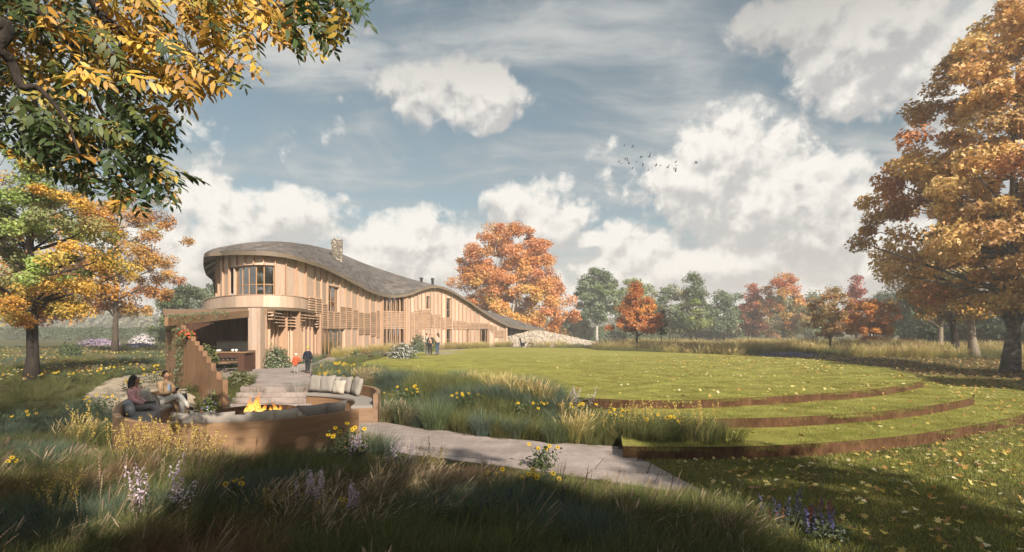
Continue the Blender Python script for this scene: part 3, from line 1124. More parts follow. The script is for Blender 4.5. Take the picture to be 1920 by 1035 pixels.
def roof_pt(i, v_):
    """surface point: v 0 at the eave, 1 at the ridge, 2 at the rear eave"""
    e, r = eave[i], ridge[i]
    if v_ <= 1:
        p = e.lerp(r, v_)
        p.z = e.z + (r.z - e.z) * (1 - (1 - v_) ** 1.25)
        return p
    b = r + (r - e) * Vector((0.9, 0.9, 0)).x * 1.0
    b = Vector((r.x + (r.x - e.x) * 0.9, r.y + (r.y - e.y) * 0.9, max(0.6, e.z - 1.2) if e.z > 2.5 else e.z * 0.6))
    t = v_ - 1
    p = r.lerp(b, t)
    p.z = r.z + (b.z - r.z) * t ** 1.25
    return p


def build_roof():
    NV = [0, 0.04, 0.15, 0.3, 0.45, 0.6, 0.75, 0.9, 1.0, 1.15, 1.35, 1.55, 1.75, 2.0]
    ne = len(eave)
    top = [[roof_pt(i, v_) for v_ in NV] for i in range(ne)]
    TH = 0.20
    m = MB()
    V = [p for row in top for p in row]
    k = len(NV)
    Fc = [(i * k + j, (i + 1) * k + j, (i + 1) * k + j + 1, i * k + j + 1) for i in range(ne - 1) for j in range(k - 1)]
    rf = obj('roof', V, Fc, SHINGLE, house, True)
    # soffit below and fascia along the eave
    m = MB()
    V = [p - Vector((0, 0, TH)) for row in top for p in row]
    m.add(V, [tuple(reversed(f)) for f in Fc])
    m.obj('soffit', SOFFIT, rf, True, fix=False)
    m = MB()
    for j, nm in ((0, 'f'), (k - 1, 'b')):
        rings = []
        for i in range(ne):
            p = top[i][j]
            d = (eave[min(i + 1, ne - 1)] - eave[max(i - 1, 0)])
            n_ = Vector((d.y, -d.x, 0)).normalized() * (1 if j == 0 else -1)
            a, b = p + n_ * 0.03, p - n_ * 0.02
            rings.append([(a.x, a.y, a.z - TH - 0.04), (a.x, a.y, a.z + 0.015), (b.x, b.y, b.z + 0.015), (b.x, b.y, b.z - TH - 0.04)])
        m.loft(rings)
    m.obj('fascia', FASCIA, rf)
    # shingle courses: every shingle a small tilted plate, jittered
    rng = np.random.default_rng(4)
    Vs, Fs = [], []
    ncourse = 26
    L = [0.0]
    for i in range(1, ne):
        L.append(L[-1] + (eave[i] - eave[i - 1]).length)
    for c in range(ncourse):
        v0 = c / ncourse * 1.02
        v1 = (c + 1.35) / ncourse * 1.02
        s = rng.random() * 0.4
        while s < L[-1] - 0.5:
            w = 0.42 + 0.25 * rng.random()
            e_ = min(s + w - 0.02, L[-1])
            q = []
            for (ss, vv) in ((s, v0), (e_, v0), (e_, v1), (s, v1)):
                i = int(np.searchsorted(L, ss)) - 1
                i = max(0, min(ne - 2, i))
                t_ = (ss - L[i]) / max(1e-6, L[i + 1] - L[i])
                vv2 = min(vv + rng.normal() * 0.004 * (vv == v0), 1.0)
                q.append(roof_pt(i, vv2).lerp(roof_pt(i + 1, vv2), t_))
            up = 0.03 + 0.02 * rng.random()
            o = len(Vs)
            Vs += [q[0] + Vector((0, 0, up)), q[1] + Vector((0, 0, up)), q[2] + Vector((0, 0, 0.008)), q[3] + Vector((0, 0, 0.008)), q[0] + Vector((0, 0, 0.004)), q[1] + Vector((0, 0, 0.004))]
            Fs += [(o, o + 1, o + 2, o + 3), (o + 4, o + 5, o + 1, o)]
            s += w
    so_ = obj('shingles', [tuple(p) for p in Vs], np.array(Fs), SHINGLE_V, rf)
    so_['kind'] = 'stuff'
    return rf


def mat_shingle_v():
    m, t, out = new_mat('roof_shingle_pieces')
    gm = t.node('ShaderNodeNewGeometry')
    tc_ = t.node('ShaderNodeTexCoord')
    n_ = t.noise(tc_.outputs['Object'], 1.1, 5, 0.6)
    f_ = t.math('ADD', t.math('MULTIPLY', gm.outputs['Random Per Island'], 0.45), t.math('MULTIPLY', n_, 0.6))
    col = t.ramp(f_, [(0.25, (0.062, 0.053, 0.049)), (0.55, (0.105, 0.093, 0.086)), (0.85, (0.165, 0.147, 0.137))])
    n2 = t.noise(tc_.outputs['Object'], 18, 3, 0.6)
    principled(t, out, col, 0.85, n2, 0.3, 0.02, 0, 0.3)
    return m


SHINGLE_V = mat_shingle_v()
roof = build_roof()

# rafters under the overhang at the rounded end
for k in range(7):
    a = eave[min(len(eave) - 1, 1 + k * 2)]
    b = ridge[min(len(eave) - 1, 6 + k * 2)]
    m = MB()
    e1 = a.lerp(b, 0.02) - Vector((0, 0, 0.30))
    e2 = fp(409 + k * 4) + Vector((0, 0, a.z - 0.05 + 0.1 * k * 0.2))
    m.bar(e1, e2, 0.09, 0.16)
    m.obj('rafter', SOFFIT, roof)


def stones_on(points, normals, sizes, seed):
    """deformed little stones at the points, one joined mesh"""
    rng = np.random.default_rng(seed)
    ph = (1 + 5 ** 0.5) / 2
    iv = np.array([(-1, ph, 0), (1, ph, 0), (-1, -ph, 0), (1, -ph, 0), (0, -1, ph), (0, 1, ph), (0, -1, -ph), (0, 1, -ph), (ph, 0, -1), (ph, 0, 1), (-ph, 0, -1), (-ph, 0, 1)], float)
    iv /= np.linalg.norm(iv[0])
    it = np.array([(0, 11, 5), (0, 5, 1), (0, 1, 7), (0, 7, 10), (0, 10, 11), (1, 5, 9), (5, 11, 4), (11, 10, 2), (10, 7, 6), (7, 1, 8), (3, 9, 4), (3, 4, 2), (3, 2, 6), (3, 6, 8), (3, 8, 9), (4, 9, 5), (2, 4, 11), (6, 2, 10), (8, 6, 7), (9, 8, 1)])
    P = np.asarray(points, float)
    n = len(P)
    q = rng.normal(size=(n, 4))
    q /= np.linalg.norm(q, axis=1, keepdims=True)
    w_, x_, y_, z_ = q.T
    R = np.stack([1 - 2 * (y_ ** 2 + z_ ** 2), 2 * (x_ * y_ - z_ * w_), 2 * (x_ * z_ + y_ * w_), 2 * (x_ * y_ + z_ * w_), 1 - 2 * (x_ ** 2 + z_ ** 2), 2 * (y_ * z_ - x_ * w_), 2 * (x_ * z_ - y_ * w_), 2 * (y_ * z_ + x_ * w_), 1 - 2 * (x_ ** 2 + y_ ** 2)], -1).reshape(n, 3, 3)
    sc = np.stack([rng.uniform(0.7, 1.3, n), rng.uniform(0.55, 1.0, n), rng.uniform(0.4, 0.8, n)], -1) * np.asarray(sizes)[:, None]
    loc = iv[None] * (1 + rng.normal(0, 0.13, (n, 12, 1))) * sc[:, None, :]
    V = np.einsum('nij,nkj->nki', R, loc) + P[:, None, :]
    Fc = (it[None] + (np.arange(n) * 12)[:, None, None]).reshape(-1, 3)
    base = np.array([(0.46, 0.40, 0.32), (0.36, 0.31, 0.25), (0.54, 0.48, 0.41), (0.25, 0.21, 0.17), (0.43, 0.35, 0.26)])
    c = base[rng.integers(0, 5, n)] * rng.uniform(0.75, 1.2, (n, 1))
    return V.reshape(-1, 3), Fc, np.repeat(c, 12, axis=0)


def mat_stonetint():
    m, t, out = new_mat('field_stone')
    at = t.node('ShaderNodeAttribute')
    at.attribute_name = 'tint'
    tc_ = t.node('ShaderNodeTexCoord')
    n_ = t.noise(tc_.outputs['Object'], 9, 4, 0.6)
    col = t.mix(1.0, at.outputs['Color'], t.ramp(n_, [(0.3, (0.75,) * 3), (0.7, (1.2,) * 3)]), 'MULTIPLY')
    principled(t, out, col, 0.9, n_, 0.4, 0.03, 0, 0.3)
    return m


FIELD = mat_stonetint()
# chimney of small field stones
CH = W(632, 500, 50.5)
chim = MB()
chim.box((CH.x, CH.y, 8.9), (0.84, 0.84, 3.2), 0.3)
ch_o = chim.obj('chimney', MORTAR, roof)
rng = np.random.default_rng(9)
pts, siz = [], []
for i in range(900):
    f = rng.integers(0, 5)
    u, w_ = rng.uniform(-0.42, 0.42), rng.uniform(7.3, 10.5)
    q = [(u, -0.42), (0.42, u), (u, 0.42), (-0.42, u)][f % 4]
    if f == 4:
        q = (u, rng.uniform(-0.42, 0.42))
        w_ = 10.5
    c, s = math.cos(0.3), math.sin(0.3)
    pts.append((CH.x + q[0] * c - q[1] * s, CH.y + q[0] * s + q[1] * c, w_))
    siz.append(rng.uniform(0.06, 0.13))
V_, F_, C_ = stones_on(pts, None, siz, 9)
C_ = C_ * np.repeat(rng.uniform(0.35, 0.95, (len(pts), 1)), 12, axis=0)
o = obj('chimney_stones', V_, F_, FIELD, roof, False, C_)
o['kind'] = 'stuff'
# two small dark roof vents
for px, py in ((790, 527), (811, 528)):
    p = W(px, py, 65)
    m = MB()
    m.lathe([(0.16, -0.5), (0.16, 0.25), (0.24, 0.27), (0.22, 0.40), (0.0, 0.46)], 10, p)
    m.obj('roof_vent', METAL_D, roof)

# ---------------- facade boards, battens, openings
# (x0, x1, y_top or None, y_bottom or None) openings in picture columns; heights in metres from the measured rows
FIN = [409, 413, 421, 433, 447, 462, 478, 495, 515, 534, 553, 571, 588, 600, 611, 623, 634.5, 646, 657, 669, 680, 692, 703, 716,
       757, 763, 769, 776, 783, 790, 797, 806, 813, 820, 827, 835, 845.5, 852, 859, 866, 873, 881, 889, 897.5, 916, 925, 935, 947.5]
NOSE_END = 597      # left of this the boards stop at the balcony floor
OPEN = [(440, 515, 3.25, 5.92), (613, 634.5, 3.30, 5.35), (717, 757, 0.0, 9.0), (798, 805, 4.2, 5.6), (835, 845.5, 3.3, 5.55), (835, 845.5, 0.05, 2.15),
        (597.5, 645, 0.0, 2.08), (873, 879, 0.0, 2.15), (898.5, 915.5, 0.0, 2.2)]


def eave_wall_z(px):
    q = fp(px, OVER)
    qx = CX + F * q.x / q.y
    py = float(np.interp(qx, _ex, _ey))
    return CZ + (HY - py) / F * q.y - 0.03


def plate(px0, px1, z0a, z0b, z1a, z1b, off=0.0, th=0.03, curve=fp):
    a, b = curve(px0, off), curve(px1, off)
    t = (b - a).normalized()
    n = Vector((t.y, -t.x, 0)) * th
    m = MB()
    m.hexa([(a.x, a.y, z0a), (a.x + n.x, a.y + n.y, z0a), (b.x + n.x, b.y + n.y, z0b), (b.x, b.y, z0b),
            (a.x, a.y, z1a), (a.x + n.x, a.y + n.y, z1a), (b.x + n.x, b.y + n.y, z1b), (b.x, b.y, z1b)])
    return m


def wall_strip(px0, px1):
    """one board column, cut by the openings"""
    ground = 3.2 if px1 <= NOSE_END + 4 else -0.1
    za, zb = eave_wall_z(px0), eave_wall_z(px1)
    segs = [(ground, None)]
    xm = (px0 + px1) / 2
    for (o0, o1, oz0, oz1) in OPEN:
        if o0 <= xm <= o1:
            new = []
            for s0, s1 in segs:
                top_ = s1 if s1 is not None else max(za, zb)
                if oz1 <= s0 or oz0 >= top_:
                    new.append((s0, s1))
                    continue
                if oz0 > s0 + 0.05:
                    new.append((s0, oz0))
                if oz1 < min(za, zb) - 0.05 if s1 is None else oz1 < s1:
                    new.append((oz1, s1))
            segs = new
    for s0, s1 in segs:
        g_ = 0.006
        a = px0 + (px1 - px0) * g_
        b = px1 - (px1 - px0) * g_
        plate(a, b, s0, s0, za if s1 is None else s1, zb if s1 is None else s1, 0.0, 0.035).obj('wall_board', CEDAR, house)


bounds = sorted(set(FIN + [717.0, 597.5, 645.0, 798.0, 805.0, 879.0, 898.5, 915.5]))
# split wide spans where openings start
for a, b in zip(bounds[:-1], bounds[1:]):
    wall_strip(a, b)


def clip_openings(px, z0, z1):
    segs = [(z0, z1)]
    for (o0, o1, oz0, oz1) in OPEN:
        if o0 + 1 < px < o1 - 1:
            new = []
            for s0, s1 in segs:
                if oz1 <= s0 or oz0 >= s1:
                    new.append((s0, s1))
                else:
                    if oz0 > s0 + 0.1:
                        new.append((s0, oz0))
                    if oz1 < s1 - 0.1:
                        new.append((oz1, s1))
            segs = new
    return segs


for px in FIN:
    z0 = 3.2 if px <= NOSE_END else -0.1
    for s0, s1 in clip_openings(px, z0, eave_wall_z(px) + 0.02):
        a = fp(px, 0.036)
        b = fp(px, 0.036 + 0.13)
        t = Vector((-(b - a).y, (b - a).x, 0)).normalized() * 0.03
        m = MB()
        m.hexa([a - t + Vector((0, 0, s0)), b - t + Vector((0, 0, s0)), b + t + Vector((0, 0, s0)), a + t + Vector((0, 0, s0)),
                a - t + Vector((0, 0, s1)), b - t + Vector((0, 0, s1)), b + t + Vector((0, 0, s1)), a + t + Vector((0, 0, s1))])
        m.obj('batten', CEDAR_FIN, house)
# strong posts beside the tall glazing and at the end corner
for px, w_ in ((714, 0.34), (760, 0.26), (947.6, 0.3), (596.5, 0.22)):
    a = fp(px, 0.1)
    zt = eave_wall_z(px) + 0.02 if px > 600 else 3.1
    m = MB()
    t_ = fp(px + 2) - fp(px - 2)
    m.box((a.x, a.y, zt / 2 - 0.05), (w_, 0.28, zt + 0.1), math.atan2(t_.y, t_.x))
    m.obj('post', CEDAR_FIN, house)

# ---------------- windows
def window(px0, px1, z0, z1, muls, rails, name='window', lab=None, rec=-0.10, fw=0.07, curtain=False):
    """frame, mullions, rails and single panes set back in the wall"""
    w_ = MB()
    a, b = fp(px0, rec), fp(px1, rec)
    if (b - a).length < 0.1:
        return
    cols = [0.0] + list(muls) + [1.0]
    rws = [0.0] + list(rails) + [1.0]
    curve = lambda t: fp(px0 + (px1 - px0) * t, rec)
    fr = MB()
    for zz in (z0 + fw / 2, z1 - fw / 2):
        for i in range(len(cols) - 1):
            p, q = curve(cols[i]), curve(cols[i + 1])
            fr.bar((p.x, p.y, zz), (q.x, q.y, zz), 0.09, fw)
    for c in (0.0, 1.0):
        p = curve(c)
        fr.bar((p.x, p.y, z0 + fw), (p.x, p.y, z1 - fw), 0.1, fw, (1, 0.2, 0))
    wo_ = fr.obj(name, FRAME, house)
    if lab:
        wo_['label'] = lab
    for c in muls:
        p = curve(c)
        m_ = MB()
        m_.bar((p.x, p.y, z0 + fw), (p.x, p.y, z1 - fw), 0.085, 0.06, (1, 0.2, 0))
        m_.obj('mullion', FRAME, wo_)
    for r in rails:
        m_ = MB()
        zz = z0 + (z1 - z0) * r
        for i in range(len(cols) - 1):
            p, q = curve(cols[i]), curve(cols[i + 1])
            m_.bar((p.x, p.y, zz), (q.x, q.y, zz), 0.07, 0.05)
        m_.obj('rail', FRAME, wo_)
    for i in range(len(cols) - 1):
        for j in range(len(rws) - 1):
            p, q = curve(cols[i]), curve(cols[i + 1])
            za, zb = z0 + (z1 - z0) * rws[j], z0 + (z1 - z0) * rws[j + 1]
            d = (q - p).normalized()
            n_ = Vector((d.y, -d.x, 0)) * 0.006
            pn = MB()
            pn.hexa([(p.x - n_.x, p.y - n_.y, za), (p.x + n_.x, p.y + n_.y, za), (q.x + n_.x, q.y + n_.y, za), (q.x - n_.x, q.y - n_.y, za),
                     (p.x - n_.x, p.y - n_.y, zb), (p.x + n_.x, p.y + n_.y, zb), (q.x + n_.x, q.y + n_.y, zb), (q.x - n_.x, q.y - n_.y, zb)])
            pn.obj('pane', GLASS, wo_)
    # reveal round the opening
    rv = MB()
    for px_, s in ((px0, 1), (px1, -1)):
        p, q = fp(px_, rec - 0.1), fp(px_, 0.10)
        rv.bar((p.x, p.y, (z0 + z1) / 2), (q.x, q.y, (z0 + z1) / 2), 0.03, z1 - z0)
    N = 6
    for zz in ([z1 + 0.012] + ([z0 - 0.012] if z0 > 0.2 else [])):
        for i in range(N):
            t0, t1 = i / N, (i + 1) / N
            p0, p1 = fp(px0 + (px1 - px0) * t0, rec - 0.1), fp(px0 + (px1 - px0) * t1, rec - 0.1)
            q0, q1 = fp(px0 + (px1 - px0) * t0, 0.12), fp(px0 + (px1 - px0) * t1, 0.12)
            rv.hexa([(p0.x, p0.y, zz - 0.012), (q0.x, q0.y, zz - 0.012), (q1.x, q1.y, zz - 0.012), (p1.x, p1.y, zz - 0.012),
                     (p0.x, p0.y, zz + 0.012), (q0.x, q0.y, zz + 0.012), (q1.x, q1.y, zz + 0.012), (p1.x, p1.y, zz + 0.012)])
    rv.obj('reveal', CEDAR, wo_)
    return wo_


window(441, 514.5, 3.27, 5.90, (0.16, 0.33, 0.52, 0.735), (0.56,), lab='wide curved upstairs window with ten panes')
window(613.5, 634, 3.32, 5.33, (0.42, 0.82), (0.42,), lab='tall narrow upstairs window above the slats')
window(598.5, 644.5, 0.02, 2.06, (0.12, 0.3, 0.45, 0.62, 0.8), (), 'glazed_door', 'wide glazed folding door at the end of the patio', -0.12)
window(717.5, 756.5, 0.02, 5.35, (0.18, 0.36, 0.54, 0.72, 0.88), (0.40, 0.60), 'glazed_wall', 'two storey glazed bay behind the slats', -0.12)
window(798.2, 804.8, 4.22, 5.58, (), (), lab='small upstairs window under the hump of the roof')
window(835.4, 845.2, 3.32, 5.53, (), (0.42,), lab='narrow upstairs window under the falling roof edge')
window(835.4, 845.2, 0.05, 2.13, (), (0.45,), 'door', 'narrow brown door below the upstairs window')
window(873.3, 878.7, 0.02, 2.13, (), (0.45,), 'door', 'dark narrow door left of the far glazed door')
window(898.8, 915.2, 0.02, 2.18, (0.3, 0.75), (), 'glazed_door', 'dark glazed door at the far end of the facade')

# ---------------- rooms behind the glass: floors and a plaster wall set back from the facade
def ribbon(pxa, pxb, off, z0, z1, name, mat, th=0.1, n=24):
    m = MB()
    r = []
    for px in np.linspace(pxa, pxb, n):
        a, b = fp(px, off), fp(px, off - th)
        r.append([(a.x, a.y, z0), (b.x, b.y, z0), (b.x, b.y, z1), (a.x, a.y, z1)])
    m.loft(r)
    return m.obj(name, mat, house)


ribbon(425, 590, -1.5, 3.26, 6.6, 'interior_wall', PLASTER)
ribbon(597, 712, -1.0, 0.0, 3.0, 'interior_wall', PLASTER)
ribbon(712, 946, -1.6, 0.0, 2.9, 'interior_wall', PLASTER)
ribbon(606, 860, -3.0, 3.2, 5.5, 'interior_wall', PLASTER)
for (a_, b_, z_) in ((412, 590, 3.12), (590, 860, 3.0), (597, 946, -0.05)):
    m = MB()
    r = []
    for px in np.linspace(a_, b_, 30):
        p, q = fp(px, -0.14), fp(px, -3.4)
        r.append([(p.x, p.y, z_), (q.x, q.y, z_), (q.x, q.y, z_ + 0.1), (p.x, p.y, z_ + 0.1)])
    m.loft(r)
    m.obj('floor_slab', PLASTER if z_ > 0 else OAK, house)

# ---------------- slats
PITCH, SLH = 0.165, 0.09
BAYS = [(577, 589, 559, 584, 0.05), (590.5, 600, 559, 613, 0.05), (602, 611, 569, 615, 0.05), (613, 623, 585, 615, 0.05), (624, 634, 585, 615, 0.05), (635.5, 646, 575, 615, 0.05), (647, 657, 575, 615, 0.05),
        (660, 669, 580, 616, 0.05), (670, 691.5, 586, 625, 0.05), (692.5, 702.5, 583, 631, 0.05), (703.5, 710.5, 583, 634, 0.05),
        (717.5, 722, 584, 617, 0.05), (723, 731, 584, 617, 0.05), (732, 739, 584, 617, 0.05), (740, 747, 584, 617, 0.05), (748, 755, 584, 617, 0.05), (756, 762.5, 585, 617, 0.05),
        (770, 776, 584, 636, 0.05), (777, 782.5, 582, 632, 0.05), (784, 789.5, 579, 628, 0.05), (790.5, 796, 579, 617, 0.05), (798, 805, 579, 617, 0.05), (808, 812.5, 588, 614, 0.05), (813.5, 819, 590, 614, 0.05),
        (821, 825, 590, 614, 0.05), (828, 833, 596, 617, 0.05), (836, 845.5, 595, 617, 0.05), (849, 855, 602, 617, 0.05), (856, 863, 603, 617, 0.05), (864, 873, 603, 617, 0.05), (874, 881, 605, 617, 0.05), (882, 889, 605, 617, 0.05),
        (890, 897, 605, 617, 0.05), (899, 915, 606, 616, 0.05), (916, 922, 608, 621, 0.05), (920, 931, 612, 624, 0.05), (927, 944, 619, 632, 0.05)]
far_slats = MB()
n_slat = 0
for (a, b, y0, y1, off) in BAYS:
    zt, zb = fz((a + b) / 2, y0), fz((a + b) / 2, y1)
    n = max(1, int(round((zt - zb) / PITCH)))
    for k in range(n + 1):
        z_ = math.floor(zt / PITCH) * PITCH - k * PITCH
        if z_ < zb - 0.05:
            break
        trim = (k % 5 == 4) * 0.0
        pm = plate(a, b - trim, z_, z_, z_ + SLH, z_ + SLH, off, 0.10)
        if a < 880:
            pm.obj('slat', CEDAR_SLAT, house)
            n_slat += 1
        else:
            far_slats.add(pm.v, pm.f)
o = far_slats.obj('slats', CEDAR_SLAT, house)
o['kind'] = 'stuff'

# thin upright fins in front of the tall glazing
for px in (722.5, 731.5, 739.5, 747.5, 755.5, 763):
    a = fp(px, 0.10)
    b = fp(px, 0.24)
    m = MB()
    zt = eave_wall_z(px) + 0.05
    m.bar((a.x, a.y, zt / 2), (b.x, b.y, zt / 2), 0.06, zt + 0.1)
    m.obj('fin', CEDAR_FIN, house)

# ---------------- balcony drum
BAL = [(382.5, 38.5), (385, 36.5), (395, 34.2), (420, 32.3), (450, 31.2), (480, 30.9), (515, 31.1), (545, 32.0), (565, 33.3), (577, 35.0)]
bal_c = catmull([(WX(a, d), d, 0) for a, d in BAL], 6)
bl = [0.0]
for i in range(1, len(bal_c)):
    bl.append(bl[-1] + (bal_c[i] - bal_c[i - 1]).length)


def bal_at(s, off=0.0):
    i = min(max(int(np.searchsorted(bl, s)) - 1, 0), len(bal_c) - 2)
    t = (s - bl[i]) / (bl[i + 1] - bl[i])
    p = bal_c[i].lerp(bal_c[i + 1], t)
    d = (bal_c[i + 1] - bal_c[i]).normalized()
    return p + Vector((d.y, -d.x, 0)) * off


npan = 17
for k in range(npan):
    s0, s1 = bl[-1] * k / npan + 0.006, bl[-1] * (k + 1) / npan - 0.006
    m = MB()
    rings = []
    for q in range(4):
        s = s0 + (s1 - s0) * q / 3
        a, b = bal_at(s, 0.0), bal_at(s, 0.05)
        rings.append([(a.x, a.y, 3.28), (b.x, b.y, 3.28), (b.x, b.y, 3.97), (a.x, a.y, 3.97)])
    m.loft(rings)
    m.obj('balcony_panel', CEDAR, house)
m = MB()
r = []
for s in np.linspace(0, bl[-1], 40):
    a, b = bal_at(s, -0.03), bal_at(s, 0.08)
    r.append([(a.x, a.y, 3.972), (b.x, b.y, 3.972), (b.x, b.y, 4.01), (a.x, a.y, 4.01)])
m.loft(r)
m.obj('balcony_cap', CEDAR_FIN, house)
m = MB()
pl = [bal_at(s, 0.03) for s in np.linspace(0, bl[-1], 40)]
poly = [(p.x, p.y) for p in pl] + [(-13.9, 38.5), (-16.5, 39.5), (-20.3, 40)]
m.prism(poly, 3.10, 3.276)
m.obj('balcony_floor', SOFFIT, house)

# ---------------- ground floor under the balcony
GW = [(494, 29.2), (508, 31.2), (523, 32.4), (536, 32.9), (548, 33.2), (560, 34.2), (575, 36.0), (597, 39.2)]


def gp(px, out=0.0):
    d = float(np.interp(px, [a for a, b in GW], [b for a, b in GW]))
    p = Vector((WX(px, d), d, 0))
    if out:
        d1 = float(np.interp(px - 2, [a for a, b in GW], [b for a, b in GW]))
        d2 = float(np.interp(px + 2, [a for a, b in GW], [b for a, b in GW]))
        t = Vector((WX(px + 2, d2) - WX(px - 2, d1), d2 - d1, 0)).normalized()
        p += Vector((t.y, -t.x, 0)) * out
    return p


gb = [494, 501, 508, 515, 523, 536, 542, 548, 554, 560, 567, 575, 582, 589, 597]
for a, b in zip(gb[:-1], gb[1:]):
    if a == 523:
        plate(a, b, 2.35, 2.35, 3.1, 3.1, 0, 0.035, gp).obj('wall_board', CEDAR, house)
        m = plate(a + 0.4, b - 0.4, 0.0, 0.0, 2.34, 2.34, -0.15, 0.05, gp)
        dr = m.obj('door', FRAME, house)
        dr['label'] = 'orange brown front door under the balcony'
        h_ = gp(533.5, -0.06)
        m = MB()
        m.bar((h_.x, h_.y, 0.95), (h_.x, h_.y, 1.25), 0.025, 0.025, (1, 0, 0))
        m.obj('handle', METAL_D, dr)
    else:
        plate(a + 0.05, b - 0.05, -0.05, -0.05, 3.1, 3.1, 0, 0.035, gp).obj('wall_board', CEDAR, house)
for px in gb:
    a, b = gp(px, 0.036), gp(px, 0.17 if px not in (523, 548) else 0.55)
    m = MB()
    m.bar((a.x, a.y, 1.52), (b.x, b.y, 1.52), 0.06, 3.14)
    m.obj('batten', CEDAR_FIN, house)
LB = [(495, 507, 586, 602), (502, 514, 583, 609), (509, 522, 583, 614), (523.8, 535.5, 592, 613), (536.5, 547, 592, 613), (549, 559, 583, 603), (549, 552, 603, 614), (560, 566.5, 581, 601), (567.5, 574.5, 581, 601), (576, 581.5, 583, 602), (582.5, 589, 585, 611), (590, 595.5, 590, 614)]
for (a, b, y0, y1) in LB:
    d = gp((a + b) / 2).y
    zt, zb = min(3.02, CZ + (HY - y0) / F * d), CZ + (HY - y1) / F * d
    z_ = math.floor(zt / 0.18) * 0.18
    while z_ > zb - 0.04:
        plate(a, b, z_, z_, z_ + 0.05, z_ + 0.05, 0.2, 0.26, gp).obj('slat', CEDAR_SLAT, house)
        n_slat += 1
        z_ -= 0.18
print('slats', n_slat)

# ---------------- outdoor kitchen: canopy, column, back wall
canopy = thing('kitchen_canopy', (-13.5, 23.5, 0), 'sloping timber canopy sheltering the outdoor kitchen beside the house', 'canopy')
A_, B_, C_, D_ = W(313, 596, 18.6), W(470, 583, 27.0), Vector((-13.6, 30.6, 3.15)), W(308, 579.5, 27.5)
th = 0.27
m = MB()
m.hexa([A_ - Vector((0, 0, th)), B_ - Vector((0, 0, th)), C_ - Vector((0, 0, th)), D_ - Vector((0, 0, th)), A_, B_, C_, D_])
m.obj('canopy_roof', OAK, canopy)
m = MB()
m.bar(A_ + Vector((0.03, -0.03, -0.13)), B_ + Vector((0.03, -0.03, -0.13)), 0.06, 0.32)
m.obj('fascia', OAK, canopy)
m = MB()
m.bar(A_ + Vector((-0.03, -0.03, -0.13)), D_ + Vector((-0.03, -0.03, -0.13)), 0.06, 0.30)
m.obj('fascia', OAK, canopy)
for k in range(3):      # column boards
    x0 = -13.15 + k * 0.205
    m = MB()
    m.box((x0 + 0.1, 26.85, 1.5), (0.2, 0.55, 3.05))
    m.obj('column_board', CEDAR, canopy)
m = MB()
m.box((-16.3, 30.0, 1.5), (4.5, 0.15, 3.0))
m.obj('back_wall', mat_noise('grey_render', (0.46, 0.41, 0.36), (0.56, 0.51, 0.45), 2.5, 0.9, 0.15), canopy)
for k in range(6):  # dark brown panelling, added to cover the sunlit end of the back wall
    m = MB()
    m.box((-18.35 + k * 0.32, 29.9, 1.5), (0.31, 0.04, 2.9))
    m.obj('wall_panel', DARKWOOD, canopy)
cup = thing('wall_cupboard', (-15.9, 29.7, 1.3), 'dark red brown cupboard hanging on the kitchen back wall', 'cupboard')
m = MB()
m.box((-15.75, 29.72, 1.98), (1.9, 0.38, 1.25))
m.obj('carcass', DARKWOOD, cup)
for k in range(5):
    m = MB()
    m.box((-16.51 + k * 0.38, 29.515, 1.98), (0.365, 0.025, 1.22))
    m.obj('door', DARKWOOD, cup)
lamp = MB()
lamp.box((-15.1, 26.3, 2.28), (0.75, 0.12, 0.07))
lamp.tube([(-15.3, 26.3, 2.31), (-15.3, 26.3, 2.62)], 0.008, 5)
lamp.tube([(-14.9, 26.3, 2.31), (-14.9, 26.3, 2.62)], 0.008, 5)
tag(lamp.obj('pendant_lamp', PLASTER), 'slim pale bar lamp hanging under the canopy', 'lamp')

kt = thing('kitchen_counter', (-13.2, 24.6, 0), 'dark timber outdoor kitchen counter with open lower shelf', 'counter')
m = MB()
m.box((-13.3, 24.65, 0.90), (2.45, 0.85, 0.06))
m.obj('worktop', OAK, kt)
m = MB()
m.box((-13.5, 24.29, 0.77), (2.0, 0.04, 0.2))
m.obj('front_panel', DARKWOOD, kt)
for x_, y_, sx_ in ((-12.33, 24.65, 0.30), (-14.4, 24.65, 0.12)):
    m = MB()
    m.box((x_, y_, 0.434), (sx_, 0.78, 0.868))
    m.obj('leg', DARKWOOD, kt)
m = MB()
m.box((-13.4, 24.65, 0.46), (1.8, 0.7, 0.04))
m.obj('shelf', OAK, kt)
t2 = thing('side_cabinet', (-12.1, 25.8, 0), 'small dark cabinet standing against the kitchen column', 'cabinet')
m = MB()
m.box((-12.95, 26.2, 0.46), (0.42, 0.6, 0.92))
m.obj('carcass', DARKWOOD, t2)
m = MB()
m.box((-12.95, 25.885, 0.44), (0.36, 0.02, 0.76))
m.obj('door', DARKWOOD, t2)
rng = random.Random(8)
for k in range(9):
    x_ = -14.2 + k * 0.2
    m = MB()
    m.tube([(x_, 24.35, 0.545), (x_ + 0.01, 24.9, 0.545)], [0.065, 0.06], 8)
    tag(m.obj('firewood_log', BARK, None, True), ['leftmost', 'second', 'third', 'fourth', 'middle', 'sixth', 'seventh', 'eighth', 'rightmost'][k] + ' log in the row on the counter shelf, counted from the left', 'log', 'firewood on the counter shelf')
def crock(name, lab, cat, x, y, prof, mat):
    m = MB()
    m.lathe(prof, 16, (x, y, 0.93))
    tag(m.obj(name, mat, None, True), lab, cat)
crock('cooking_pot', 'black cooking pot with lid in the middle of the counter', 'pot', -13.15, 24.6, [(0, 0.002), (0.14, 0.002), (0.15, 0.02), (0.15, 0.15), (0.155, 0.155), (0.14, 0.17), (0.03, 0.20), (0.03, 0.225), (0, 0.23)], BLACK)
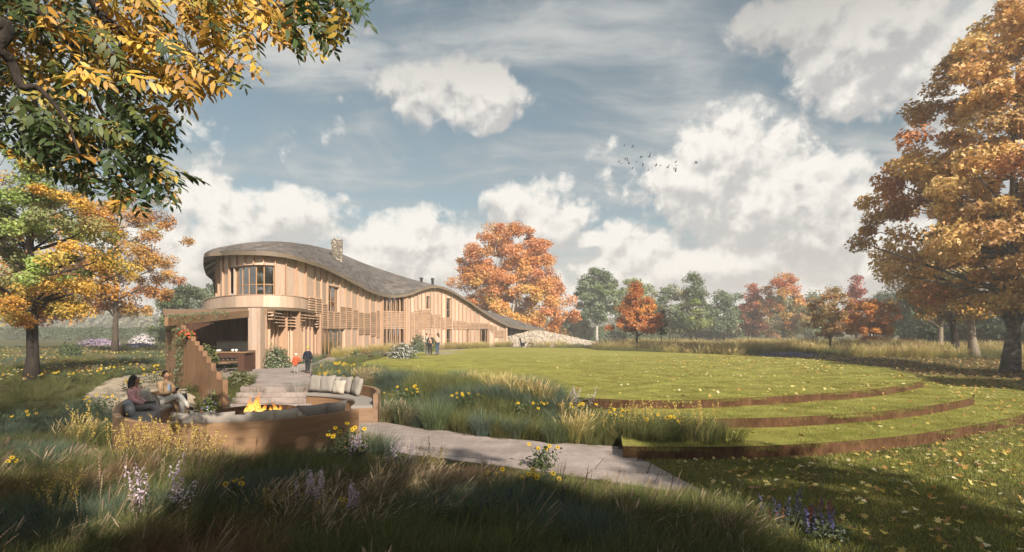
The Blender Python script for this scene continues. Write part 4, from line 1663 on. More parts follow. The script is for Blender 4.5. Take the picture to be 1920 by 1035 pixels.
crock('kettle', 'round black kettle left of the plates on the counter', 'kettle', -14.35, 24.55, [(0, 0.002), (0.16, 0.002), (0.18, 0.06), (0.13, 0.16), (0.05, 0.19), (0.02, 0.23), (0, 0.24)], BLACK)
crock('plate_stack', 'stack of white plates on the counter', 'plates', -13.5, 24.5, [(0, 0.002), (0.09, 0.002), (0.13, 0.02), (0.13, 0.09), (0.11, 0.09), (0, 0.085)], WHITEC)
crock('salad_bowl', 'wide pale bowl left of the plate stack', 'bowl', -13.85, 24.55, [(0, 0.002), (0.08, 0.002), (0.17, 0.10), (0.165, 0.10), (0.07, 0.02), (0, 0.018)], STONE)
crock('cup', 'left one of two small cream cups on the counter', 'cup', -12.83, 24.5, [(0, 0.002), (0.05, 0.002), (0.06, 0.11), (0.052, 0.11), (0.045, 0.01), (0, 0.01)], WHITEC)
crock('cup', 'right one of two small cream cups on the counter', 'cup', -12.68, 24.52, [(0, 0.002), (0.05, 0.002), (0.06, 0.11), (0.052, 0.11), (0.045, 0.01), (0, 0.01)], WHITEC)
crock('frying_pan', 'flat black pan at the column end of the counter', 'pan', -12.42, 24.62, [(0, 0.002), (0.12, 0.002), (0.15, 0.05), (0.145, 0.05), (0.115, 0.01), (0, 0.01)], BLACK)
sb = thing('kitchen_bench', (-13.4, 23.9, 0), 'low wooden bench with thin metal legs before the counter', 'bench')
m = MB()
m.box((-13.4, 23.85, 0.45), (1.5, 0.32, 0.05))
m.obj('seat', OAK, sb)
for x_ in (-14.0, -12.8):
    m = MB()
    for y_ in (23.74, 23.96):
        m.tube([(x_, y_, 0.425), (x_, y_, 0.0)], 0.018, 6)
    m.bar((x_, 23.74, 0.03), (x_, 23.96, 0.03), 0.03, 0.03)
    m.obj('leg', METAL_D, sb)

# ---------------- stepped screen wall of upright boards
scr = thing('screen_wall', (-10.2, 17.4, -0.6), 'stepped wall of upright oak boards rising towards the kitchen canopy', 'wall')


def scr_pt(px):
    k = (px - CX) / F
    t = (-8.6 - 15.9 * k) / (3 + 2.8 * k)
    return Vector((-8.6 - 3 * t, 15.9 + 2.8 * t, 0))


steps_ = [(418, 406, 713), (406, 396, 697.5), (396, 387, 681.6), (387, 380, 668.6), (380, 372.5, 658.4), (372.5, 365.5, 648), (365.5, 358.5, 640), (358.5, 352, 631), (352, 346, 624), (346, 340, 616.5), (340, 333.5, 608), (333.5, 327, 608), (327, 319.5, 608), (319.5, 311, 608)]
for a, b, y in steps_:
    p, q = scr_pt(a - 0.04), scr_pt(b)
    zt = min(CZ + (HY - y) / F * p.y, 2.06)
    d = (q - p).normalized()
    n = Vector((-d.y, d.x, 0)) * 0.14
    m = MB()
    m.hexa([(p.x, p.y, -0.66), (q.x, q.y, -0.66), (q.x - n.x, q.y - n.y, -0.66), (p.x - n.x, p.y - n.y, -0.66), (p.x, p.y, zt), (q.x, q.y, zt), (q.x - n.x, q.y - n.y, zt), (p.x - n.x, p.y - n.y, zt)])
    ob = m.obj('upright_board', OAK_B, scr)
    bv = ob.modifiers.new('edge', 'BEVEL')
    bv.width = 0.003
    bv.segments = 1

# ---------------- bank of field stones at the tail of the roof
mound = thing('stone_bank', (5, 70, 0), 'sloping bank of pale field stones under the low end of the roof', 'stone bank')


def mound_z(x, y):
    """height of the stone bank: a ridge running from the house end, falling towards the lawn"""
    top = np.interp(x, [-2, 0, 3, 4.6, 7, 10, 14.5], [2.2, 2.2, 2.05, 1.85, 1.35, 0.65, -0.2])
    yc = np.interp(x, [-2, 14.5], [76, 74])
    f = np.interp(np.abs(y - yc), [0, 2.0, 9.5], [1.0, 0.94, -0.12])
    return top * f + 0.06 * np.sin(3 * x + 2 * y) * (f > 0)


xs = np.linspace(-1.2, 14.5, 60)
ys = np.linspace(65.5, 85, 60)
X, Y = np.meshgrid(xs, ys)
Z = mound_z(X, Y) - 0.1
i = np.arange(3600).reshape(60, 60)
Fc = np.stack([i[:-1, :-1], i[:-1, 1:], i[1:, 1:], i[1:, :-1]], -1).reshape(-1, 4)
obj('bank_core', np.stack([X, Y, Z], -1).reshape(-1, 3), Fc, STONE, mound, True)
rng = np.random.default_rng(21)
x = rng.uniform(-0.7, 14.2, 14000)
y = rng.uniform(65.6, 78.5, 14000)
z = mound_z(x, y)
ok = (z > -0.05)
x, y, z = x[ok], y[ok], z[ok]
V_, F_, C_ = stones_on(np.stack([x, y, z - 0.03], -1), None, rng.uniform(0.07, 0.17, len(x)), 22)
o = obj('bank_stones', V_, F_, FIELD, mound, False, C_)
o['kind'] = 'stuff'

# ---------------- dark lounge chair and footstool on the lawn edge
lc = thing('lounge_chair', (1.05, 65.2, 0), 'dark low lounge chair in front of the stone bank', 'chair')
m = MB()
cl = catmull([(0.85, 64.9, 0.95), (0.98, 64.95, 0.55), (1.1, 65, 0.33), (1.5, 65.05, 0.36), (1.75, 65.1, 0.46)], 5)
r = [[(p.x, p.y - 0.36, p.z), (p.x, p.y + 0.36, p.z), (p.x + 0.16, p.y + 0.34, p.z + 0.20), (p.x + 0.16, p.y - 0.34, p.z + 0.20)] for p in cl]
m.loft(r)
m.obj('seat', BLACK, lc, True)
for sgn in (-1, 1):
    m = MB()
    m.tube([(1.0, 65 + sgn * 0.3, 0.4), (0.85, 65 + sgn * 0.33, 0.0)], 0.025, 6)
    m.tube([(1.5, 65 + sgn * 0.3, 0.38), (1.6, 65 + sgn * 0.33, 0.0)], 0.025, 6)
    m.obj('leg', METAL_D, lc)
m = MB()
m.box((1.28, 65.05, 0.2), (0.5, 0.62, 0.34))
m.obj('base', BLACK, lc)
fs = thing('footstool', (2.3, 65.2, 0), 'dark footstool beside the lounge chair', 'footstool')
m = MB()
cl = catmull([(2.0, 65.1, 0.30), (2.2, 65.1, 0.42), (2.45, 65.1, 0.36), (2.65, 65.1, 0.22)], 5)
m.loft([[(p.x, p.y - 0.28, p.z - 0.05), (p.x, p.y + 0.28, p.z - 0.05), (p.x, p.y + 0.28, p.z + 0.16), (p.x, p.y - 0.28, p.z + 0.16)] for p in cl])
m.obj('seat', BLACK, fs, True)
for x_ in (2.1, 2.5):
    m = MB()
    m.tube([(x_, 64.9, 0.3), (x_, 64.9, 0.0)], 0.02, 6)
    m.tube([(x_, 65.3, 0.3), (x_, 65.3, 0.0)], 0.02, 6)
    m.obj('leg', METAL_D, fs)

# ================================================================== PLANTS
TMPL = {
    'diamond': (np.array([(0, 0, 0), (0.5, -0.30, 0.06), (1, 0, -0.06), (0.5, 0.30, 0.06)], float), np.array([(0, 1, 2), (0, 2, 3)])),
    'oval': (np.array([(0, 0, 0), (0.3, -0.2, 0.04), (0.72, -0.17, 0.02), (1, 0, -0.10), (0.72, 0.17, 0.02), (0.3, 0.2, 0.04)], float), np.array([(0, 1, 5), (1, 2, 5), (2, 4, 5), (2, 3, 4)])),
    'maple': (np.array([(0.0, 0, 0), (0.12, -0.42, 0.08), (0.30, -0.20, 0.0), (0.62, -0.44, 0.10), (0.62, -0.16, 0.0), (1.0, 0, -0.10), (0.62, 0.16, 0.0), (0.62, 0.44, 0.10), (0.30, 0.20, 0.0), (0.12, 0.42, 0.08)], float),
              np.array([(0, 1, 2), (2, 3, 4), (4, 5, 6), (6, 7, 8), (8, 9, 0), (0, 2, 8), (2, 4, 6), (2, 6, 8)])),
}


def leaves_mesh(P, N, size, tmpl, rng, droop=0.0):
    """leaf faces at P facing N; returns V,F and leaf index per vertex"""
    tv, tf = TMPL[tmpl]
    n = len(P)
    N = N / (np.linalg.norm(N, axis=1, keepdims=True) + 1e-9)
    A = rng.normal(size=(n, 3))
    A[:, 2] -= droop
    A -= N * np.sum(A * N, 1, keepdims=True)
    A /= np.linalg.norm(A, axis=1, keepdims=True) + 1e-9
    B = np.cross(N, A)
    s = np.asarray(size).reshape(-1, 1, 1) if hasattr(size, '__len__') else size
    V = P[:, None, :] + (A[:, None, :] * tv[None, :, 0:1] + B[:, None, :] * tv[None, :, 1:2] + N[:, None, :] * tv[None, :, 2:3]) * s
    Fc = tf[None] + (np.arange(n) * len(tv))[:, None, None]
    return V.reshape(-1, 3), Fc.reshape(-1, 3), len(tv)


def pal_mix(pal, n, rng):
    pal = np.array(pal, float)
    i, j = rng.integers(0, len(pal), n), rng.integers(0, len(pal), n)
    w = rng.random((n, 1)) ** 1.5
    return pal[i] * (1 - w) + pal[j] * w


TMPL['lobed'] = (np.array([(0, 0, 0), (0.35, -0.46, 0.10), (0.52, -0.16, 0.0), (1.0, 0, -0.12), (0.52, 0.16, 0.0), (0.35, 0.46, 0.10)], float), np.array([(0, 1, 2), (0, 2, 4), (2, 3, 4), (0, 4, 5)]))
PROFILE = {
    'round': lambda t: np.sqrt(np.clip(1 - (2 * t - 0.9) ** 2 / 1.21, 0, 1)),
    'oval': lambda t: np.clip(np.sin(np.pi * np.clip(t, 0, 1) ** 0.75), 0, 1) ** 0.65,
    'cone': lambda t: np.clip(1.02 - t, 0, 1) ** 0.75 * np.clip(t * 7 + 0.35, 0, 1),
    'dome': lambda t: np.sqrt(np.clip(1 - t ** 2.2, 0, 1)) * np.clip(t * 5 + 0.55, 0, 1),
    'spread': lambda t: np.clip(np.sin(np.pi * np.clip(t, 0, 1) ** 1.3), 0, 1) ** 0.6,
}


def make_tree(name, label, base, H, cb, rx, ry=None, prof='round', tr=0.3, ncl=110, lpc=110, leaf=0.22, clr=0.8, pal=None, bark=None, seed=0,
              lean=(0, 0), stems=1, tmpl='diamond', nlimb=20, outer=0.45, group=None, rough=0.35, cshift=(0, 0), palfn=None, flat=0.65, droop=0.3, cat='tree', branch_vis=1.0):
    rng = np.random.default_rng(seed)
    base = Vector(base)
    ry = ry or rx
    t = thing(name, base, label, cat, group)
    pr = PROFILE[prof]
    # clump centres
    C, Tt = [], []
    while len(C) < ncl:
        tt, th = rng.random(), rng.random() * 2 * math.pi
        w = pr(np.array(tt))
        if rng.random() > w ** 1.2 + 0.08:
            continue
        lob = 1 + rough * (math.sin(2 * th + seed + 5 * tt) * 0.5 + math.sin(5 * th + 2.1 * seed + 9 * tt) * 0.35 + rng.normal() * 0.25)
        lob = min(lob, 1.16)
        r = w * lob * rng.random() ** outer
        C.append((cshift[0] * tt + lean[0] * tt + r * rx * math.cos(th), cshift[1] * tt + lean[1] * tt + r * ry * math.sin(th), cb + (H - cb) * tt))
        Tt.append(tt)
    C = np.array(C)
    Tt = np.array(Tt)
    # wood
    wood = MB()
    skel = []
    stem_tops = []
    for s in range(stems):
        a = 2 * math.pi * s / max(stems, 1) + seed
        sp = 0.0 if stems == 1 else rx * 0.10
        pts = []
        top = cb + (H - cb) * (0.82 if stems == 1 else rng.uniform(0.6, 0.85))
        for k in range(9):
            q = k / 8
            dx = lean[0] * q + sp * math.cos(a) * (0.3 + 2.2 * q) + 0.10 * tr * 4 * math.sin(3.1 * q + seed + s) * (q > 0)
            dy = lean[1] * q + sp * math.sin(a) * (0.3 + 2.2 * q) + 0.10 * tr * 4 * math.cos(2.3 * q + seed * 2 + s) * (q > 0)
            pts.append((dx, dy, top * q))
        rad = [tr * (1.45 if k == 0 else 1.0) * (1 - 0.86 * (k / 8) ** 1.1) * (1 if stems == 1 else 0.6) for k in range(9)]
        pts[0] = (pts[0][0], pts[0][1], -0.15)
        wood.tube([base + Vector(p) for p in pts], rad, 10)
        for p, r_ in zip(pts, rad):
            if p[2] > cb * 0.55:
                skel.append((Vector(p), r_))
    order = rng.permutation(ncl)
    limbs = order[:nlimb]
    allp = list(skel)
    for ci in limbs:
        c = Vector(C[ci])
        cand = [s for s in skel if s[0].z < c.z - 0.25 * math.hypot(c.x - s[0].x, c.y - s[0].y)] or [skel[0]]
        st_ = min(cand, key=lambda s: (s[0] - c).length)
        p0, r0 = st_[0], st_[1]
        mid = p0.lerp(c, 0.5) + Vector((0, 0, -0.06 * (c - p0).length + 0.0)) + Vector(rng.normal(0, 0.05, 3)) * (c - p0).length
        pts = []
        for k in range(6):
            q = k / 5
            pts.append(p0 * (1 - q) ** 2 + mid * 2 * q * (1 - q) + c * q * q)
        r1 = min(r0 * 0.6, tr * 0.38) * branch_vis
        rad = [max(0.012, r1 * (1 - 0.88 * k / 5)) for k in range(6)]
        wood.tube([base + p for p in pts], rad, 6, False)
        allp += [(p, r_) for p, r_ in list(zip(pts, rad))[1:]]
    ap = np.array([tuple(p[0]) for p in allp])
    for ci in order[nlimb:]:
        c = C[ci]
        dd = np.linalg.norm(ap - c, axis=1) + np.where(ap[:, 2] > c[2] + 0.3, 3.0, 0)
        j = int(np.argmin(dd))
        p0, r0 = allp[j]
        if dd[j] < 0.15:
            continue
        c = Vector(c)
        mid = p0.lerp(c, 0.55) + Vector(rng.normal(0, 0.08, 3)) * (c - p0).length
        wood.tube([base + p0, base + mid, base + c], [max(0.01, r0 * 0.55), max(0.008, r0 * 0.35), 0.006], 4, False)
    wo_ = wood.obj('trunk', bark or BARK, t, True, fix=False)
    # leaves
    n = ncl * lpc
    ci = np.repeat(np.arange(ncl), lpc)
    off = rng.normal(size=(n, 3))
    off /= np.linalg.norm(off, axis=1, keepdims=True)
    off *= (rng.random((n, 1)) ** 0.45) * clr * (0.6 + 0.8 * rng.random(ncl))[ci][:, None]
    off[:, 2] *= flat
    P = C[ci] + off
    axis = np.array([lean[0] * 0.5, lean[1] * 0.5, cb + (H - cb) * 0.35])
    outw = P - axis
    outw /= np.linalg.norm(outw, axis=1, keepdims=True)
    N = outw * 0.55 + np.array([0, 0, 0.45]) + rng.normal(size=(n, 3)) * 0.55
    V, Fc, k = leaves_mesh(P + np.array(tuple(base)), N, leaf * rng.uniform(0.65, 1.3, n), tmpl, rng, droop)
    if palfn is not None:
        cc = palfn(C, Tt, rng)
    else:
        cc = pal_mix(pal, ncl, rng)
    col = cc[ci] * 1.22 * rng.uniform(0.72, 1.25, (n, 1)) * (1 + rng.normal(0, 0.05, (n, 3)))
    obj('crown', V, Fc, LEAF, t, False, np.repeat(np.clip(col, 0.003, 0.9), k, axis=0))
    return t


ORANGE = [(0.50, 0.17, 0.035), (0.55, 0.24, 0.045), (0.58, 0.32, 0.06), (0.44, 0.13, 0.04)]
GOLD = [(0.50, 0.29, 0.045), (0.56, 0.34, 0.06), (0.46, 0.21, 0.035), (0.38, 0.27, 0.05)]
AMBER = [(0.52, 0.30, 0.10), (0.56, 0.35, 0.13), (0.45, 0.23, 0.08), (0.60, 0.41, 0.18), (0.38, 0.22, 0.09)]
RED = [(0.36, 0.085, 0.055), (0.42, 0.12, 0.07), (0.30, 0.07, 0.05)]
RUST = [(0.42, 0.15, 0.04), (0.36, 0.11, 0.03), (0.47, 0.19, 0.05)]
GREEN = [(0.10, 0.145, 0.05), (0.135, 0.18, 0.065), (0.08, 0.12, 0.045)]
LIME = [(0.24, 0.30, 0.06), (0.30, 0.34, 0.08), (0.19, 0.25, 0.055)]
SAGE = [(0.15, 0.185, 0.105), (0.19, 0.225, 0.13), (0.115, 0.15, 0.085)]
DKGREEN = [(0.035, 0.055, 0.022), (0.05, 0.07, 0.028), (0.028, 0.045, 0.02)]
OLIVE = [(0.22, 0.22, 0.075), (0.28, 0.24, 0.085), (0.17, 0.185, 0.065)]


def surf_z(x, y):
    z = terrain_z(x, y)
    for poly, lz in ((LP3, -0.4), (LP2, -0.2), (LP1, 0.0)):
        z = np.where(inside(poly, x, y), np.maximum(z, lz), z)
    return z


def tz(x, y):
    return float(terrain_z(x, y))


def at(px, d):
    x = WX(px, d)
    return Vector((x, d, tz(x, d)))


def hgt(py, d, b):
    return CZ + (HY - py) / F * d - b.z


# left foreground tree, green and gold
b = at(58, 19.8)


def left_pal(C, T, rng):
    c = pal_mix(GOLD, len(C), rng)
    g_ = pal_mix(LIME, len(C), rng)
    m_ = (np.abs(C[:, 0] - 0.1) < 1.5) & (T > 0.2) & (rng.random(len(C)) < 0.6)
    c[m_] = g_[m_]
    m2 = rng.random(len(C)) < 0.18
    c[m2] = pal_mix(OLIVE, int(m2.sum()), rng)
    return c


make_tree('oak_tree', 'dark trunked tree with green and gold leaves at the left edge', b, hgt(255, 19.8, b), 2.3, 2.9, 2.6, 'oval', 0.21, 140, 300, 0.115, 0.50, None, BARK_D, 3, (-0.2, 0.3), 1, 'diamond', 30, 0.5, rough=0.3, palfn=left_pal)
b = at(215, 45)
make_tree('maple_tree', 'orange gold maple with open branches between the dark tree and the house', b, hgt(350, 45, b), 3.2, 5.0, 4.8, 'round', 0.24, 115, 250, 0.20, 0.80, GOLD + [(0.52, 0.25, 0.06), (0.55, 0.30, 0.07)], BARK, 8, (0.3, 0), 1, 'diamond', 36, 0.42, rough=0.35)
b = at(62, 50)
make_tree('beech_tree', 'pale trunked orange tree behind the dark left tree', b, 9.5, 3.0, 4.2, 4, 'round', 0.36, 70, 120, 0.32, 1.0, ORANGE + GOLD, BARK_L, 12, nlimb=16)
b = at(345, 66)
make_tree('holly_tree', 'dark green bushy tree behind the kitchen canopy', b, hgt(538, 66, b), 0.8, 3.4, 3, 'dome', 0.25, 70, 130, 0.30, 0.9, GREEN + DKGREEN, BARK_D, 14, nlimb=10)
b = at(392, 85)
make_tree('willow_tree', 'grey green tree peeping out left of the balcony', b, hgt(533, 85, b), 1.0, 3.6, 3, 'dome', 0.25, 60, 120, 0.36, 1.0, SAGE, BARK, 15, nlimb=10)

# the big orange maple behind the house
b = at(955, 84)


def mid_pal(C, T, rng):
    c = pal_mix([(0.56, 0.26, 0.06), (0.60, 0.33, 0.085), (0.55, 0.23, 0.07)], len(C), rng)
    r = pal_mix([(0.60, 0.29, 0.10), (0.58, 0.26, 0.09)], len(C), rng)
    m_ = (T > 0.55) & (rng.random(len(C)) < 0.4) | (C[:, 0] > 5) & (rng.random(len(C)) < 0.3)
    c[m_] = r[m_]
    y_ = (T < 0.45) & (np.abs(C[:, 0]) < 5) & (rng.random(len(C)) < 0.6)
    c[y_] = pal_mix([(0.60, 0.34, 0.07), (0.58, 0.38, 0.10)], int(y_.sum()), rng)
    return c


make_tree('maple_tree', 'large round orange maple with pale stems behind the low roof end', b, hgt(421, 84, b), 1.2, 10.4, 8.5, 'dome', 0.42, 300, 270, 0.34, 1.25, None, BIRCH, 21, (0, 0), 4, 'diamond', 46, 0.40, rough=0.15, palfn=mid_pal)

# trees beyond the lawn
b = at(1119, 112)
make_tree('pear_tree', 'tall grey green tree with white trunk right of the stone bank', b, hgt(500, 112, b), 4.2, 4.6, 4.2, 'oval', 0.30, 110, 150, 0.48, 1.05, SAGE + GREEN, BIRCH, 31, nlimb=18, rough=0.22)
b = at(1193, 57)
make_tree('rowan_tree', 'small rust orange tree with dark trunk at the lawn edge', b, hgt(532, 57, b), 1.9, 2.7, 2.5, 'cone', 0.15, 90, 150, 0.22, 0.55, RUST + ORANGE[:2], BARK_D, 32, nlimb=24)
b = at(1240, 58)
make_tree('young_tree', 'thin dark young tree right of the rust orange tree', b, hgt(575, 58, b), 1.5, 0.9, 0.9, 'oval', 0.06, 24, 60, 0.16, 0.4, [(0.10, 0.09, 0.05), (0.14, 0.10, 0.06), (0.08, 0.09, 0.04)], BARK_D, 33, nlimb=8)
b = at(1190, 135)
make_tree('lime_tree', 'light green round tree behind the rust orange tree', b, hgt(524, 135, b), 2.5, 5.6, 5, 'round', 0.35, 70, 130, 0.60, 1.5, LIME, BARK, 34, nlimb=10)
b = at(1300, 96)
make_tree('birch_tree', 'soft green feathery tree in the middle of the far trees', b, hgt(515, 96, b), 2.4, 4.2, 4, 'cone', 0.22, 90, 150, 0.34, 1.1, GREEN + LIME[:1] + SAGE, BARK_L, 35, nlimb=18, droop=1.2)
b = at(1256, 108)
make_tree('alder_tree', 'olive green tree with forked pale trunk left of the feathery tree', b, hgt(538, 108, b), 1.8, 4.6, 4, 'round', 0.3, 70, 130, 0.44, 1.2, OLIVE + SAGE, BARK_L, 36, stems=2, nlimb=12)
b = at(1362, 118)
make_tree('hornbeam_tree', 'dark sage green tree right of the feathery tree', b, hgt(546, 118, b), 1.5, 5.2, 5, 'dome', 0.3, 70, 130, 0.5, 1.3, GREEN + SAGE, BARK, 37, nlimb=10)
b = at(1411, 116)
make_tree('red_maple_tree', 'pinkish red tree at the start of the far right trees', b, hgt(524, 116, b), 1.4, 3.6, 3.4, 'cone', 0.22, 70, 120, 0.42, 1.0, RED + [(0.5, 0.17, 0.09)], BARK, 38, nlimb=12)
b = at(1468, 112)
make_tree('maple_tree', 'orange topped olive tree beside the pinkish red one', b, hgt(508, 112, b), 1.4, 4.6, 4.2, 'round', 0.3, 80, 130, 0.44, 1.2, None, BARK, 39, nlimb=12,
          palfn=lambda C, T, rng: np.where((T > 0.62)[:, None] | (rng.random((len(C), 1)) < 0.2), pal_mix(ORANGE, len(C), rng), pal_mix(OLIVE + GOLD[2:], len(C), rng)))
b = at(1557, 56)
make_tree('amelanchier_tree', 'thin brown orange tree with a dark straight trunk', b, hgt(540, 56, b), 1.6, 2.6, 2.4, 'round', 0.13, 80, 110, 0.20, 0.55, [(0.32, 0.17, 0.06), (0.38, 0.18, 0.06), (0.26, 0.18, 0.07)], BARK_D, 40, nlimb=28, outer=0.5)
b = at(1606, 98)
make_tree('sweetgum_tree', 'spiky dark red tree behind the orange bush tree', b, hgt(518, 98, b), 1.5, 3.4, 3, 'cone', 0.22, 70, 110, 0.38, 0.9, RED + [(0.28, 0.06, 0.06)], BARK, 41, nlimb=14, rough=0.55)
b = at(1637, 63)
make_tree('japanese_maple', 'low wide orange bush tree in front of the red one', b, hgt(562, 63, b), 0.5, 3.3, 2.8, 'spread', 0.16, 100, 130, 0.22, 0.6, [(0.52, 0.22, 0.04), (0.46, 0.17, 0.03), (0.55, 0.26, 0.055)], BARK_D, 42, stems=3, nlimb=30, flat=0.5)
for k, (px, d, ty, rx, pal_, lab) in enumerate([
    (1525, 130, 548, 5.5, GREEN + SAGE, 'dull green tree between the orange topped tree and the brown one'),
    (1672, 125, 546, 6.5, GREEN + DKGREEN, 'dark green tree right behind the spiky red tree'),
    (1722, 88, 540, 4.5, DKGREEN + GREEN, 'dark green tree left of the woodland trunks'),
    (1440, 150, 560, 8.0, OLIVE + RUST[:1], 'hazy olive tree low behind the pinkish red tree'),
    (1075, 120, 590, 4.0, OLIVE + SAGE, 'low olive thicket left of the white trunked tree')]):
    b = at(px, d)
    make_tree('far_tree', lab, b, hgt(ty, d, b), 1.0, rx, rx * 0.9, 'dome', 0.3, 70, 120, 0.5, 1.4, pal_, BARK_D, 50 + k, nlimb=8, group='trees beyond the lawn')

# woodland at the right
for k, (px, d, ty, rx, tr, bk, lab, csh) in enumerate([
    (1760, 58, 470, 4.2, 0.30, BARK_L, 'slender trunk woodland tree left of the dark one', (0, 0)),
    (1790, 50, 455, 4.0, 0.34, BARK_D, 'dark trunk woodland tree in the middle of three', (-0.8, 0)),
    (1828, 46, 430, 4.6, 0.36, BARK_L, 'grey forked woodland tree right of the dark one', (-0.5, 0))]):
    b = at(px, d)
    make_tree('woodland_tree', lab, b, hgt(ty, d, b), 3.6, rx, rx, 'oval', tr, 85, 110, 0.30, 0.85, GOLD[:2] + OLIVE + [(0.40, 0.27, 0.06)], bk, 70 + k, (csh[0], csh[1]), 1, 'diamond', 34, 0.42, group='woodland trees at the right')
b = at(1893, 32.5)


def right_pal(C, T, rng):
    c = pal_mix(AMBER, len(C), rng)
    m_ = rng.random(len(C)) < 0.05
    c[m_] = pal_mix([(0.42, 0.16, 0.06), (0.36, 0.13, 0.05)], int(m_.sum()), rng)
    return c


make_tree('maple_tree', 'huge amber maple with mottled trunk filling the right edge', b, hgt(12, 32.5, b), 4.0, 7.2, 7.0, 'oval', 0.38, 330, 300, 0.27, 0.95, None, BIRCH_D, 90, (0.3, -0.5), 1, 'lobed', 80, 0.33, rough=0.22, palfn=right_pal, droop=0.8)
for k, (px, d, ty, rx) in enumerate([(1860, 72, 520, 5), (1925, 66, 500, 6), (1800, 84, 545, 5.5)]):
    b = at(px, d)
    make_tree('yew_tree', ['dark yew deep in the woodland shade behind the mottled trunk', 'dark yew at the very right edge of the woodland', 'dark yew behind the slender woodland trunks'][k], b, hgt(ty, d, b), 0.4, rx, rx * 0.8, 'dome', 0.3, 80, 120, 0.42, 1.1, DKGREEN, BARK_D, 80 + k, nlimb=8, group='dark yews in the woodland')


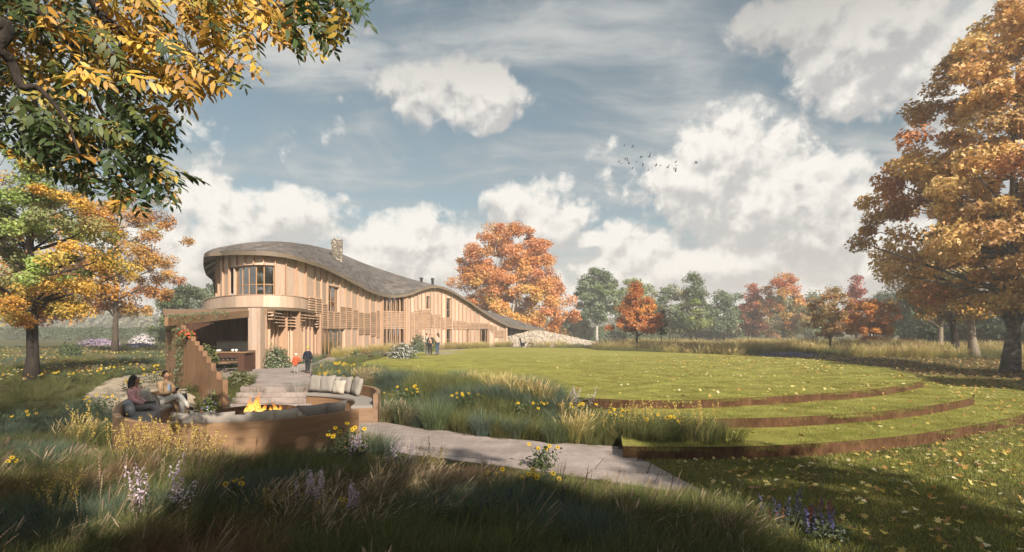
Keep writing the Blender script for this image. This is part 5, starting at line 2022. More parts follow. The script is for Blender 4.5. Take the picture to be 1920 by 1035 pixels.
# ---- the tree the photographer stands under: compound leaves hanging into the view
def overhang():
    rng = np.random.default_rng(77)
    base = Vector((-9.6, 1.6, -0.62))
    t = thing('walnut_tree', base, 'tree with long feathered leaves hanging over the upper left corner', 'tree')
    wood = MB()
    wood.tube([base + Vector((0, 0, -0.2)), base + Vector((0.05, 0.1, 1.5)), base + Vector((0.2, 0.3, 3.4)), base + Vector((0.5, 0.7, 5.2)), base + Vector((0.7, 1.2, 7.5)), base + Vector((0.6, 1.5, 9.5))], [0.42, 0.33, 0.28, 0.22, 0.14, 0.05], 12)
    B = []

    def limb(pts, r0, r1):
        c = catmull(pts, 6)
        wood.tube(c, [r0 + (r1 - r0) * i / (len(c) - 1) for i in range(len(c))], 7, False)
        for p in c[len(c) // 4:]:
            B.append(p)
        return c
    L1 = [(-9.4, 1.9, 3.2), (-7.6, 3.0, 4.3)] + [tuple(W(*q)) for q in ((-60, -70, 5.0), (53, 8, 5.2), (93, 49, 5.3), (134, 73, 5.4), (142, 118, 5.5), (170, 138, 5.5), (183, 191, 5.6), (203, 227, 5.7), (250, 290, 5.6))]
    limb(L1, 0.065, 0.010)
    limb([(-9.3, 2.1, 4.4), (-7.0, 3.6, 5.4)] + [tuple(W(*q)) for q in ((60, -120, 5.6), (195, 32, 5.8), (235, 61, 5.8), (288, 85, 5.9), (308, 118, 5.9), (341, 166, 6.0))], 0.085, 0.01)
    limb([(-9.5, 1.8, 2.8), (-7.8, 3.2, 3.6)] + [tuple(W(*q)) for q in ((-80, 30, 4.6), (0, 93, 4.8), (24, 122, 4.9), (41, 162, 4.9), (73, 166, 5.0), (120, 220, 5.0), (150, 290, 5.0))], 0.07, 0.01)
    limb([(-9.2, 2.2, 5.0), (-6.5, 3.8, 6.4)] + [tuple(W(*q)) for q in ((220, -160, 6.2), (382, -30, 6.2), (398, 49, 6.2), (406, 101, 6.2))], 0.07, 0.01)
    limb([(-9.2, 2.2, 5.2), (-6.0, 3.8, 6.8)] + [tuple(W(*q)) for q in ((300, -190, 6.0), (480, -60, 6.0), (560, -10, 6.0), (600, 40, 6.0))], 0.07, 0.01)
    wood.obj('trunk', BARK_D, t, True, fix=False)
    # compound leaves: a rachis with paired leaflets
    tv, tf = TMPL['oval']
    Vs, Fs, Cs, o = [], [], [], 0
    poly = [(-60, -60), (705, -60), (690, 2), (655, 40), (610, 70), (585, 95), (548, 78), (505, 55), (452, 120), (420, 150), (345, 175), (375, 200), (330, 235), (300, 275), (350, 318), (398, 362), (385, 378), (330, 352), (285, 375), (240, 380), (185, 350), (110, 322), (40, 290), (-60, 300)]
    n_made = 0
    Bp = np.array([tuple(p) for p in B])
    Bpx = CX + F * Bp[:, 0] / Bp[:, 1]
    Bpy = HY - F * (Bp[:, 2] - CZ) / Bp[:, 1]
    rach = MB()
    tries = 0
    while n_made < 680 and tries < 20000:
        tries += 1
        px, py = rng.uniform(-60, 705), rng.uniform(-60, 380)
        if not inside(poly, np.array([px]), np.array([py]))[0]:
            continue
        # thin out towards the outer edge of the spray
        dmin = np.min(np.hypot(Bpx - px, Bpy - py))
        if dmin > 95 and rng.random() < 0.55:
            continue
        d = rng.uniform(4.9, 6.6)
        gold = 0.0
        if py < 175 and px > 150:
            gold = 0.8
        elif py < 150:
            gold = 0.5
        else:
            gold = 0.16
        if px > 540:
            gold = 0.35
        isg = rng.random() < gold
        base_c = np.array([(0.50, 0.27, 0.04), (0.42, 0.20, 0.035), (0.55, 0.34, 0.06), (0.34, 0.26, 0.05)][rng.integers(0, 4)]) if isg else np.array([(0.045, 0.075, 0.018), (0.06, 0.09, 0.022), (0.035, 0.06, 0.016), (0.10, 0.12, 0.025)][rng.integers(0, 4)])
        p = np.array(tuple(W(px, py, d)))
        ax = np.array([rng.normal(0.45, 0.55), rng.normal(0.0, 0.5), rng.normal(-0.55, 0.35)])
        ax /= np.linalg.norm(ax)
        L = rng.uniform(0.26, 0.42)
        up = np.array([rng.normal(0, 0.35), rng.normal(-0.35, 0.4), 0.8])
        up -= ax * up.dot(ax)
        up /= np.linalg.norm(up)
        side = np.cross(up, ax)
        npair = rng.integers(4, 7)
        p = p - ax * L * 0.5
        rach.tube([p - ax * 0.1 + up * 0.03, p, p + ax * L * 0.5 - up * 0.015, p + ax * L - up * 0.06], [0.004, 0.0035, 0.003, 0.002], 3, False)
        items = []
        for q in range(npair):
            f = (q + 0.6) / npair
            for s in (-1, 1):
                items.append((f, s, 0.9))
        items.append((1.0, 0, 0.35))
        for f, s, spread in items:
            q0 = p + ax * L * f - up * 0.06 * f * f
            dirv = ax * (0.55 if s else 1.0) + side * s * spread - up * rng.uniform(0.1, 0.5)
            dirv += rng.normal(0, 0.12, 3)
            dirv /= np.linalg.norm(dirv)
            nn = up + rng.normal(0, 0.25, 3)
            nn -= dirv * nn.dot(dirv)
            nn /= np.linalg.norm(nn)
            bb = np.cross(nn, dirv)
            sz = rng.uniform(0.095, 0.135) * (0.75 + 0.5 * math.sin(math.pi * min(1, f * 0.8 + 0.1)))
            v_ = q0[None] + (dirv[None] * tv[:, 0:1] + bb[None] * tv[:, 1:2] * 0.8 + nn[None] * tv[:, 2:3]) * sz
            Vs.append(v_)
            Fs.append(tf + o)
            o += len(tv)
            Cs.append(np.repeat((base_c * rng.uniform(0.75, 1.25) * (1 + rng.normal(0, 0.05, 3)))[None], len(tv), 0))
        n_made += 1
    rach.obj('leaf_stalks', BARK_D, t, fix=False)
    obj('crown', np.concatenate(Vs), np.concatenate(Fs), LEAF, t, False, np.clip(np.concatenate(Cs), 0.003, 0.9))
    # the rest of its crown, above and outside the view
    n = 16000
    C = []
    while len(C) < 120:
        q = rng.normal(size=3) * np.array([3.0, 2.8, 2.2]) + np.array([-8.6, 1.0, 7.6])
        # keep the view clear
        if q[1] > 0.3:
            ppx = CX + F * q[0] / q[1]
            ppy = HY - F * (q[2] - CZ) / q[1]
            if ppx > -160 and ppy > -160:
                continue
        if q[2] < 3.6 or q[2] < 6 and q[0] > -6:
            continue
        C.append(q)
    C = np.array(C)
    ci = rng.integers(0, len(C), n)
    P = C[ci] + rng.normal(size=(n, 3)) * np.array([0.5, 0.5, 0.35])
    N = rng.normal(size=(n, 3)) * 0.6 + np.array([0, 0, 0.6])
    V, Fc, k = leaves_mesh(P, N, rng.uniform(0.12, 0.2, n), 'oval', rng, 0.5)
    cc = pal_mix([(0.06, 0.09, 0.02), (0.4, 0.22, 0.04), (0.1, 0.12, 0.03)], n, rng)
    obj('upper_crown', V, Fc, LEAF, t, False, np.repeat(cc, k, axis=0))


overhang()

# unseen trees added behind the camera to throw shade over the near meadow
for k, (x_, y_, h_, r_, cb_) in enumerate([(1.5, -10.5, 12.5, 3.4, 3.2), (6.0, -9.5, 14.6, 3.4, 4.0), (13.0, -8.5, 13.0, 3.0, 2.6), (9.6, -10.5, 12.0, 2.6, 3.0), (-3.5, -9.0, 11.0, 3.2, 3.0), (16.5, -5.0, 7.2, 2.4, 1.8)]):
    make_tree('lime_tree', ['tall unseen shade tree added straight behind the viewpoint', 'unseen shade tree added behind the viewpoint, second from the sun side', 'unseen shade tree added at the sun side behind the viewpoint', 'narrow shade tree added between the two sun side ones behind the viewpoint', 'unseen shade tree added behind the viewpoint next to the walnut', 'small unseen shade tree added beside the viewpoint at the meadow edge'][k], Vector((x_, y_, -0.65)), h_, cb_, r_, r_, 'oval', 0.3, 90, 120, 0.36, 0.9, GREEN + GOLD[:1], BARK, 120 + k, nlimb=12, group='unseen shade trees added behind the viewpoint')


# woodland edge just outside the view at the right: its shade lies on the leaf litter
for k, (x_, y_, h_, r_) in enumerate([(29.5, 11.0, 14.0, 3.8), (36.0, 18.0, 15.0, 4.2), (34.0, 9.0, 12.0, 3.4)]):
    make_tree('oak_tree', ['oak just outside the view beside the lawn', 'oak outside the view next to the mottled maple', 'small oak at the outer woodland edge out of view'][k], Vector((x_, y_, tz(x_, y_))), h_, 3.0, r_, r_, 'oval', 0.3, 90, 110, 0.40, 1.0, GOLD + OLIVE, BARK, 140 + k, nlimb=12, group='oaks outside the view')


# ---- hedges, shrubs, far wood
def hedge(name, label, pts, w, h, n, leaf, pal, seed, kind=None, cat='hedge', wob=0.12, zb=None):
    rng = np.random.default_rng(seed)
    c = [Vector((p[0], p[1], tz(p[0], p[1]) if zb is None else zb)) for p in pts]
    L = [0.0]
    for i in range(1, len(c)):
        L.append(L[-1] + (c[i] - c[i - 1]).length)
    s = rng.uniform(0, L[-1], n)
    cp = np.array([tuple(p) for p in c])
    base = np.stack([np.interp(s, L, cp[:, k]) for k in range(3)], -1)
    i = np.clip(np.searchsorted(L, s) - 1, 0, len(c) - 2)
    dirs = np.array([tuple((c[k + 1] - c[k]).normalized()) for k in range(len(c) - 1)])[i]
    nor = np.stack([dirs[:, 1], -dirs[:, 0], np.zeros(n)], -1)
    face = rng.integers(0, 3, n)
    u = rng.random(n)
    hh = h * (1 + wob * np.sin(s * 1.7 / max(h, 1) + seed) + wob * 0.7 * np.sin(s * 4.1 / max(h, 1)))
    offn = np.where(face == 0, w / 2, np.where(face == 1, -w / 2, (u - 0.5) * w)) + rng.normal(0, w * 0.06, n)
    z = np.where(face == 2, hh, u * hh) + rng.normal(0, 0.06 * h, n)
    P = base + nor * offn[:, None] + np.array([0, 0, 1.0]) * np.clip(z, 0.02, None)[:, None]
    N = np.where((face == 2)[:, None], np.array([0, 0, 1.0]), nor * np.sign(offn)[:, None] + np.array([0, 0, 0.4])) + rng.normal(size=(n, 3)) * 0.5
    V, Fc, k = leaves_mesh(P, N, leaf * rng.uniform(0.7, 1.3, n), 'diamond', rng)
    col = pal_mix(pal, n, rng) * (0.85 + 0.3 * (0.5 + 0.5 * np.sin(s * 0.9)))[:, None]
    t = thing(name, c[0], label, cat)
    obj('foliage', V, Fc, LEAF, t, False, np.repeat(np.clip(col, 0.003, 0.9), k, axis=0))
    m = MB()
    rings = []
    for a in range(len(c)):
        d = (c[min(a + 1, len(c) - 1)] - c[max(a - 1, 0)]).normalized()
        nn = Vector((d.y, -d.x, 0)) * w * 0.42
        p = c[a]
        rings.append([p - nn - Vector((0, 0, 0.1)), p + nn - Vector((0, 0, 0.1)), p + nn * 0.9 + Vector((0, 0, h * 0.88)), p - nn * 0.9 + Vector((0, 0, h * 0.88))])
    m.loft(rings)
    m.obj('twigs', HEDGECORE, t)
    if kind:
        t['kind'] = kind
    return t


HEDGECORE = mat_noise('hedge_core', (0.014, 0.018, 0.008), (0.035, 0.04, 0.018), 2, 0.95, 0.5)
hedge('hedge', 'clipped green hedge across the far left field', [(WX(-90, 112), 112), (WX(200, 116), 116), (WX(392, 120), 120)], 2.0, 2.45, 13000, 0.42, [(0.10, 0.14, 0.06), (0.13, 0.17, 0.075), (0.075, 0.11, 0.045)], 1, wob=0.04)
hedge('hedge', 'long dark green hedge behind the white trunked tree', [(WX(1060, 122), 122), (WX(1250, 125), 125), (WX(1402, 128), 128)], 2.2, 2.7, 12000, 0.46, GREEN, 2, wob=0.07)
hedge('hedge', 'shaded clipped hedge at the back of the woodland', [(WX(1735, 66), 66), (WX(1850, 60), 60), (WX(2030, 52), 52)], 2.2, 2.2, 8000, 0.36, DKGREEN + GREEN[:1], 3)
far = hedge('far_wood', 'distant line of hazy woodland along the horizon', [(x_, 300 + 40 * math.sin(x_ * 0.01), 0) for x_ in range(-420, 470, 40)], 14, 9.5, 36000, 2.0, SAGE + OLIVE + [(0.24, 0.16, 0.08)], 4, 'stuff', 'woodland', 0.28)


def shrub(name, label, p, rx, rz, n, leaf, pal, seed, bloom=None, cat='shrub', group=None, ry=None, bsize=0.06, bn=0, stemcol=None):
    rng = np.random.default_rng(seed)
    p = Vector(p)
    ry = ry or rx
    t = thing(name, p, label, cat, group)

    def cloud(n_, lo):
        d = rng.normal(size=(n_, 3))
        d /= np.linalg.norm(d, axis=1, keepdims=True)
        d[:, 2] = np.abs(d[:, 2])
        lob = 1 + 0.16 * np.sin(4 * np.arctan2(d[:, 1], d[:, 0]) + seed) * (1 - d[:, 2]) + 0.12 * np.sin(7 * d[:, 2] * 3 + 5 * d[:, 0] + seed)
        r = (lo + (1 - lo) * rng.random(n_) ** 0.5) * lob
        return d, np.stack([d[:, 0] * rx * r, d[:, 1] * ry * r, d[:, 2] * rz * r + 0.02], -1)
    d, P = cloud(n, 0.35)
    N = d * 0.7 + np.array([0, 0, 0.3]) + rng.normal(size=(n, 3)) * 0.5
    V, Fc, k = leaves_mesh(P + np.array(tuple(p)), N, leaf * rng.uniform(0.7, 1.3, n), 'diamond', rng)
    obj('foliage', V, Fc, LEAF, t, False, np.repeat(np.clip(pal_mix(pal, n, rng) * rng.uniform(0.75, 1.2, (n, 1)), 0.003, 0.9), k, axis=0))
    m = MB()
    for q in range(9):
        a = rng.random() * 6.28
        e = Vector((math.cos(a) * rx * 0.6, math.sin(a) * ry * 0.6, rz * rng.uniform(0.5, 0.85)))
        m.tube([p - Vector((0, 0, 0.05)), p + e * 0.5 + Vector((0, 0, 0.1 * rz)), p + e], [0.02 * rz + 0.006, 0.012 * rz + 0.004, 0.003], 4, False)
    m.obj('stems', BARK, t, fix=False)
    if bloom:
        d, P = cloud(bn, 0.92)
        N = d + np.array([0, -0.3, 0.4]) + rng.normal(size=(bn, 3)) * 0.3
        V, Fc, k = leaves_mesh(P + np.array(tuple(p)) , N, bsize * rng.uniform(0.7, 1.3, bn), 'maple', rng)
        obj('blossom', V, Fc, PETAL, t, False, np.repeat(np.clip(pal_mix(bloom, bn, rng), 0, 0.9), k, axis=0))
    return t


WHITE_B = [(0.70, 0.66, 0.66), (0.62, 0.52, 0.60), (0.75, 0.72, 0.70)]
LILAC = [(0.36, 0.26, 0.38), (0.42, 0.32, 0.44), (0.30, 0.22, 0.34)]
BLUEF = [(0.13, 0.14, 0.34), (0.18, 0.18, 0.40), (0.10, 0.11, 0.28)]
p = G(755, 672)
shrub('aster_bush', 'round bush covered in white and lilac flowers at the lawn edge', p, 0.95, 1.0, 2600, 0.10, GREEN + SAGE, 1, WHITE_B, bsize=0.075, bn=480)
p = G(517, 689)
shrub('garden_shrub', 'grey green flowering shrub beside the kitchen column', p, 0.72, 1.1, 2600, 0.10, SAGE + GREEN, 2, [(0.45, 0.33, 0.27), (0.5, 0.42, 0.36)], bsize=0.07, bn=160)
p = at(131, 38)
shrub('box_ball', 'clipped round green bush in the left meadow', p, 0.75, 1.15, 1800, 0.12, GREEN, 3)
shrub('lilac_bed', 'patch of lilac flowers in front of the far hedge', at(186, 70), 2.6, 0.9, 2200, 0.2, SAGE, 4, LILAC, ry=1.2, bsize=0.25, bn=900, cat='flower bed')
shrub('white_rose_bush', 'white flowering bush right of the lilac flowers', at(266, 72), 1.3, 1.5, 1600, 0.2, SAGE, 5, WHITE_B, bsize=0.24, bn=650)
shrub('lavender_bed', 'low blue flower patch below the white bush', at(258, 62), 1.9, 0.5, 1200, 0.16, SAGE, 6, BLUEF, ry=0.9, bsize=0.18, bn=500, cat='flower bed')
shrub('garden_shrub', 'grey green shrub behind the three standing people', G(784, 659.5), 0.75, 1.5, 1600, 0.15, SAGE + GREEN, 7)
shrub('garden_shrub', 'slim green shrub between the standing people', G(813, 658.5), 0.4, 1.3, 700, 0.14, GREEN + LIME, 8)
shrub('garden_shrub', 'dark little shrub at the corner of the facade grasses', G(667, 668), 0.4, 0.45, 500, 0.09, GREEN, 9)
shrub('sage_bush', 'silver sage bush left of the rust orange tree beyond the lawn', at(1160, 70), 2.4, 1.25, 2600, 0.18, [(0.16, 0.16, 0.10), (0.2, 0.19, 0.12), (0.12, 0.12, 0.07)], 10, ry=1.5)
shrub('sage_bush', 'silver sage bush right of the rust orange tree', at(1262, 68), 2.2, 1.1, 2200, 0.18, [(0.16, 0.16, 0.10), (0.2, 0.19, 0.12)], 11, ry=1.4)
shrub('sage_bush', 'low sage bush below the feathery green tree', at(1318, 70), 2.6, 0.95, 2200, 0.18, [(0.16, 0.15, 0.10), (0.13, 0.13, 0.08)], 12, ry=1.4)
shrub('sage_bush', 'grey bush at the end of the far hedge', at(1392, 72), 1.5, 1.1, 1500, 0.18, SAGE, 13)
shrub('garden_shrub', 'green and red leaved bush left of the woodland', at(1706, 60), 1.4, 1.3, 1500, 0.18, GREEN + RUST[:1], 14)
shrub('pink_flower_patch', 'blue and white flowers at the left foot of the stone steps', Vector((-9.05, 16.3, -0.58)), 0.42, 0.62, 900, 0.07, GREEN + LIME, 15, [(0.6, 0.6, 0.66), (0.2, 0.2, 0.5), (0.55, 0.1, 0.06)], bsize=0.06, bn=120, cat='flowers')
shrub('ornamental_grass_clump', 'soft grey green plant beside the patio above the steps', Vector((-9.35, 18.3, 0)), 0.42, 0.5, 900, 0.09, SAGE + OLIVE, 16, cat='shrub')
shrub('lavender_bed', 'strip of blue flowers below the orange bush tree', at(1608, 58), 3.4, 0.45, 1600, 0.16, SAGE, 17, BLUEF, ry=1.0, bsize=0.15, bn=700, cat='flower bed')
shrub('lavender_bed', 'strip of blue flowers along the back of the lawn', at(1480, 47), 2.6, 0.35, 1300, 0.14, SAGE, 18, BLUEF, ry=0.8, bsize=0.13, bn=500, cat='flower bed')
shrub('rust_bush', 'dry orange brown bush at the right foot of the big orange maple', at(1050, 86), 2.4, 2.6, 1500, 0.3, OLIVE + RUST, 19)

# ---- ivy and red flowers on the canopy corner and screen wall
iv = thing('ivy', scr_pt(330) + Vector((0, 0, -0.5)), 'ivy hanging over the canopy corner and down the screen wall', 'ivy')
rng = np.random.default_rng(31)
PI_ = []
for k in range(1100):       # mat on the canopy edge
    t_ = rng.random() ** 1.3 * 0.62
    q = A_.lerp(B_, t_) + (D_ - A_) * rng.random() * 0.10
    PI_.append((q.x + rng.normal(0, 0.12), q.y - 0.05 + rng.normal(0, 0.12), q.z + 0.04 - abs(rng.normal(0, 0.10)) * (1.4 - t_)))
for s in range(6):          # strands down the boards
    px0 = rng.uniform(316, 352)
    L = rng.uniform(0.6, 2.1)
    top = 2.0 if px0 < 340 else 1.7
    for k in range(int(30 * L)):
        f = rng.random()
        q = scr_pt(px0 + 3 * math.sin(3 * f + s))
        PI_.append((q.x + 0.10 + rng.normal(0, 0.07), q.y - 0.10 - abs(rng.normal(0, 0.04)), top - f * L + rng.normal(0, 0.03)))
PI_ = np.array(PI_)
V, Fc, k = leaves_mesh(PI_, rng.normal(size=(len(PI_), 3)) * 0.5 + np.array([0.3, -0.8, 0.4]), rng.uniform(0.06, 0.12, len(PI_)), 'diamond', rng, 0.6)
obj('leaves', V, Fc, LEAF, iv, False, np.repeat(pal_mix([(0.09, 0.13, 0.05), (0.14, 0.18, 0.07), (0.06, 0.10, 0.04)], len(PI_), rng), k, axis=0))
m = MB()
for s in range(6):
    q = scr_pt(318 + 6 * s)
    m.tube([(q.x + 0.08, q.y - 0.08, 2.0), (q.x + 0.12, q.y - 0.1, 1.2), (q.x + 0.09, q.y - 0.1, 0.3)], [0.012, 0.009, 0.004], 4, False)
m.obj('stems', BARK, iv, fix=False)
q = scr_pt(352)
shrub('geranium', 'red flowering plant on the shoulder of the screen wall', Vector((q.x + 0.0, q.y - 0.05, 1.62)), 0.24, 0.26, 260, 0.07, GREEN + LIME, 33, [(0.62, 0.05, 0.03), (0.7, 0.10, 0.06)], bsize=0.11, bn=26, cat='flowers')
q = scr_pt(371)
shrub('potted_bush', 'bushy green plant behind the top of the screen wall', Vector((q.x + 0.15, q.y + 0.35, 0.75)), 0.32, 0.65, 700, 0.09, GREEN + OLIVE, 34)


# ================================================================== GRASSES (instanced stuff)
def blades(n, h, spread, lean, width, pal, rng, curl=0.5, wind=0.25, seg=4, plume=0.0, plume_pal=None, hvar=0.35):
    """one tuft as curved strips; optional feathery seed head at the tip"""
    Vs, Fs, Cs, o = [], [], [], 0
    pal = np.array(pal)
    for i in range(n):
        a = rng.random() * 6.283
        r = spread * math.sqrt(rng.random())
        b_ = np.array([r * math.cos(a), r * math.sin(a), -0.02])
        L = h * (1 - hvar + 2 * hvar * rng.random())
        out = np.array([math.cos(a), math.sin(a), 0]) * lean * (0.4 + rng.random()) + np.array([wind * rng.uniform(0.4, 1.4), rng.normal(0, 0.12), 0])
        w = width * rng.uniform(0.6, 1.3)
        sd = np.array([-math.sin(a), math.cos(a), 0]) if rng.random() < 0.5 else np.array([1.0, 0.2, 0])
        c0 = pal[rng.integers(0, len(pal))] * rng.uniform(0.75, 1.25)
        pts = []
        p = b_.copy()
        d = np.array([0, 0, 1.0]) + out * 0.25
        d /= np.linalg.norm(d)
        for s in range(seg + 1):
            pts.append(p.copy())
            d = d + out * curl * (0.25 + s / seg) - np.array([0, 0, 0.10 * curl * s])
            d /= np.linalg.norm(d)
            p = p + d * L / seg
        for s, q in enumerate(pts):
            ww = w * (1 - s / seg) ** 0.7 + 0.0006
            Vs += [q - sd * ww / 2, q + sd * ww / 2]
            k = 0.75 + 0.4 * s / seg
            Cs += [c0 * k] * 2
        for s in range(seg):
            Fs.append((o + 2 * s, o + 2 * s + 1, o + 2 * s + 3, o + 2 * s + 2))
        o += 2 * (seg + 1)
        if rng.random() < plume:
            pc = np.array(plume_pal)[rng.integers(0, len(plume_pal))] * rng.uniform(0.8, 1.2)
            d0 = pts[-1] - pts[-2]
            d0 /= np.linalg.norm(d0)
            q = pts[-2]
            for s in range(7):
                f = s / 7
                c = q + d0 * L * 0.30 * f
                for sgn in (-1, 1):
                    ww = 0.009 * math.sin(math.pi * (f * 0.85 + 0.12)) + 0.002
                    e = c + d0 * 0.05 + sd * sgn * ww + np.array([0, 0, 0.002])
                    Vs += [c, c + d0 * 0.06, e, c + d0 * 0.02]
                    Cs += [pc] * 4
                    Fs.append((o, o + 1, o + 2, o + 3))
                    o += 4
    return np.array(Vs), np.array(Fs), np.clip(np.array(Cs), 0.003, 0.9)


SRC = {}


def tuft_src(name, k, **kw):
    col = bpy.data.collections.new(name)
    for i in range(k):
        rng = np.random.default_rng(sum(map(ord, name)) + i * 17)
        V, Fc, C = blades(rng=rng, **kw)
        o = bpy.data.objects.new('%s_%d' % (name, i), mesh_data(name, V, Fc, GRASS, False, C))
        col.objects.link(o)
    SRC[name] = (col, k)


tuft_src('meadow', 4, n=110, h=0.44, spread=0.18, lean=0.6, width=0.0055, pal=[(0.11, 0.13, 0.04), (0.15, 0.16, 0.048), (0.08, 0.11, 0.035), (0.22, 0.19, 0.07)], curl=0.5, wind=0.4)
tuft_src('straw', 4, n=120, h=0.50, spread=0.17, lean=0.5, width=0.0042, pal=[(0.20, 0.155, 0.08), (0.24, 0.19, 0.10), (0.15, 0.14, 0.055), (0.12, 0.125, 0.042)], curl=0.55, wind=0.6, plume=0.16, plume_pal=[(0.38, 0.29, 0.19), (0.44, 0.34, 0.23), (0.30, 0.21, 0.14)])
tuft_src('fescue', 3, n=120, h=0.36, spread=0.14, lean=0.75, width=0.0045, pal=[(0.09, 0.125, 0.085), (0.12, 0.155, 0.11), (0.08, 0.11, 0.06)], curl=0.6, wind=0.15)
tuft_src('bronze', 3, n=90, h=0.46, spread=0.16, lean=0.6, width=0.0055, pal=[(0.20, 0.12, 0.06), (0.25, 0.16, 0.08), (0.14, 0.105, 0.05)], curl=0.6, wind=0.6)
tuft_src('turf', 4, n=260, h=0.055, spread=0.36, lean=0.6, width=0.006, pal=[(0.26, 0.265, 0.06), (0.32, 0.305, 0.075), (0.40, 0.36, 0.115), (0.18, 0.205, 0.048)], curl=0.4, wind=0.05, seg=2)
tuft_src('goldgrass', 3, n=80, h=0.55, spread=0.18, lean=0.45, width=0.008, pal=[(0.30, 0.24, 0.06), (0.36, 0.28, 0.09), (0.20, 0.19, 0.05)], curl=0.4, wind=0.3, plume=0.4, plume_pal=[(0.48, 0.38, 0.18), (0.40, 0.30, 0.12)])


def gn_scatter(name, label, cat, src, P, rz, sc, vi, rx=None):
    col, k = SRC[src] if isinstance(src, str) else src
    me = bpy.data.meshes.new(name)
    P = np.asarray(P, np.float32)
    me.vertices.add(len(P))
    me.vertices.foreach_set('co', P.ravel())
    rot = np.zeros((len(P), 3), np.float32)
    rot[:, 2] = rz
    if rx is not None:
        rot[:, 0] = rx
    a = me.attributes.new('rot', 'FLOAT_VECTOR', 'POINT')
    a.data.foreach_set('vector', rot.ravel())
    a = me.attributes.new('sc', 'FLOAT', 'POINT')
    a.data.foreach_set('value', np.asarray(sc, np.float32))
    a = me.attributes.new('vi', 'INT', 'POINT')
    a.data.foreach_set('value', np.asarray(vi, np.int32))
    o = link(name, me)
    ng = bpy.data.node_groups.new(name, 'GeometryNodeTree')
    ng.interface.new_socket('Geometry', in_out='INPUT', socket_type='NodeSocketGeometry')
    ng.interface.new_socket('Geometry', in_out='OUTPUT', socket_type='NodeSocketGeometry')
    N = ng.nodes
    gi_, go_ = N.new('NodeGroupInput'), N.new('NodeGroupOutput')
    ci = N.new('GeometryNodeCollectionInfo')
    ci.inputs['Collection'].default_value = col
    ci.inputs['Separate Children'].default_value = True
    ci.inputs['Reset Children'].default_value = True
    ip = N.new('GeometryNodeInstanceOnPoints')
    ip.inputs['Pick Instance'].default_value = True

    def na(nm, typ):
        q = N.new('GeometryNodeInputNamedAttribute')
        q.data_type = typ
        q.inputs['Name'].default_value = nm
        return q.outputs['Attribute']
    ng.links.new(gi_.outputs[0], ip.inputs['Points'])
    ng.links.new(ci.outputs[0], ip.inputs['Instance'])
    ng.links.new(na('vi', 'INT'), ip.inputs['Instance Index'])
    ng.links.new(na('rot', 'FLOAT_VECTOR'), ip.inputs['Rotation'])
    ng.links.new(na('sc', 'FLOAT'), ip.inputs['Scale'])
    ng.links.new(ip.outputs[0], go_.inputs[0])
    md = o.modifiers.new('scatter', 'NODES')
    md.node_group = ng
    tag(o, label, cat, None, 'stuff')
    return o


house_poly = [tuple(fp(px)[:2]) for px in np.linspace(410, 947, 30)] + [(-4, 78), (-25, 62), (-26, 42)]
KEEP = [house_poly, patio_poly, path_poly, pit_poly + [], gravel_poly, [(-13.4, 26.5), (-12.5, 26.5), (-12.5, 34), (-20, 31), (-20, 26)]]
bench_poly = [(p.x, p.y) for p in offset_curve(OUT_A, -0.08)] + [(-9, 16.2), (-9, 17.7), (-6.3, 17.8)] + [(p.x, p.y) for p in reversed(offset_curve(OUT_B, 0.08))]
KEEP.append(bench_poly)


def field(n, x0, x1, y0, y1, rng, density=None, poly=None, avoid=True, power=1.0):
    x = rng.uniform(x0, x1, n)
    y = y0 + (y1 - y0) * rng.random(n) ** power
    ok = np.abs(x) < 1.05 * y + 1.6
    if poly is not None:
        ok &= inside(poly, x, y)
    if avoid:
        for q in KEEP:
            ok &= ~inside(q, x, y)
    if density is not None:
        ok &= rng.random(n) < density(x, y)
    return x[ok], y[ok]


def lay(name, label, src, x, y, rng, s0, s1, z=None, rot=True, cat='grass', windy=True):
    k = SRC[src][1]
    n = len(x)
    zz = terrain_z(x, y) if z is None else z
    # wind: keep the lean to the right, only a little turn
    rz = rng.normal(0, 0.5, n) if windy else rng.random(n) * 6.283
    return gn_scatter(name, label, cat, src, np.stack([x, y, zz], -1), rz, rng.uniform(s0, s1, n), rng.integers(0, k, n))


lawn_all = LP1
rng = np.random.default_rng(101)
not_right = lambda x, y: np.where(x > 2.7 + (8.2 - np.minimum(y, 8.2)) * 0.10, 0.0, 1.0)
not_lawn = lambda x, y: np.where(inside(LP1, x, y) | inside(LP2, x, y) & (x > 4.6) | inside(LP3, x, y) & (x > 4.4) | (x > 2.2) & (y < 11.2), 0.0, 1.0)


def bedmask(x, y):
    """strip of tall planting between path and lawn and round the patio"""
    edge = np.interp(x, [-9, -7, -5, -3, -1, 0.5, 2, 3.2, 4.5], [27, 24.5, 21.5, 19.5, 17.6, 16.4, 14.1, 13.7, 12.9])
    return ((y < edge + 0.5 * np.sin(x * 3)) & (x < 4.5) & (x > -9.6) & (y > 10.6)).astype(float)


mix = lambda x, y, s: vnoise(x, y, 0.9, s)
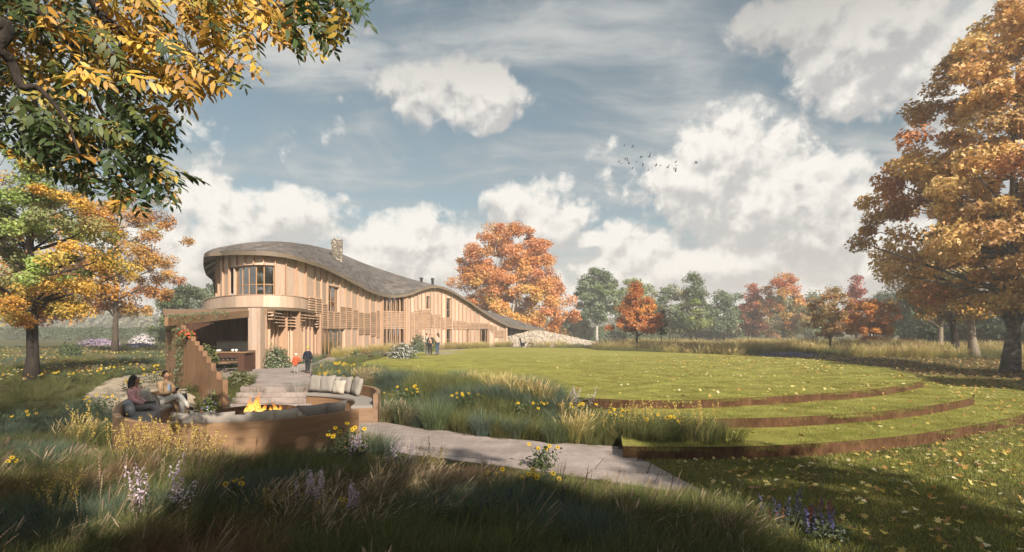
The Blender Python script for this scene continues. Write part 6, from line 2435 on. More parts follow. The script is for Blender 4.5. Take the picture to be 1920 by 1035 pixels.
# near meadow
x, y = field(5200, -12, 4, 3.4, 13.5, rng, lambda x, y: not_right(x, y) * np.where(y > 10.6, (x < -7.5) * 1.0, 1.0) * np.where((x > -3.5) & (y > 9.9 - 0.45 * x), 0.0, 1.0), power=1.0)
g1, g2 = mix(x, y, 3), mix(x, y, 9)
sel = np.where(g1 > 0.28, 0, np.where((g1 < -0.45) & (x < 0.5), 1, np.where(g2 > 0.30, 2, np.where((g2 < -0.5) & (x < 0.5), 3, np.where(rng.random(len(x)) < 0.12, 1, 0)))))
for s_, (src, lab, a_, b__) in enumerate([('meadow', 'tall green meadow grass filling the near ground', 0.6, 1.1), ('straw', 'wispy straw coloured grass blowing in the near meadow', 0.55, 1.0), ('fescue', 'blue green fescue cushions in the near meadow', 0.9, 1.5), ('bronze', 'bronze brown grass tufts in the near meadow', 0.6, 1.05)]):
    q = sel == s_
    sc_hi = np.clip((y[q] - 2.2) / 3.2, 0.55, 1.0)
    yl = np.interp(x[q], [-3.4, -3.0, 0.0, 2.5], [834, 850, 872, 908])
    lim = (2.46 - (yl - HY) / F * y[q]) / (0.52 if src != 'fescue' else 0.36)
    sc_hi = np.minimum(sc_hi, np.clip(lim, 0.28, 1.2))
    o = lay('meadow_grass', lab, src, x[q], y[q], rng, a_, b__)
    at_ = o.data.attributes['sc']
    v_ = np.zeros(q.sum(), np.float32)
    at_.data.foreach_get('value', v_)
    at_.data.foreach_set('value', (v_ * sc_hi).astype(np.float32))
# thin seed stems standing above the near meadow
tuft_src('seedstem', 3, n=16, h=0.78, spread=0.2, lean=0.3, width=0.003, pal=[(0.20, 0.165, 0.08), (0.25, 0.20, 0.10)], curl=0.35, wind=0.45, plume=0.9, plume_pal=[(0.34, 0.26, 0.17), (0.29, 0.21, 0.13), (0.25, 0.17, 0.12)])
xs_, ys_ = field(420, -11, 2.4, 4.6, 10.4, rng, lambda x, y: not_right(x, y) * np.where((x > -3.5) & (y > 9.0 - 0.45 * x), 0.0, 1.0) * np.clip(0.35 + vnoise(x, y, 1.3, 7), 0, 1))
lm = np.clip((2.5 - (np.interp(xs_, [-3.4, -3.0, 0.0, 2.5], [834, 850, 872, 908]) - HY) / F * ys_) / 0.8, 0.3, 1.0)
gn_scatter('seed_grass', 'thin pale seed stems rising above the near meadow', 'grass', 'seedstem', np.stack([xs_, ys_, terrain_z(xs_, ys_)], -1), rng.normal(0, 0.5, len(xs_)), lm * rng.uniform(0.7, 1.0, len(xs_)), rng.integers(0, 3, len(xs_)))
# planting between path and lawn
x, y = field(5400, -9.6, 4.6, 10.7, 27, rng, lambda x, y: bedmask(x, y) * np.where((x > 2.3) & (y < 10.75), 0, 1))
zz = surf_z(x, y)
g1, g2 = mix(x, y, 13), mix(x, y, 19)
sel = np.where(g1 > -0.05, 0, np.where(g1 < -0.62, 1, np.where(g2 > -0.25, 2, 3)))
for s_, (src, lab, a_, b__) in enumerate([('meadow', 'green tall grass in the border beside the path', 0.75, 1.25), ('straw', 'pale feathery grass in the border beside the lawn', 0.65, 1.1), ('fescue', 'blue green grass cushions along the path', 1.0, 1.7), ('goldgrass', 'golden seed head grass in the border', 0.6, 1.0)]):
    q = sel == s_
    o = lay('border_grass', lab, src, x[q], y[q], rng, a_, b__, zz[q])
    v_ = np.zeros(int(q.sum()), np.float32)
    o.data.attributes['sc'].data.foreach_get('value', v_)
    lim = np.where(x[q] > 1.4, (CZ - 0.150 * y[q] - zz[q]) / 0.5, 2.0)
    o.data.attributes['sc'].data.foreach_set('value', np.minimum(v_, np.clip(lim, 0.2, 2)).astype(np.float32))
# left meadow
x, y = field(15000, -62, -8.9, 10.5, 64, rng, lambda x, y: np.clip(26.0 / (y + 2), 0.25, 1.0) * np.where(inside(bench_poly, x, y), 0, 1), power=1.35)
g1, g2 = mix(x * 0.6, y * 0.6, 23), mix(x * 0.6, y * 0.6, 29)
sel = np.where(g1 > -0.1, 0, np.where(g2 > 0.25, 1, np.where(g2 < -0.4, 3, 2)))
for s_, (src, lab, a_, b__) in enumerate([('meadow', 'green meadow grass in the left field', 0.5, 0.85), ('straw', 'straw coloured grass in the left field', 0.45, 0.8), ('fescue', 'grey green grass cushions in the left field', 0.8, 1.3), ('bronze', 'brown grass patches in the left field', 0.5, 0.85)]):
    q = sel == s_
    lay('field_grass', lab, src, x[q], y[q], rng, a_, b__)
# golden grass along the facade and round the lawn's back edge
xa, ya = [], []
for px in np.linspace(598, 946, 420):
    q = fp(px, rng.uniform(0.3, 1.9))
    if 620 < px < 650 or 716 < px < 760 and rng.random() < 0.7 or 770 < px < 830 and rng.random() < 0.7 or 898 < px < 916:
        continue
    xa.append(q.x)
    ya.append(q.y)
xa, ya = np.array(xa), np.array(ya)
lay('facade_grass', 'golden grass growing along the foot of the timber facade', 'goldgrass', xa, ya, rng, 0.7, 1.2, np.zeros(len(xa)))
x, y = field(5200, 2, 62, 40, 74, rng, lambda x, y: np.where(inside(LP1, x, y) | (y < 52 - 0.28 * (x - 10)) & (x > 19), 0, 1) * np.where((x < 15) & (y > 64.5), 0, 1))
g1 = mix(x * 0.4, y * 0.4, 31)
q = g1 > 0.0
lay('rough_grass', 'pale rough grass beyond the far edge of the lawn', 'goldgrass', x[q], y[q], rng, 1.0, 1.9)
lay('rough_grass', 'green rough grass beyond the far edge of the lawn', 'meadow', x[~q], y[~q], rng, 1.0, 1.7)
# turf on the lawn and on the low ground to the right
x, y = field(5200, -9, 22, 10.2, 40, rng, lambda x, y: (inside(LP1, x, y) | inside(LP2, x, y) | inside(LP3, x, y)) * np.clip(22 / y, 0.3, 1.0), avoid=False, power=1.25)
z_ = np.where(inside(LP1, x, y), 0.0, np.where(inside(LP2, x, y), -0.2, -0.4))
lay('lawn_turf', 'short mown grass on the stepped lawn', 'turf', x, y, rng, 0.8, 1.2, z_, windy=False)
x, y = field(6200, 2.3, 26, 4.5, 30, rng, lambda x, y: 1.0 * ~(inside(LP1, x, y) | inside(LP2, x, y) | inside(LP3, x, y)) * np.clip(14 / y, 0.3, 1), power=1.1)
lay('ground_turf', 'short grass on the low ground right of the path', 'turf', x, y, rng, 0.9, 1.5, windy=False)


# ---- fallen leaves
def leaf_src(name, pal, k=6):
    col = bpy.data.collections.new(name)
    rng = np.random.default_rng(5)
    for i in range(k):
        V, Fc, kk = leaves_mesh(np.zeros((1, 3)), np.array([[rng.normal(0, 0.3), rng.normal(0, 0.3), 1.0]]), np.array([1.0]), 'maple', rng)
        V = V + np.array([0, 0, 0.12])
        V[:, 2] += 0.35 * (V[:, 0] ** 2 + V[:, 1] ** 2) * rng.uniform(0.1, 0.7)
        c = np.repeat(np.array([pal[i % len(pal)]]), len(V), axis=0)
        o = bpy.data.objects.new('%s_%d' % (name, i), mesh_data(name, V, Fc, LEAF, False, c))
        col.objects.link(o)
    SRC[name] = (col, k)


leaf_src('fallen', [(0.56, 0.42, 0.09), (0.66, 0.54, 0.20), (0.46, 0.26, 0.06), (0.70, 0.62, 0.36), (0.36, 0.18, 0.07), (0.60, 0.46, 0.13)])
leaf_src('brown_leaf', [(0.34, 0.21, 0.09), (0.26, 0.14, 0.06), (0.42, 0.28, 0.10), (0.22, 0.13, 0.07), (0.38, 0.22, 0.07), (0.48, 0.35, 0.14)])


def litter(label, x, y, z, s0, s1, rng, src='fallen'):
    n = len(x)
    gn_scatter('fallen_leaves', label, 'leaves', src, np.stack([x, y, z], -1), rng.random(n) * 6.283, rng.uniform(s0, s1, n), rng.integers(0, 6, n), rng.normal(0, 0.35, n))


allL = lambda x, y: inside(LP1, x, y) | inside(LP2, x, y) | inside(LP3, x, y)
x, y = field(9000, 0, 21, 10.3, 42, rng, lambda x, y: allL(x, y) * np.clip((x + 2) / 18, 0.06, 1) ** 1.4 * np.clip(0.55 + 0.9 * vnoise(x, y, 0.8, 2.0), 0.05, 1), avoid=False)
z_ = np.where(inside(LP1, x, y), 0.0, np.where(inside(LP2, x, y), -0.2, -0.4)) + 0.03
litter('yellow fallen leaves scattered on the stepped lawn', x, y, z_, 0.06, 0.13, rng)
x, y = field(2600, 3, 16, 5.0, 14.5, rng, lambda x, y: 1.0 * ~allL(x, y))
litter('yellow and brown fallen leaves on the low grass at the right', x, y, terrain_z(x, y) + 0.04, 0.06, 0.12, rng)
x, y = field(15000, 13, 46, 15, 52, rng, lambda x, y: 1.0 * ~allL(x, y) * np.clip((x - 8) / 14, 0, 1))
litter('thick carpet of brown fallen leaves under the right trees', x, y, terrain_z(x, y) + 0.03, 0.10, 0.22, rng, 'brown_leaf')
x, y = field(9000, -60, -11, 17, 56, rng, lambda x, y: (vnoise(x, y, 0.4, 5) > -0.3) * 1.0)
litter('yellow leaves lying in the grass under the left trees', x, y, terrain_z(x, y) + 0.30, 0.07, 0.15, rng)


# ---- perennials, each clump a thing of its own
def head_mesh():
    tv, Fs, Cs = [], [], []
    n = 12
    o = 0
    for k in range(n):
        a = 2 * math.pi * k / n
        for (r, w, z) in ((0.010, 0.004, 0.0),):
            pass
        ca, sa = math.cos(a), math.sin(a)
        pts = [(0.008, -0.004, 0), (0.026, -0.0075, 0.004), (0.042, 0, -0.004), (0.026, 0.0075, 0.004), (0.008, 0.004, 0)]
        tv += [(x_ * ca - y_ * sa, x_ * sa + y_ * ca, z_) for x_, y_, z_ in pts]
        Fs.append(tuple(range(o, o + 5)))
        Cs += [(0.62, 0.42, 0.02)] * 5
        o += 5
    for (z_, r_) in ((0.004, 0.014), (0.014, 0.006)):
        for k in range(8):
            a = 2 * math.pi * k / 8
            tv.append((r_ * math.cos(a), r_ * math.sin(a), z_))
            Cs.append((0.16, 0.075, 0.015))
    for k in range(8):
        k2 = (k + 1) % 8
        Fs.append((o + k, o + k2, o + 8 + k2, o + 8 + k))
    Fs.append(tuple(range(o + 8, o + 16)))
    return mesh_data('flower_head', tv, Fs, PETAL, False, np.array(Cs))


HEAD = head_mesh()


def daisy(p, h, nh, seed, label, spread=0.22, s=1.0, group='yellow daisies in the planting'):
    rng = np.random.default_rng(seed)
    p = Vector(p)
    t = thing('yellow_daisy', p, label, 'flowers', group)
    m = MB()
    heads = []
    for k in range(nh):
        a, r = rng.random() * 6.283, spread * math.sqrt(rng.random())
        e = p + Vector((r * math.cos(a) * 1.4, r * math.sin(a), h * rng.uniform(0.72, 1.0)))
        q = p + Vector((r * 0.25 * math.cos(a), r * 0.25 * math.sin(a), 0))
        m.tube([q - Vector((0, 0, 0.04)), q.lerp(e, 0.5) + Vector((0.02, 0, 0)), e], [0.006, 0.005, 0.0035], 4, False)
        heads.append(e)
    m.obj('stems', STEM, t, fix=False)
    n = 60 + 26 * nh
    P = np.stack([rng.normal(p.x, spread * 0.6, n), rng.normal(p.y, spread * 0.5, n), p.z + h * 0.85 * rng.random(n) ** 1.3], -1)
    V, Fc, k = leaves_mesh(P, rng.normal(size=(n, 3)) * 0.5 + np.array([0, -0.2, 0.7]), rng.uniform(0.06, 0.11, n), 'diamond', rng)
    obj('foliage', V, Fc, LEAF, t, False, np.repeat(pal_mix([(0.05, 0.075, 0.02), (0.075, 0.10, 0.03)], n, rng), k, axis=0))
    for e in heads:
        o = bpy.data.objects.new('flower_head', HEAD)
        COL.objects.link(o)
        o.parent = t
        o.location = e - p
        o.rotation_euler = (rng.uniform(0.35, 1.25), rng.normal(0, 0.25), rng.normal(0.15, 0.5))
        o.scale = (s * 0.82, s * 0.82, s * 0.9)
    return t


STEM = mat_plain('green_stem', (0.07, 0.085, 0.03), 0.8)
GOLDSTEM = mat_plain('gold_stem', (0.30, 0.23, 0.07), 0.8)


_GD = np.concatenate([np.arange(3.5, 20, 0.04), np.arange(20, 60, 0.15)])


def gpos(px, py_base, z=None):
    """point on the ground under a picture position"""
    xx = (px - CX) / F * _GD
    zz_ = surf_z(xx, _GD)
    k = int(np.argmax(HY + (CZ - zz_) / _GD * F <= py_base))
    return Vector((xx[k], _GD[k], float(zz_[k])))


DAISY = [
    (648, 868, 0.72, 9, 'cluster of yellow daisies in front of the bench end', 0.26, 1.5), (440, 968, 0.50, 5, 'yellow daisies in the shade left of the lilac spikes', 0.10, 1.25), (1016, 935, 0.42, 8, 'yellow daisies in the middle of the near meadow', 0.24, 1.35),
    (730, 920, 0.36, 4, 'few yellow daisies below the reed grass', 0.16, 1.2), (932, 925, 0.36, 3, 'pair of yellow daisies left of the middle group', 0.12, 1.3), (1018, 880, 0.45, 5, 'leggy yellow daisies standing before the path', 0.2, 1.2),
    (630, 985, 0.36, 6, 'yellow daisies low among the lilac spikes', 0.2, 1.1), (15, 905, 0.40, 4, 'yellow daisies at the left picture edge', 0.14, 1.25), (20, 800, 0.40, 8, 'yellow daisies left of the golden plumes', 0.5, 1.3),
    (185, 772, 0.45, 8, 'yellow daisies beside the bench corner', 0.45, 1.3), (250, 735, 0.40, 5, 'yellow daisies behind the woman in pink', 0.3, 1.3), (240, 705, 0.40, 12, 'band of yellow daisies above the seated women', 0.9, 1.5),
    (140, 716, 0.40, 14, 'band of yellow daisies right of the dark left trunk', 1.0, 1.5), (300, 718, 0.40, 6, 'yellow daisies beside the gravel path', 0.5, 1.4), (120, 690, 0.40, 14, 'drift of yellow daisies in the left field', 1.4, 1.9),
    (770, 757, 0.50, 8, 'yellow daisies at the left end of the border', 0.4, 1.5), (880, 770, 0.50, 8, 'yellow daisies in the border right of the round grasses', 0.35, 1.4), (985, 790, 0.50, 9, 'yellow daisies in the blue green part of the border', 0.4, 1.4),
    (1085, 790, 0.45, 8, 'yellow daisies at the foot of the first steel edging', 0.4, 1.5), (1150, 808, 0.50, 9, 'yellow daisies in front of the golden plumes by the lawn', 0.4, 1.4), (1240, 818, 0.45, 8, 'yellow daisies at the right end of the border', 0.35, 1.4),
    (650, 705, 0.55, 16, 'yellow flowers at the patio edge beside the children', 0.8, 2.0), (628, 722, 0.45, 12, 'yellow flowers above the short bench cushions', 0.5, 1.6), (720, 762, 0.45, 6, 'yellow daisies right of the short bench', 0.3, 1.3)]
for k, (px, py, h, nh, lab, sp, s) in enumerate(DAISY):
    daisy(gpos(px, py), h, nh, 200 + k, lab, sp, s)


def spike_mesh(seed, pal):
    rng = np.random.default_rng(seed)
    n = 46
    f = rng.random(n)
    a = rng.random(n) * 6.283
    r = 0.020 * np.sin(np.pi * (0.12 + 0.8 * f)) + 0.003
    P = np.stack([r * np.cos(a), r * np.sin(a), 0.26 * f], -1)
    V, Fc, k = leaves_mesh(P, np.stack([np.cos(a), np.sin(a), 0.6 * np.ones(n)], -1), rng.uniform(0.014, 0.026, n), 'diamond', rng)
    return mesh_data('flower_spike', V, Fc, PETAL, False, np.repeat(pal_mix(pal, n, rng), k, axis=0))


SPK = {'lilac': [spike_mesh(k, [(0.52, 0.42, 0.50), (0.60, 0.50, 0.56), (0.42, 0.32, 0.46)]) for k in range(3)],
       'blue': [spike_mesh(k + 5, [(0.10, 0.09, 0.26), (0.15, 0.13, 0.32)]) for k in range(3)],
       'dark': [spike_mesh(k + 9, [(0.03, 0.022, 0.06), (0.05, 0.035, 0.08)]) for k in range(3)],
       'red': [spike_mesh(k + 12, [(0.28, 0.04, 0.05), (0.20, 0.03, 0.06)]) for k in range(3)],
       'gold': [spike_mesh(k + 15, [(0.50, 0.36, 0.08), (0.42, 0.28, 0.06), (0.56, 0.44, 0.16)]) for k in range(3)]}


def salvia(name, p, h, ns, kind, seed, label, spread=0.18, s=1.0, cat='flowers', lean=0.1, leafy=True, stemcol=None, group=None):
    rng = np.random.default_rng(seed)
    p = Vector(p)
    t = thing(name, p, label, cat, group)
    m = MB()
    for k in range(ns):
        a, r = rng.random() * 6.283, spread * math.sqrt(rng.random())
        hh = h * rng.uniform(0.7, 1.0)
        e = p + Vector((r * math.cos(a) * 1.3 + lean * hh * rng.uniform(-0.2, 1.2), r * math.sin(a), hh - 0.2 * s))
        q = p + Vector((r * 0.35 * math.cos(a), r * 0.35 * math.sin(a), 0))
        m.tube([q - Vector((0, 0, 0.04)), q.lerp(e, 0.55) - Vector((0.02, 0, 0)), e], [0.005, 0.004, 0.003], 4, False)
        o = bpy.data.objects.new('flower_spike', SPK[kind][k % 3])
        COL.objects.link(o)
        o.parent = t
        o['kind'] = 'stuff'
        o.location = e - p
        d = (e - q).normalized()
        o.rotation_euler = (rng.normal(0, 0.12), lean * rng.uniform(0.5, 2.5), rng.random() * 6.28)
        o.scale = (s, s, s * rng.uniform(0.8, 1.25) * (1.5 if kind == 'gold' else 1.1))
    m.obj('stems', stemcol or STEM, t, fix=False)
    if leafy:
        n = 40 + ns * 14
        P = np.stack([rng.normal(p.x, spread * 0.6, n), rng.normal(p.y, spread * 0.5, n), p.z + h * 0.6 * rng.random(n)], -1)
        V, Fc, k = leaves_mesh(P, rng.normal(size=(n, 3)) * 0.5 + np.array([0, -0.2, 0.7]), rng.uniform(0.05, 0.10, n), 'diamond', rng)
        obj('foliage', V, Fc, LEAF, t, False, np.repeat(pal_mix([(0.05, 0.07, 0.03), (0.075, 0.09, 0.04)], n, rng), k, axis=0))
    else:
        V, Fc, C = blades(120, h * 0.62, spread * 0.7, 0.45, 0.006, [(0.06, 0.085, 0.05), (0.10, 0.11, 0.04), (0.16, 0.14, 0.04)], rng)
        obj('blades', V + np.array(tuple(p)), Fc, GRASS, t, False, C)
    return t


for k, (px, py, h, ns, kind, lab, sp, s) in enumerate([
    (265, 1010, 0.72, 5, 'lilac', 'lilac flower spikes left one of the pair in the dark foreground', 0.10, 1.2), (325, 1000, 0.70, 5, 'lilac', 'lilac flower spikes right one of the pair in the dark foreground', 0.10, 1.2),
    (580, 975, 0.48, 11, 'lilac', 'dense pale lilac spikes in the middle of the near meadow', 0.16, 0.95), (655, 1000, 0.42, 8, 'lilac', 'lilac spikes low beside the yellow daisies', 0.14, 0.9),
    (672, 870, 0.50, 9, 'lilac', 'lilac spikes standing before the bench end', 0.16, 1.0), (745, 880, 0.42, 9, 'lilac', 'faded lilac spikes beside the near path edge', 0.22, 0.9),
    (1040, 990, 0.34, 8, 'dark', 'dark blue flower spikes in the shaded middle foreground', 0.3, 0.8), (930, 1000, 0.34, 5, 'dark', 'dark violet spikes left of the dark blue ones', 0.2, 0.8),
    (1475, 985, 0.30, 10, 'blue', 'violet blue flowers at the right end of the near meadow', 0.3, 0.7), (1530, 1000, 0.30, 8, 'red', 'dark red flowers beside the violet blue ones', 0.22, 0.7), (1550, 1015, 0.30, 8, 'blue', 'violet blue flowers right of the dark red ones', 0.2, 0.7),
    (1440, 1010, 0.24, 5, 'red', 'small dark red flowers left of the others in the right foreground', 0.16, 0.6),
    (470, 1000, 0.42, 4, 'dark', 'dark purple pompom flowers in the left foreground', 0.16, 0.6), (1090, 765, 0.40, 10, 'lilac', 'pale lilac flowers beside the first steel edging', 0.3, 0.9)]):
    salvia('salvia', gpos(px, py), h * 1.12, ns, kind, 300 + k, lab, sp, s * 1.35, group='flower spikes in the planting')
# golden plumes: reed grasses
for k, (px, py, h, ns, lab, sp, s) in enumerate([
    (150, 850, 0.80, 12, 'golden plume grass left of the bench', 0.22, 1.15), (235, 880, 0.78, 16, 'golden plume grass in front of the bench corner', 0.22, 1.15), (300, 885, 0.80, 20, 'golden plume grass below the seated women', 0.24, 1.15),
    (345, 890, 0.74, 14, 'golden plume grass beside the lilac spikes at the bench', 0.20, 1.1), (385, 890, 0.70, 12, 'last golden plume grass in the row before the bench', 0.20, 1.1),
    (1165, 815, 0.55, 16, 'golden plume grass in the border below the first steel edging', 0.4, 1.0), (1225, 815, 0.58, 18, 'golden plume grass in the border, middle of three', 0.4, 1.0), (1302, 826, 0.62, 18, 'golden plume grass at the end of the middle steel edging', 0.35, 1.05),
    (105, 1000, 0.72, 14, 'yellow green upright grass in the bottom left corner', 0.18, 0.9), (800, 900, 0.50, 22, 'upright straw coloured reed grass before the path', 0.22, 0.8), (520, 985, 0.42, 10, 'short golden grass among the shaded daisies', 0.18, 0.7)]):
    salvia('plume_grass', gpos(px, py), h, ns, 'gold', 400 + k, lab, sp, s, 'grass clump', 0.22, False, GOLDSTEM, 'plume grasses in the planting')
# round grey green grass mounds right of the short bench
rng = np.random.default_rng(55)
for k, (px, py, h, sp, lab) in enumerate([(755, 795, 0.75, 0.35, 'big round green grass mound right of the short bench'), (815, 806, 0.85, 0.42, 'largest round green grass mound above the path'), (905, 818, 0.6, 0.35, 'blue green grass mound above the middle of the path'), (1040, 832, 0.55, 0.35, 'green grass mound near the path corner'), (965, 822, 0.5, 0.3, 'small blue green grass mound left of the path corner')]):
    p = gpos(px, py)
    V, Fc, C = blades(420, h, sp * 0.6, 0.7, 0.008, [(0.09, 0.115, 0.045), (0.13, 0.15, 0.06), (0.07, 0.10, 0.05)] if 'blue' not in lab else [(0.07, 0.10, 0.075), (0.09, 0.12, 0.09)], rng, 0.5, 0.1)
    o = obj('grass_mound', V, Fc, GRASS, None, False, C, local=True)
    o.location = p
    tag(o, lab, 'grass clump', 'round grass mounds above the path')

# ================================================================== PEOPLE
EDGES = [('pel', 'sp'), ('sp', 'ch'), ('ch', 'nk'), ('nk', 'h1'), ('h1', 'h2'), ('h2', 'h3'), ('h2', 'ns'),
         ('ch', 'sl'), ('sl', 'el'), ('el', 'wl'), ('wl', 'hl'), ('ch', 'sr'), ('sr', 'er'), ('er', 'wr'), ('wr', 'hr'),
         ('pel', 'pl'), ('pl', 'kl'), ('kl', 'al'), ('al', 'tl'), ('pel', 'pr'), ('pr', 'kr'), ('kr', 'ar'), ('ar', 'tr')]
STAND = dict(pel=(0, 0, .96, .12), sp=(0, .005, 1.12, .11), ch=(0, -.01, 1.29, .125), nk=(0, 0, 1.46, .05), h1=(0, .022, 1.535, .066), h2=(0, .01, 1.615, .088), h3=(0, -.01, 1.685, .06), ns=(0, .104, 1.59, .011),
             sl=(-.165, -.01, 1.385, .06), el=(-.235, -.03, 1.11, .043), wl=(-.235, .05, .88, .028), hl=(-.23, .085, .80, .03),
             sr=(.165, -.01, 1.385, .06), er=(.235, -.03, 1.11, .043), wr=(.235, .05, .88, .028), hr=(.23, .085, .80, .03),
             pl=(-.085, 0, .90, .09), kl=(-.10, .02, .50, .06), al=(-.10, -.03, .09, .04), tl=(-.105, .12, .04, .036),
             pr=(.085, 0, .90, .09), kr=(.10, .02, .50, .06), ar=(.10, -.03, .09, .04), tr=(.105, .12, .04, .036))
SIT = dict(STAND)
SIT.update(pel=(0, 0, .12, .125), sp=(0, -.01, .28, .11), ch=(0, -.01, .46, .125), nk=(0, .01, .63, .05), h1=(0, .035, .705, .066), h2=(0, .025, .785, .088), h3=(0, .005, .855, .06), ns=(0, .119, .76, .011),
           sl=(-.165, -.01, .555, .06), el=(-.22, .02, .29, .043), wl=(-.12, .2, .20, .028), hl=(-.06, .26, .19, .03),
           sr=(.165, -.01, .555, .06), er=(.22, .02, .29, .043), wr=(.12, .2, .20, .028), hr=(.06, .26, .19, .03),
           pl=(-.085, .03, .10, .095), kl=(-.11, .46, .10, .062), al=(-.11, .48, -.34, .04), tl=(-.11, .62, -.40, .036),
           pr=(.085, .03, .10, .095), kr=(.11, .46, .10, .062), ar=(.11, .48, -.34, .04), tr=(.11, .62, -.40, .036))


def skin_obj(name, verts, edges, mat, parent, M, sub=2, root=0):
    me = bpy.data.meshes.new(name)
    me.from_pydata([tuple(M @ Vector(v[:3])) for v in verts], edges, [])
    me.update()
    me.materials.append(mat)
    o = link(name, me, parent)
    sm = o.modifiers.new('skin', 'SKIN')
    sm.use_smooth_shade = True
    sc = M.to_scale()[0]
    if not me.skin_vertices:
        bm = bmesh.new()
        bm.from_mesh(me)
        bm.verts.layers.skin.verify()
        bm.to_mesh(me)
        bm.free()
    for i, v in enumerate(verts):
        r = v[3] * sc
        rr_ = v[4] * sc if len(v) > 4 else r
        me.skin_vertices[0].data[i].radius = (r, rr_)
        me.skin_vertices[0].data[i].use_root = (i == root)
    ss = o.modifiers.new('round', 'SUBSURF')
    ss.levels = ss.render_levels = sub
    return o


def chain(J, edges, extra=None, add=0.0, mul=1.0, radii=None):
    names = []
    for a, b in edges:
        for q in (a, b):
            if q not in names:
                names.append(q)
    V = []
    for nme in names:
        x_, y_, z_, r_ = J[nme]
        r_ = (radii or {}).get(nme, r_ * mul + add)
        V.append((x_, y_, z_, r_))
    E = [(names.index(a), names.index(b)) for a, b in edges]
    return V, E


def person(label, loc, yaw, J, garments, hair, skin, group, scale=1.0, face=True, hair_mat=None, extras=()):
    loc = Vector(loc)
    t = thing('person', loc, label, 'person', group)
    M = Matrix.Translation(loc) @ Matrix.Rotation(yaw, 4, 'Z') @ Matrix.Scale(scale, 4)
    V, E = chain(J, EDGES)
    names = []
    for a, b in EDGES:
        for q in (a, b):
            if q not in names:
                names.append(q)
    # hands: four fingers and a thumb from each palm
    for s, (w_, h_) in ((-1, ('wl', 'hl')), (1, ('wr', 'hr'))):
        wv, hv = Vector(J[w_][:3]), Vector(J[h_][:3])
        d = (hv - wv).normalized()
        sd = d.cross(Vector((0, 0.3, 1)) if abs(d.z) < 0.8 else Vector((1, 0, 0))).normalized()
        nn = d.cross(sd)
        hi = names.index(h_)
        for k in range(4):
            L = (0.062, 0.072, 0.068, 0.055)[k]
            a = hv + sd * (k - 1.5) * 0.017 + d * 0.03
            b_ = a + d * L * 0.55 + nn * 0.008
            c = b_ + d * L * 0.35 + nn * 0.022
            o = len(V)
            V += [(*a, 0.0095), (*b_, 0.0085), (*c, 0.007)]
            E += [(hi, o), (o, o + 1), (o + 1, o + 2)]
        a = wv.lerp(hv, 0.6) + sd * 0.032 * -s
        b_ = a + d * 0.045 + sd * 0.02 * -s
        o = len(V)
        V += [(*a, 0.011), (*b_, 0.009)]
        E += [(names.index(w_), o), (o, o + 1)]
    skin_obj('body', V, E, skin, t, M)
    for (nm, mat, edges, add, radii) in garments:
        V, E = chain(J, edges, None, add, 1.0, radii)
        skin_obj(nm, V, E, mat, t, M)
    if hair:
        nm, mat, pts = hair
        h2 = J['h2']
        V = [(h2[0] + q[0], h2[1] + q[1], h2[2] + q[2], q[3]) for q in pts]
        skin_obj(nm, V, [(i, i + 1) for i in range(len(V) - 1)], mat, t, M)
    if face:
        h2 = Vector(J['h2'][:3])
        for s in (-1, 1):
            m_ = MB()
            m_.lathe([(0.0, -0.008), (0.009, -0.003), (0.009, 0.004), (0, 0.008)], 6, (0, 0, 0))
            V_ = [tuple(M @ (h2 + Vector((s * 0.033, 0.078, 0.012)) + Vector(p))) for p in m_.v]
            obj('eye', V_, m_.f, BLACK, t)
        m_ = MB()
        m_.box(h2 + Vector((0, 0.083, -0.055)), (0.045, 0.012, 0.012))
        obj('mouth', [tuple(M @ Vector(p)) for p in m_.v], m_.f, LIPS, t)
    for f in extras:
        f(t, M)
    return t


LIPS = mat_plain('lips', (0.30, 0.08, 0.07), 0.5)
cl = lambda n, c: mat_noise(n, tuple(x * 0.82 for x in c), tuple(x * 1.15 for x in c), 18, 0.9, 0.4, bdist=0.01)
PINK = cl('pink_wool', (0.62, 0.32, 0.33))
CREAM = cl('cream_knit', (0.55, 0.46, 0.36))
CAMEL = cl('camel_wool', (0.30, 0.20, 0.115))
BLUEK = cl('blue_knit', (0.22, 0.28, 0.38))
WHITET = cl('white_denim', (0.80, 0.77, 0.70))
NAVY = cl('navy_nylon', (0.012, 0.016, 0.03))
ORNG = cl('orange_coat', (0.42, 0.085, 0.035))
GREYT = cl('grey_cotton', (0.26, 0.25, 0.24))
JEANS = cl('jeans', (0.05, 0.075, 0.13))
PALEG = cl('pale_green_shirt', (0.50, 0.52, 0.46))
BEIGE = cl('beige_jumper', (0.50, 0.38, 0.30))
DARKC = cl('dark_cloth', (0.02, 0.022, 0.026))
LIMEC = cl('lime_wool', (0.38, 0.45, 0.06))
HAIR_B = mat_noise('black_hair', (0.006, 0.005, 0.005), (0.018, 0.014, 0.012), 40, 0.6, 0.6, (1, 1, 0.4))
HAIR_BR = mat_noise('brown_hair', (0.03, 0.016, 0.01), (0.07, 0.04, 0.025), 40, 0.6, 0.6, (1, 1, 0.4))

TOP = [('sp', 'ch'), ('ch', 'sl'), ('sl', 'el'), ('el', 'wl'), ('ch', 'sr'), ('sr', 'er'), ('er', 'wr'), ('sp', 'pel')]
LEGS = [('pel', 'pl'), ('pl', 'kl'), ('kl', 'al'), ('pel', 'pr'), ('pr', 'kr'), ('kr', 'ar')]
SHOE = lambda s: [('a' + s, 't' + s)]

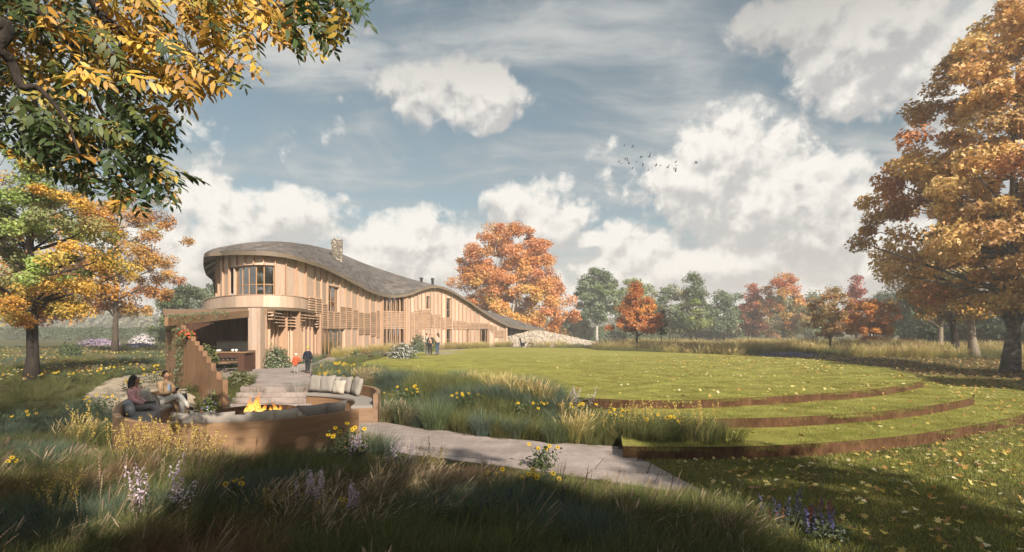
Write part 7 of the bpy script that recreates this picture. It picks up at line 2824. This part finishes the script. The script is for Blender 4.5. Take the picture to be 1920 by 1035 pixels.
# seated woman in pink
J = dict(SIT)
J.update(h2=(0.01, .03, .785, .088), wl=(-.10, .22, .17, .028), hl=(-.05, .28, .15, .03), wr=(.10, .24, .17, .028), hr=(.05, .30, .15, .03))
def lap_book(t, M):
    m_ = MB()
    m_.box((0.05, 0.36, 0.21), (0.17, 0.24, 0.025), 0.3)
    o_ = obj('notebook', [tuple(M @ Vector(p)) for p in m_.v], m_.f, BLACK)
    tag(o_, 'black notebook on the lap of the woman in pink', 'notebook')
person('seated woman with long dark hair in a pink blazer', (-9.42, 13.3, -0.13), math.radians(-72), J,
       [('blazer', PINK, TOP, 0.022, {'pel': .15, 'sp': .135}), ('top', CREAM, [('sp', 'ch'), ('ch', 'nk')], 0.012, {'ch': .142, 'nk': .06, 'sp': .128}), ('trousers', GREYT, LEGS, 0.016, None), ('shoe', BLACK, SHOE('l'), 0.012, None), ('shoe', BLACK, SHOE('r'), 0.012, None)],
       ('hair', HAIR_B, [(0, 0.02, 0.085, .07), (0, -.045, 0.045, .098), (0.02, -.075, -.05, .095), (0.05, -.085, -.16, .085), (0.07, -.075, -.25, .05)]), SKIN_D, 'people round the fire pit', 1.0, extras=(lap_book,))
# seated woman in camel coat, legs crossed
J = dict(SIT)
J.update(kl=(-.06, .44, .13, .064), al=(-.02, .50, -.30, .04), tl=(0.0, .63, -.39, .036), kr=(.02, .46, .24, .064), ar=(-.10, .62, -.10, .04), tr=(-.13, .76, -.16, .036),
         el=(-.21, .08, .27, .043), wl=(-.05, .27, .33, .028), hl=(.01, .33, .36, .03), er=(.21, .08, .27, .043), wr=(.08, .28, .33, .028), hr=(.03, .34, .37, .03))
def phone(t, M):
    m_ = MB()
    m_.box((0.03, 0.40, 0.40), (0.16, 0.02, 0.08), 0.2)
    o_ = obj('phone', [tuple(M @ Vector(p)) for p in m_.v], m_.f, BLACK)
    tag(o_, 'black phone held by the woman in the camel coat', 'phone')
def coat_tail(t, M):
    rings = []
    for i, z_ in enumerate(np.linspace(0.2, -0.40, 7)):
        w = 0.15 + 0.05 * i / 6
        dep = 0.10
        yb = -0.06 + 0.015 * i
        rings.append([(w * math.cos(a) * (1.0 + 0.05 * math.sin(5 * a)) - 0.10 - 0.04 * i / 6, yb + 0.22 + (0.30 * i / 6) + dep * math.sin(a), z_) for a in [2 * math.pi * q / 14 for q in range(14)]])
    m_ = MB()
    m_.loft(rings)
    obj('coat_tail', [tuple(M @ Vector(p)) for p in m_.v], m_.f, CAMEL, t, True)
person('seated woman in a camel coat with white trousers and crossed legs', (-9.5, 14.62, -0.13), math.radians(-100), J,
       [('coat', CAMEL, TOP, 0.026, {'pel': .155, 'sp': .14}), ('jumper', BLUEK, [('sp', 'ch'), ('ch', 'nk'), ('sp', 'pel')], 0.012, {'ch': .148, 'nk': .075, 'sp': .142, 'pel': .13}), ('trousers', WHITET, LEGS, 0.014, None), ('boot', DARKC, SHOE('l'), 0.014, None), ('boot', DARKC, SHOE('r'), 0.014, None)],
       ('hair', HAIR_BR, [(0, 0.02, 0.082, .062), (0, -.04, 0.045, .085), (0, -.075, -.03, .065), (0, -.12, -.07, .035)]), SKINM, 'people round the fire pit', 1.02, extras=(phone, coat_tail))
m = MB()
m.lathe([(0, 0), (0.09, 0.0), (0.11, 0.05), (0.10, 0.18), (0.085, 0.22), (0.0, 0.23)], 14, (-9.28, 15.05, -0.125))
m.tube([(-9.36, 15.05, 0.09), (-9.36, 15.05, 0.18), (-9.2, 15.05, 0.18), (-9.2, 15.05, 0.09)], 0.01, 5)
tag(m.obj('hand_bag', BLACK, None, True), 'small black bag on the bench end beside the camel coat', 'bag')

# two children walking away over the patio, hand in hand
J = dict(STAND)
J.update(kl=(-.10, .06, .50, .06), al=(-.10, .02, .09, .04), tl=(-.105, .16, .05, .036), kr=(.10, -.02, .50, .06), ar=(.10, -.12, .11, .04), tr=(.105, .02, .04, .036),
         el=(-.24, -.01, 1.10, .043), wl=(-.31, .05, .90, .028), hl=(-.35, .06, .84, .03))
p1 = G(577, 699.5)
child = {'h1': .08}
J['h1'] = (0, .022, 1.525, .085)
J['h2'] = (0, .01, 1.63, .118)
J['h3'] = (0, -.01, 1.72, .085)
person('older child in a navy jacket and lime green hat seen from behind', p1, 0.0, J,
       [('jacket', NAVY, TOP, 0.04, {'pel': .165, 'sp': .16}), ('hood', NAVY, [('ch', 'nk')], 0.05, {'ch': .15, 'nk': .11}), ('trousers', DARKC, LEGS, 0.025, None), ('shoe', BLACK, SHOE('l'), 0.02, None), ('shoe', BLACK, SHOE('r'), 0.02, None)],
       ('hat', LIMEC, [(0, -.01, .02, .118), (0, -.015, 0.07, .115), (0, -.02, 0.12, .07)]), SKINM, 'people near the house', 0.68)
J = dict(STAND)
J.update(el=(-.25, -.01, 1.10, .043), er=(.30, 0, 1.16, .043), wr=(.44, .03, 1.10, .028), hr=(.50, .04, 1.10, .03), kl=(-.10, -.02, .48, .06), al=(-.10, -.10, .10, .04), tl=(-.105, .03, .04, .036), kr=(.10, .06, .5, .06))
J['h1'] = (0, .022, 1.52, .10)
J['h2'] = (0, .01, 1.64, .150)
J['h3'] = (0, -.01, 1.75, .105)
J['ns'] = (0, .17, 1.6, .012)
p2 = G(555, 700)
person('toddler in an orange red coat and white hat seen from behind', p2, 0.05, J,
       [('coat', ORNG, TOP, 0.06, {'pel': .22, 'sp': .20, 'ch': .18}), ('coat_skirt', ORNG, [('pel', 'pl'), ('pel', 'pr')], 0.06, {'pel': .22, 'pl': .17, 'pr': .17}), ('trousers', GREYT, LEGS, 0.035, None), ('shoe', GREYT, SHOE('l'), 0.03, None), ('shoe', GREYT, SHOE('r'), 0.03, None)],
       ('hat', WHITEC, [(0, -.01, 0.0, .150), (0, -.015, 0.07, .145), (0, -.02, 0.13, .09)]), SKINM, 'people near the house', 0.50)

# three adults chatting before the facade
J = dict(STAND)
J.update(el=(-.22, .02, 1.12, .043), wl=(-.10, .14, 1.0, .028), hl=(-.04, .16, .98, .03))
person('adult in a pale shirt with dark short hair, left one of three standing people', G(800.5, 666), math.radians(-60), J,
       [('shirt', PALEG, TOP, 0.03, {'pel': .15, 'sp': .145}), ('trousers', GREYT, LEGS, 0.014, None), ('shoe', WHITEC, SHOE('l'), 0.014, None), ('shoe', WHITEC, SHOE('r'), 0.014, None)],
       ('hair', HAIR_B, [(0, 0.03, 0.08, .06), (0, -.04, 0.045, .085), (0, -.06, -.03, .06)]), SKINM, 'people near the house', 1.0)
J = dict(STAND)
J.update(er=(.22, .02, 1.12, .043), wr=(.12, .16, 1.05, .028), hr=(.06, .18, 1.06, .03))
person('adult in an open dark jacket, middle one of three standing people', G(806.5, 666.3), math.radians(170), J,
       [('jacket', DARKC, TOP, 0.022, {'pel': .135, 'sp': .125}), ('top', BEIGE, [('sp', 'ch'), ('ch', 'nk')], 0.01, {'sp': .12, 'ch': .138, 'nk': .055}), ('trousers', DARKC, LEGS, 0.012, None), ('shoe', BLACK, SHOE('l'), 0.012, None), ('shoe', BLACK, SHOE('r'), 0.012, None)],
       ('hair', HAIR_BR, [(0, 0.03, 0.08, .06), (0, -.045, 0.04, .088), (0, -.07, -.06, .07), (0, -.07, -.15, .05)]), SKINM, 'people near the house', 0.97)
J = dict(STAND)
J.update(el=(-.23, .03, 1.12, .043), wl=(-.12, .16, 1.02, .028), hl=(-.06, .19, 1.02, .03), kl=(-.11, .04, .5, .06), al=(-.13, .02, .09, .04), tl=(-.14, .16, .04, .036))
person('long haired woman in a beige jumper and jeans, right one of three standing people', G(820.5, 666), math.radians(70), J,
       [('jumper', BEIGE, TOP, 0.022, {'pel': .14, 'sp': .125}), ('jeans', JEANS, LEGS, 0.012, None), ('shoe', DARKC, SHOE('l'), 0.012, None), ('shoe', DARKC, SHOE('r'), 0.012, None)],
       ('hair', HAIR_BR, [(0, 0.02, 0.085, .065), (0, -.045, 0.045, .092), (0, -.09, -.06, .08), (0, -.11, -.18, .07), (0, -.12, -.28, .04)]), SKINM, 'people near the house', 1.02)

# ================================================================== BIRDS
BIRDM = mat_plain('bird_feather', (0.035, 0.045, 0.05), 0.8)


def bird_mesh(up, seed):
    m_ = MB()
    m_.tube([(0, 0.17, 0.0), (0, 0.12, 0.012), (0, 0.05, 0.0), (0, -0.05, -0.005), (0, -0.13, 0.0), (0, -0.2, 0.004)], [0.006, 0.03, 0.05, 0.042, 0.02, 0.03], 8)
    for s in (-1, 1):
        pts = [(0.02, 0.07, 0.01), (0.14, 0.10, 0.10 * up), (0.30, 0.02, 0.30 * up), (0.36, -0.06, 0.36 * up), (0.20, -0.05, 0.17 * up), (0.03, -0.06, 0.005)]
        top_ = [(s * x_, y_, z_ + 0.006) for x_, y_, z_ in pts]
        bot = [(s * x_, y_, z_ - 0.006) for x_, y_, z_ in pts]
        n_ = len(pts)
        m_.add(top_ + bot, [tuple(range(n_)), tuple(reversed(range(n_, 2 * n_)))] + [(i_, (i_ + 1) % n_, n_ + (i_ + 1) % n_, n_ + i_) for i_ in range(n_)])
    return mesh_data('bird', m_.v, m_.f, BIRDM, False)


BM = [bird_mesh(u, 0) for u in (0.9, 0.2, -0.6, 1.3)]
BIRDS = [(440, 210), (575, 220), (720, 375), (850, 385), (350, 470), (392, 492), (466, 408), (492, 446), (516, 496), (640, 465), (745, 500), (570, 580), (825, 612), (960, 522), (1040, 520), (1150, 565), (1275, 478), (1296, 528), (1258, 566), (1275, 622), (1615, 490)]
BLAB = ['upper bird, left of the pair above the flock', 'upper bird, right of the pair above the flock', 'small bird at the top of the flock', 'bird with raised wing at the top of the flock', 'leftmost bird of the flock', 'bird just right of the leftmost one',
        'top bird of the tight cluster of three', 'middle bird of the tight cluster of three', 'lowest bird of the tight cluster of three', 'bird just right of the tight cluster', 'bird with tall wing in the middle of the flock', 'bird below the tight cluster', 'lowest bird in the middle of the flock',
        'left one of two birds flying side by side', 'right one of two birds flying side by side', 'small bird left of the cloud edge', 'top bird of the column before the cloud', 'second bird of the column before the cloud', 'third bird of the column before the cloud', 'lowest bird of the column before the cloud', 'lone bird in front of the white cloud']
rng = random.Random(9)
for k, (bx, by) in enumerate(BIRDS):
    px, py = 1120 + bx * 0.1146, 250 + by * 0.1146
    p = W(px, py, rng.uniform(68, 78))
    o = bpy.data.objects.new('bird', BM[k % 4])
    COL.objects.link(o)
    o.location = p
    o.rotation_euler = (rng.uniform(-0.3, 0.3), rng.uniform(-0.5, 0.5), math.radians(-80 + rng.uniform(-25, 25)))
    s = rng.uniform(0.75, 1.1)
    o.scale = (s, s, s)
    tag(o, BLAB[k], 'bird', 'flock of dark birds in the sky')

# ---- pale building glimpsed far right
bd = thing('garden_building', at(1722, 96), 'low pale building with brick base glimpsed between the right trees', 'building')
q = at(1722, 96)
m = MB()
m.box((q.x, q.y, 0.9), (4.2, 3, 1.3))
m.obj('brick_base', mat_noise('brick_wall', (0.22, 0.10, 0.06), (0.32, 0.16, 0.10), 6, 0.9, 0.4), bd)
m = MB()
m.box((q.x, q.y, 2.3), (4.0, 2.8, 1.45))
m.obj('wall', PLASTER, bd)
m = MB()
m.prism([(q.x - 2.4, q.y - 1.8), (q.x + 2.4, q.y - 1.8), (q.x + 2.4, q.y + 1.8), (q.x - 2.4, q.y + 1.8)], 3.03, 3.2)
m.obj('roof', SHINGLE, bd)

# ---- the air: thin even haze over the whole park
hm = bpy.data.materials.new('haze')
hm.use_nodes = True
ht = hm.node_tree
for nd in list(ht.nodes):
    ht.nodes.remove(nd)
ho = ht.nodes.new('ShaderNodeOutputMaterial')
hv = ht.nodes.new('ShaderNodeVolumePrincipled')
hv.inputs['Color'].default_value = (0.95, 0.93, 0.90, 1)
hv.inputs['Density'].default_value = HAZE_DENSITY
hv.inputs['Anisotropy'].default_value = 0.0
ht.links.new(hv.outputs[0], ho.inputs['Volume'])
m = MB()
m.box((0, 700, 14.5), (2300, 1540, 33))
hb = m.obj('haze', hm)
tag(hb, 'thin pale haze in the air over the park', 'haze', None, 'stuff')
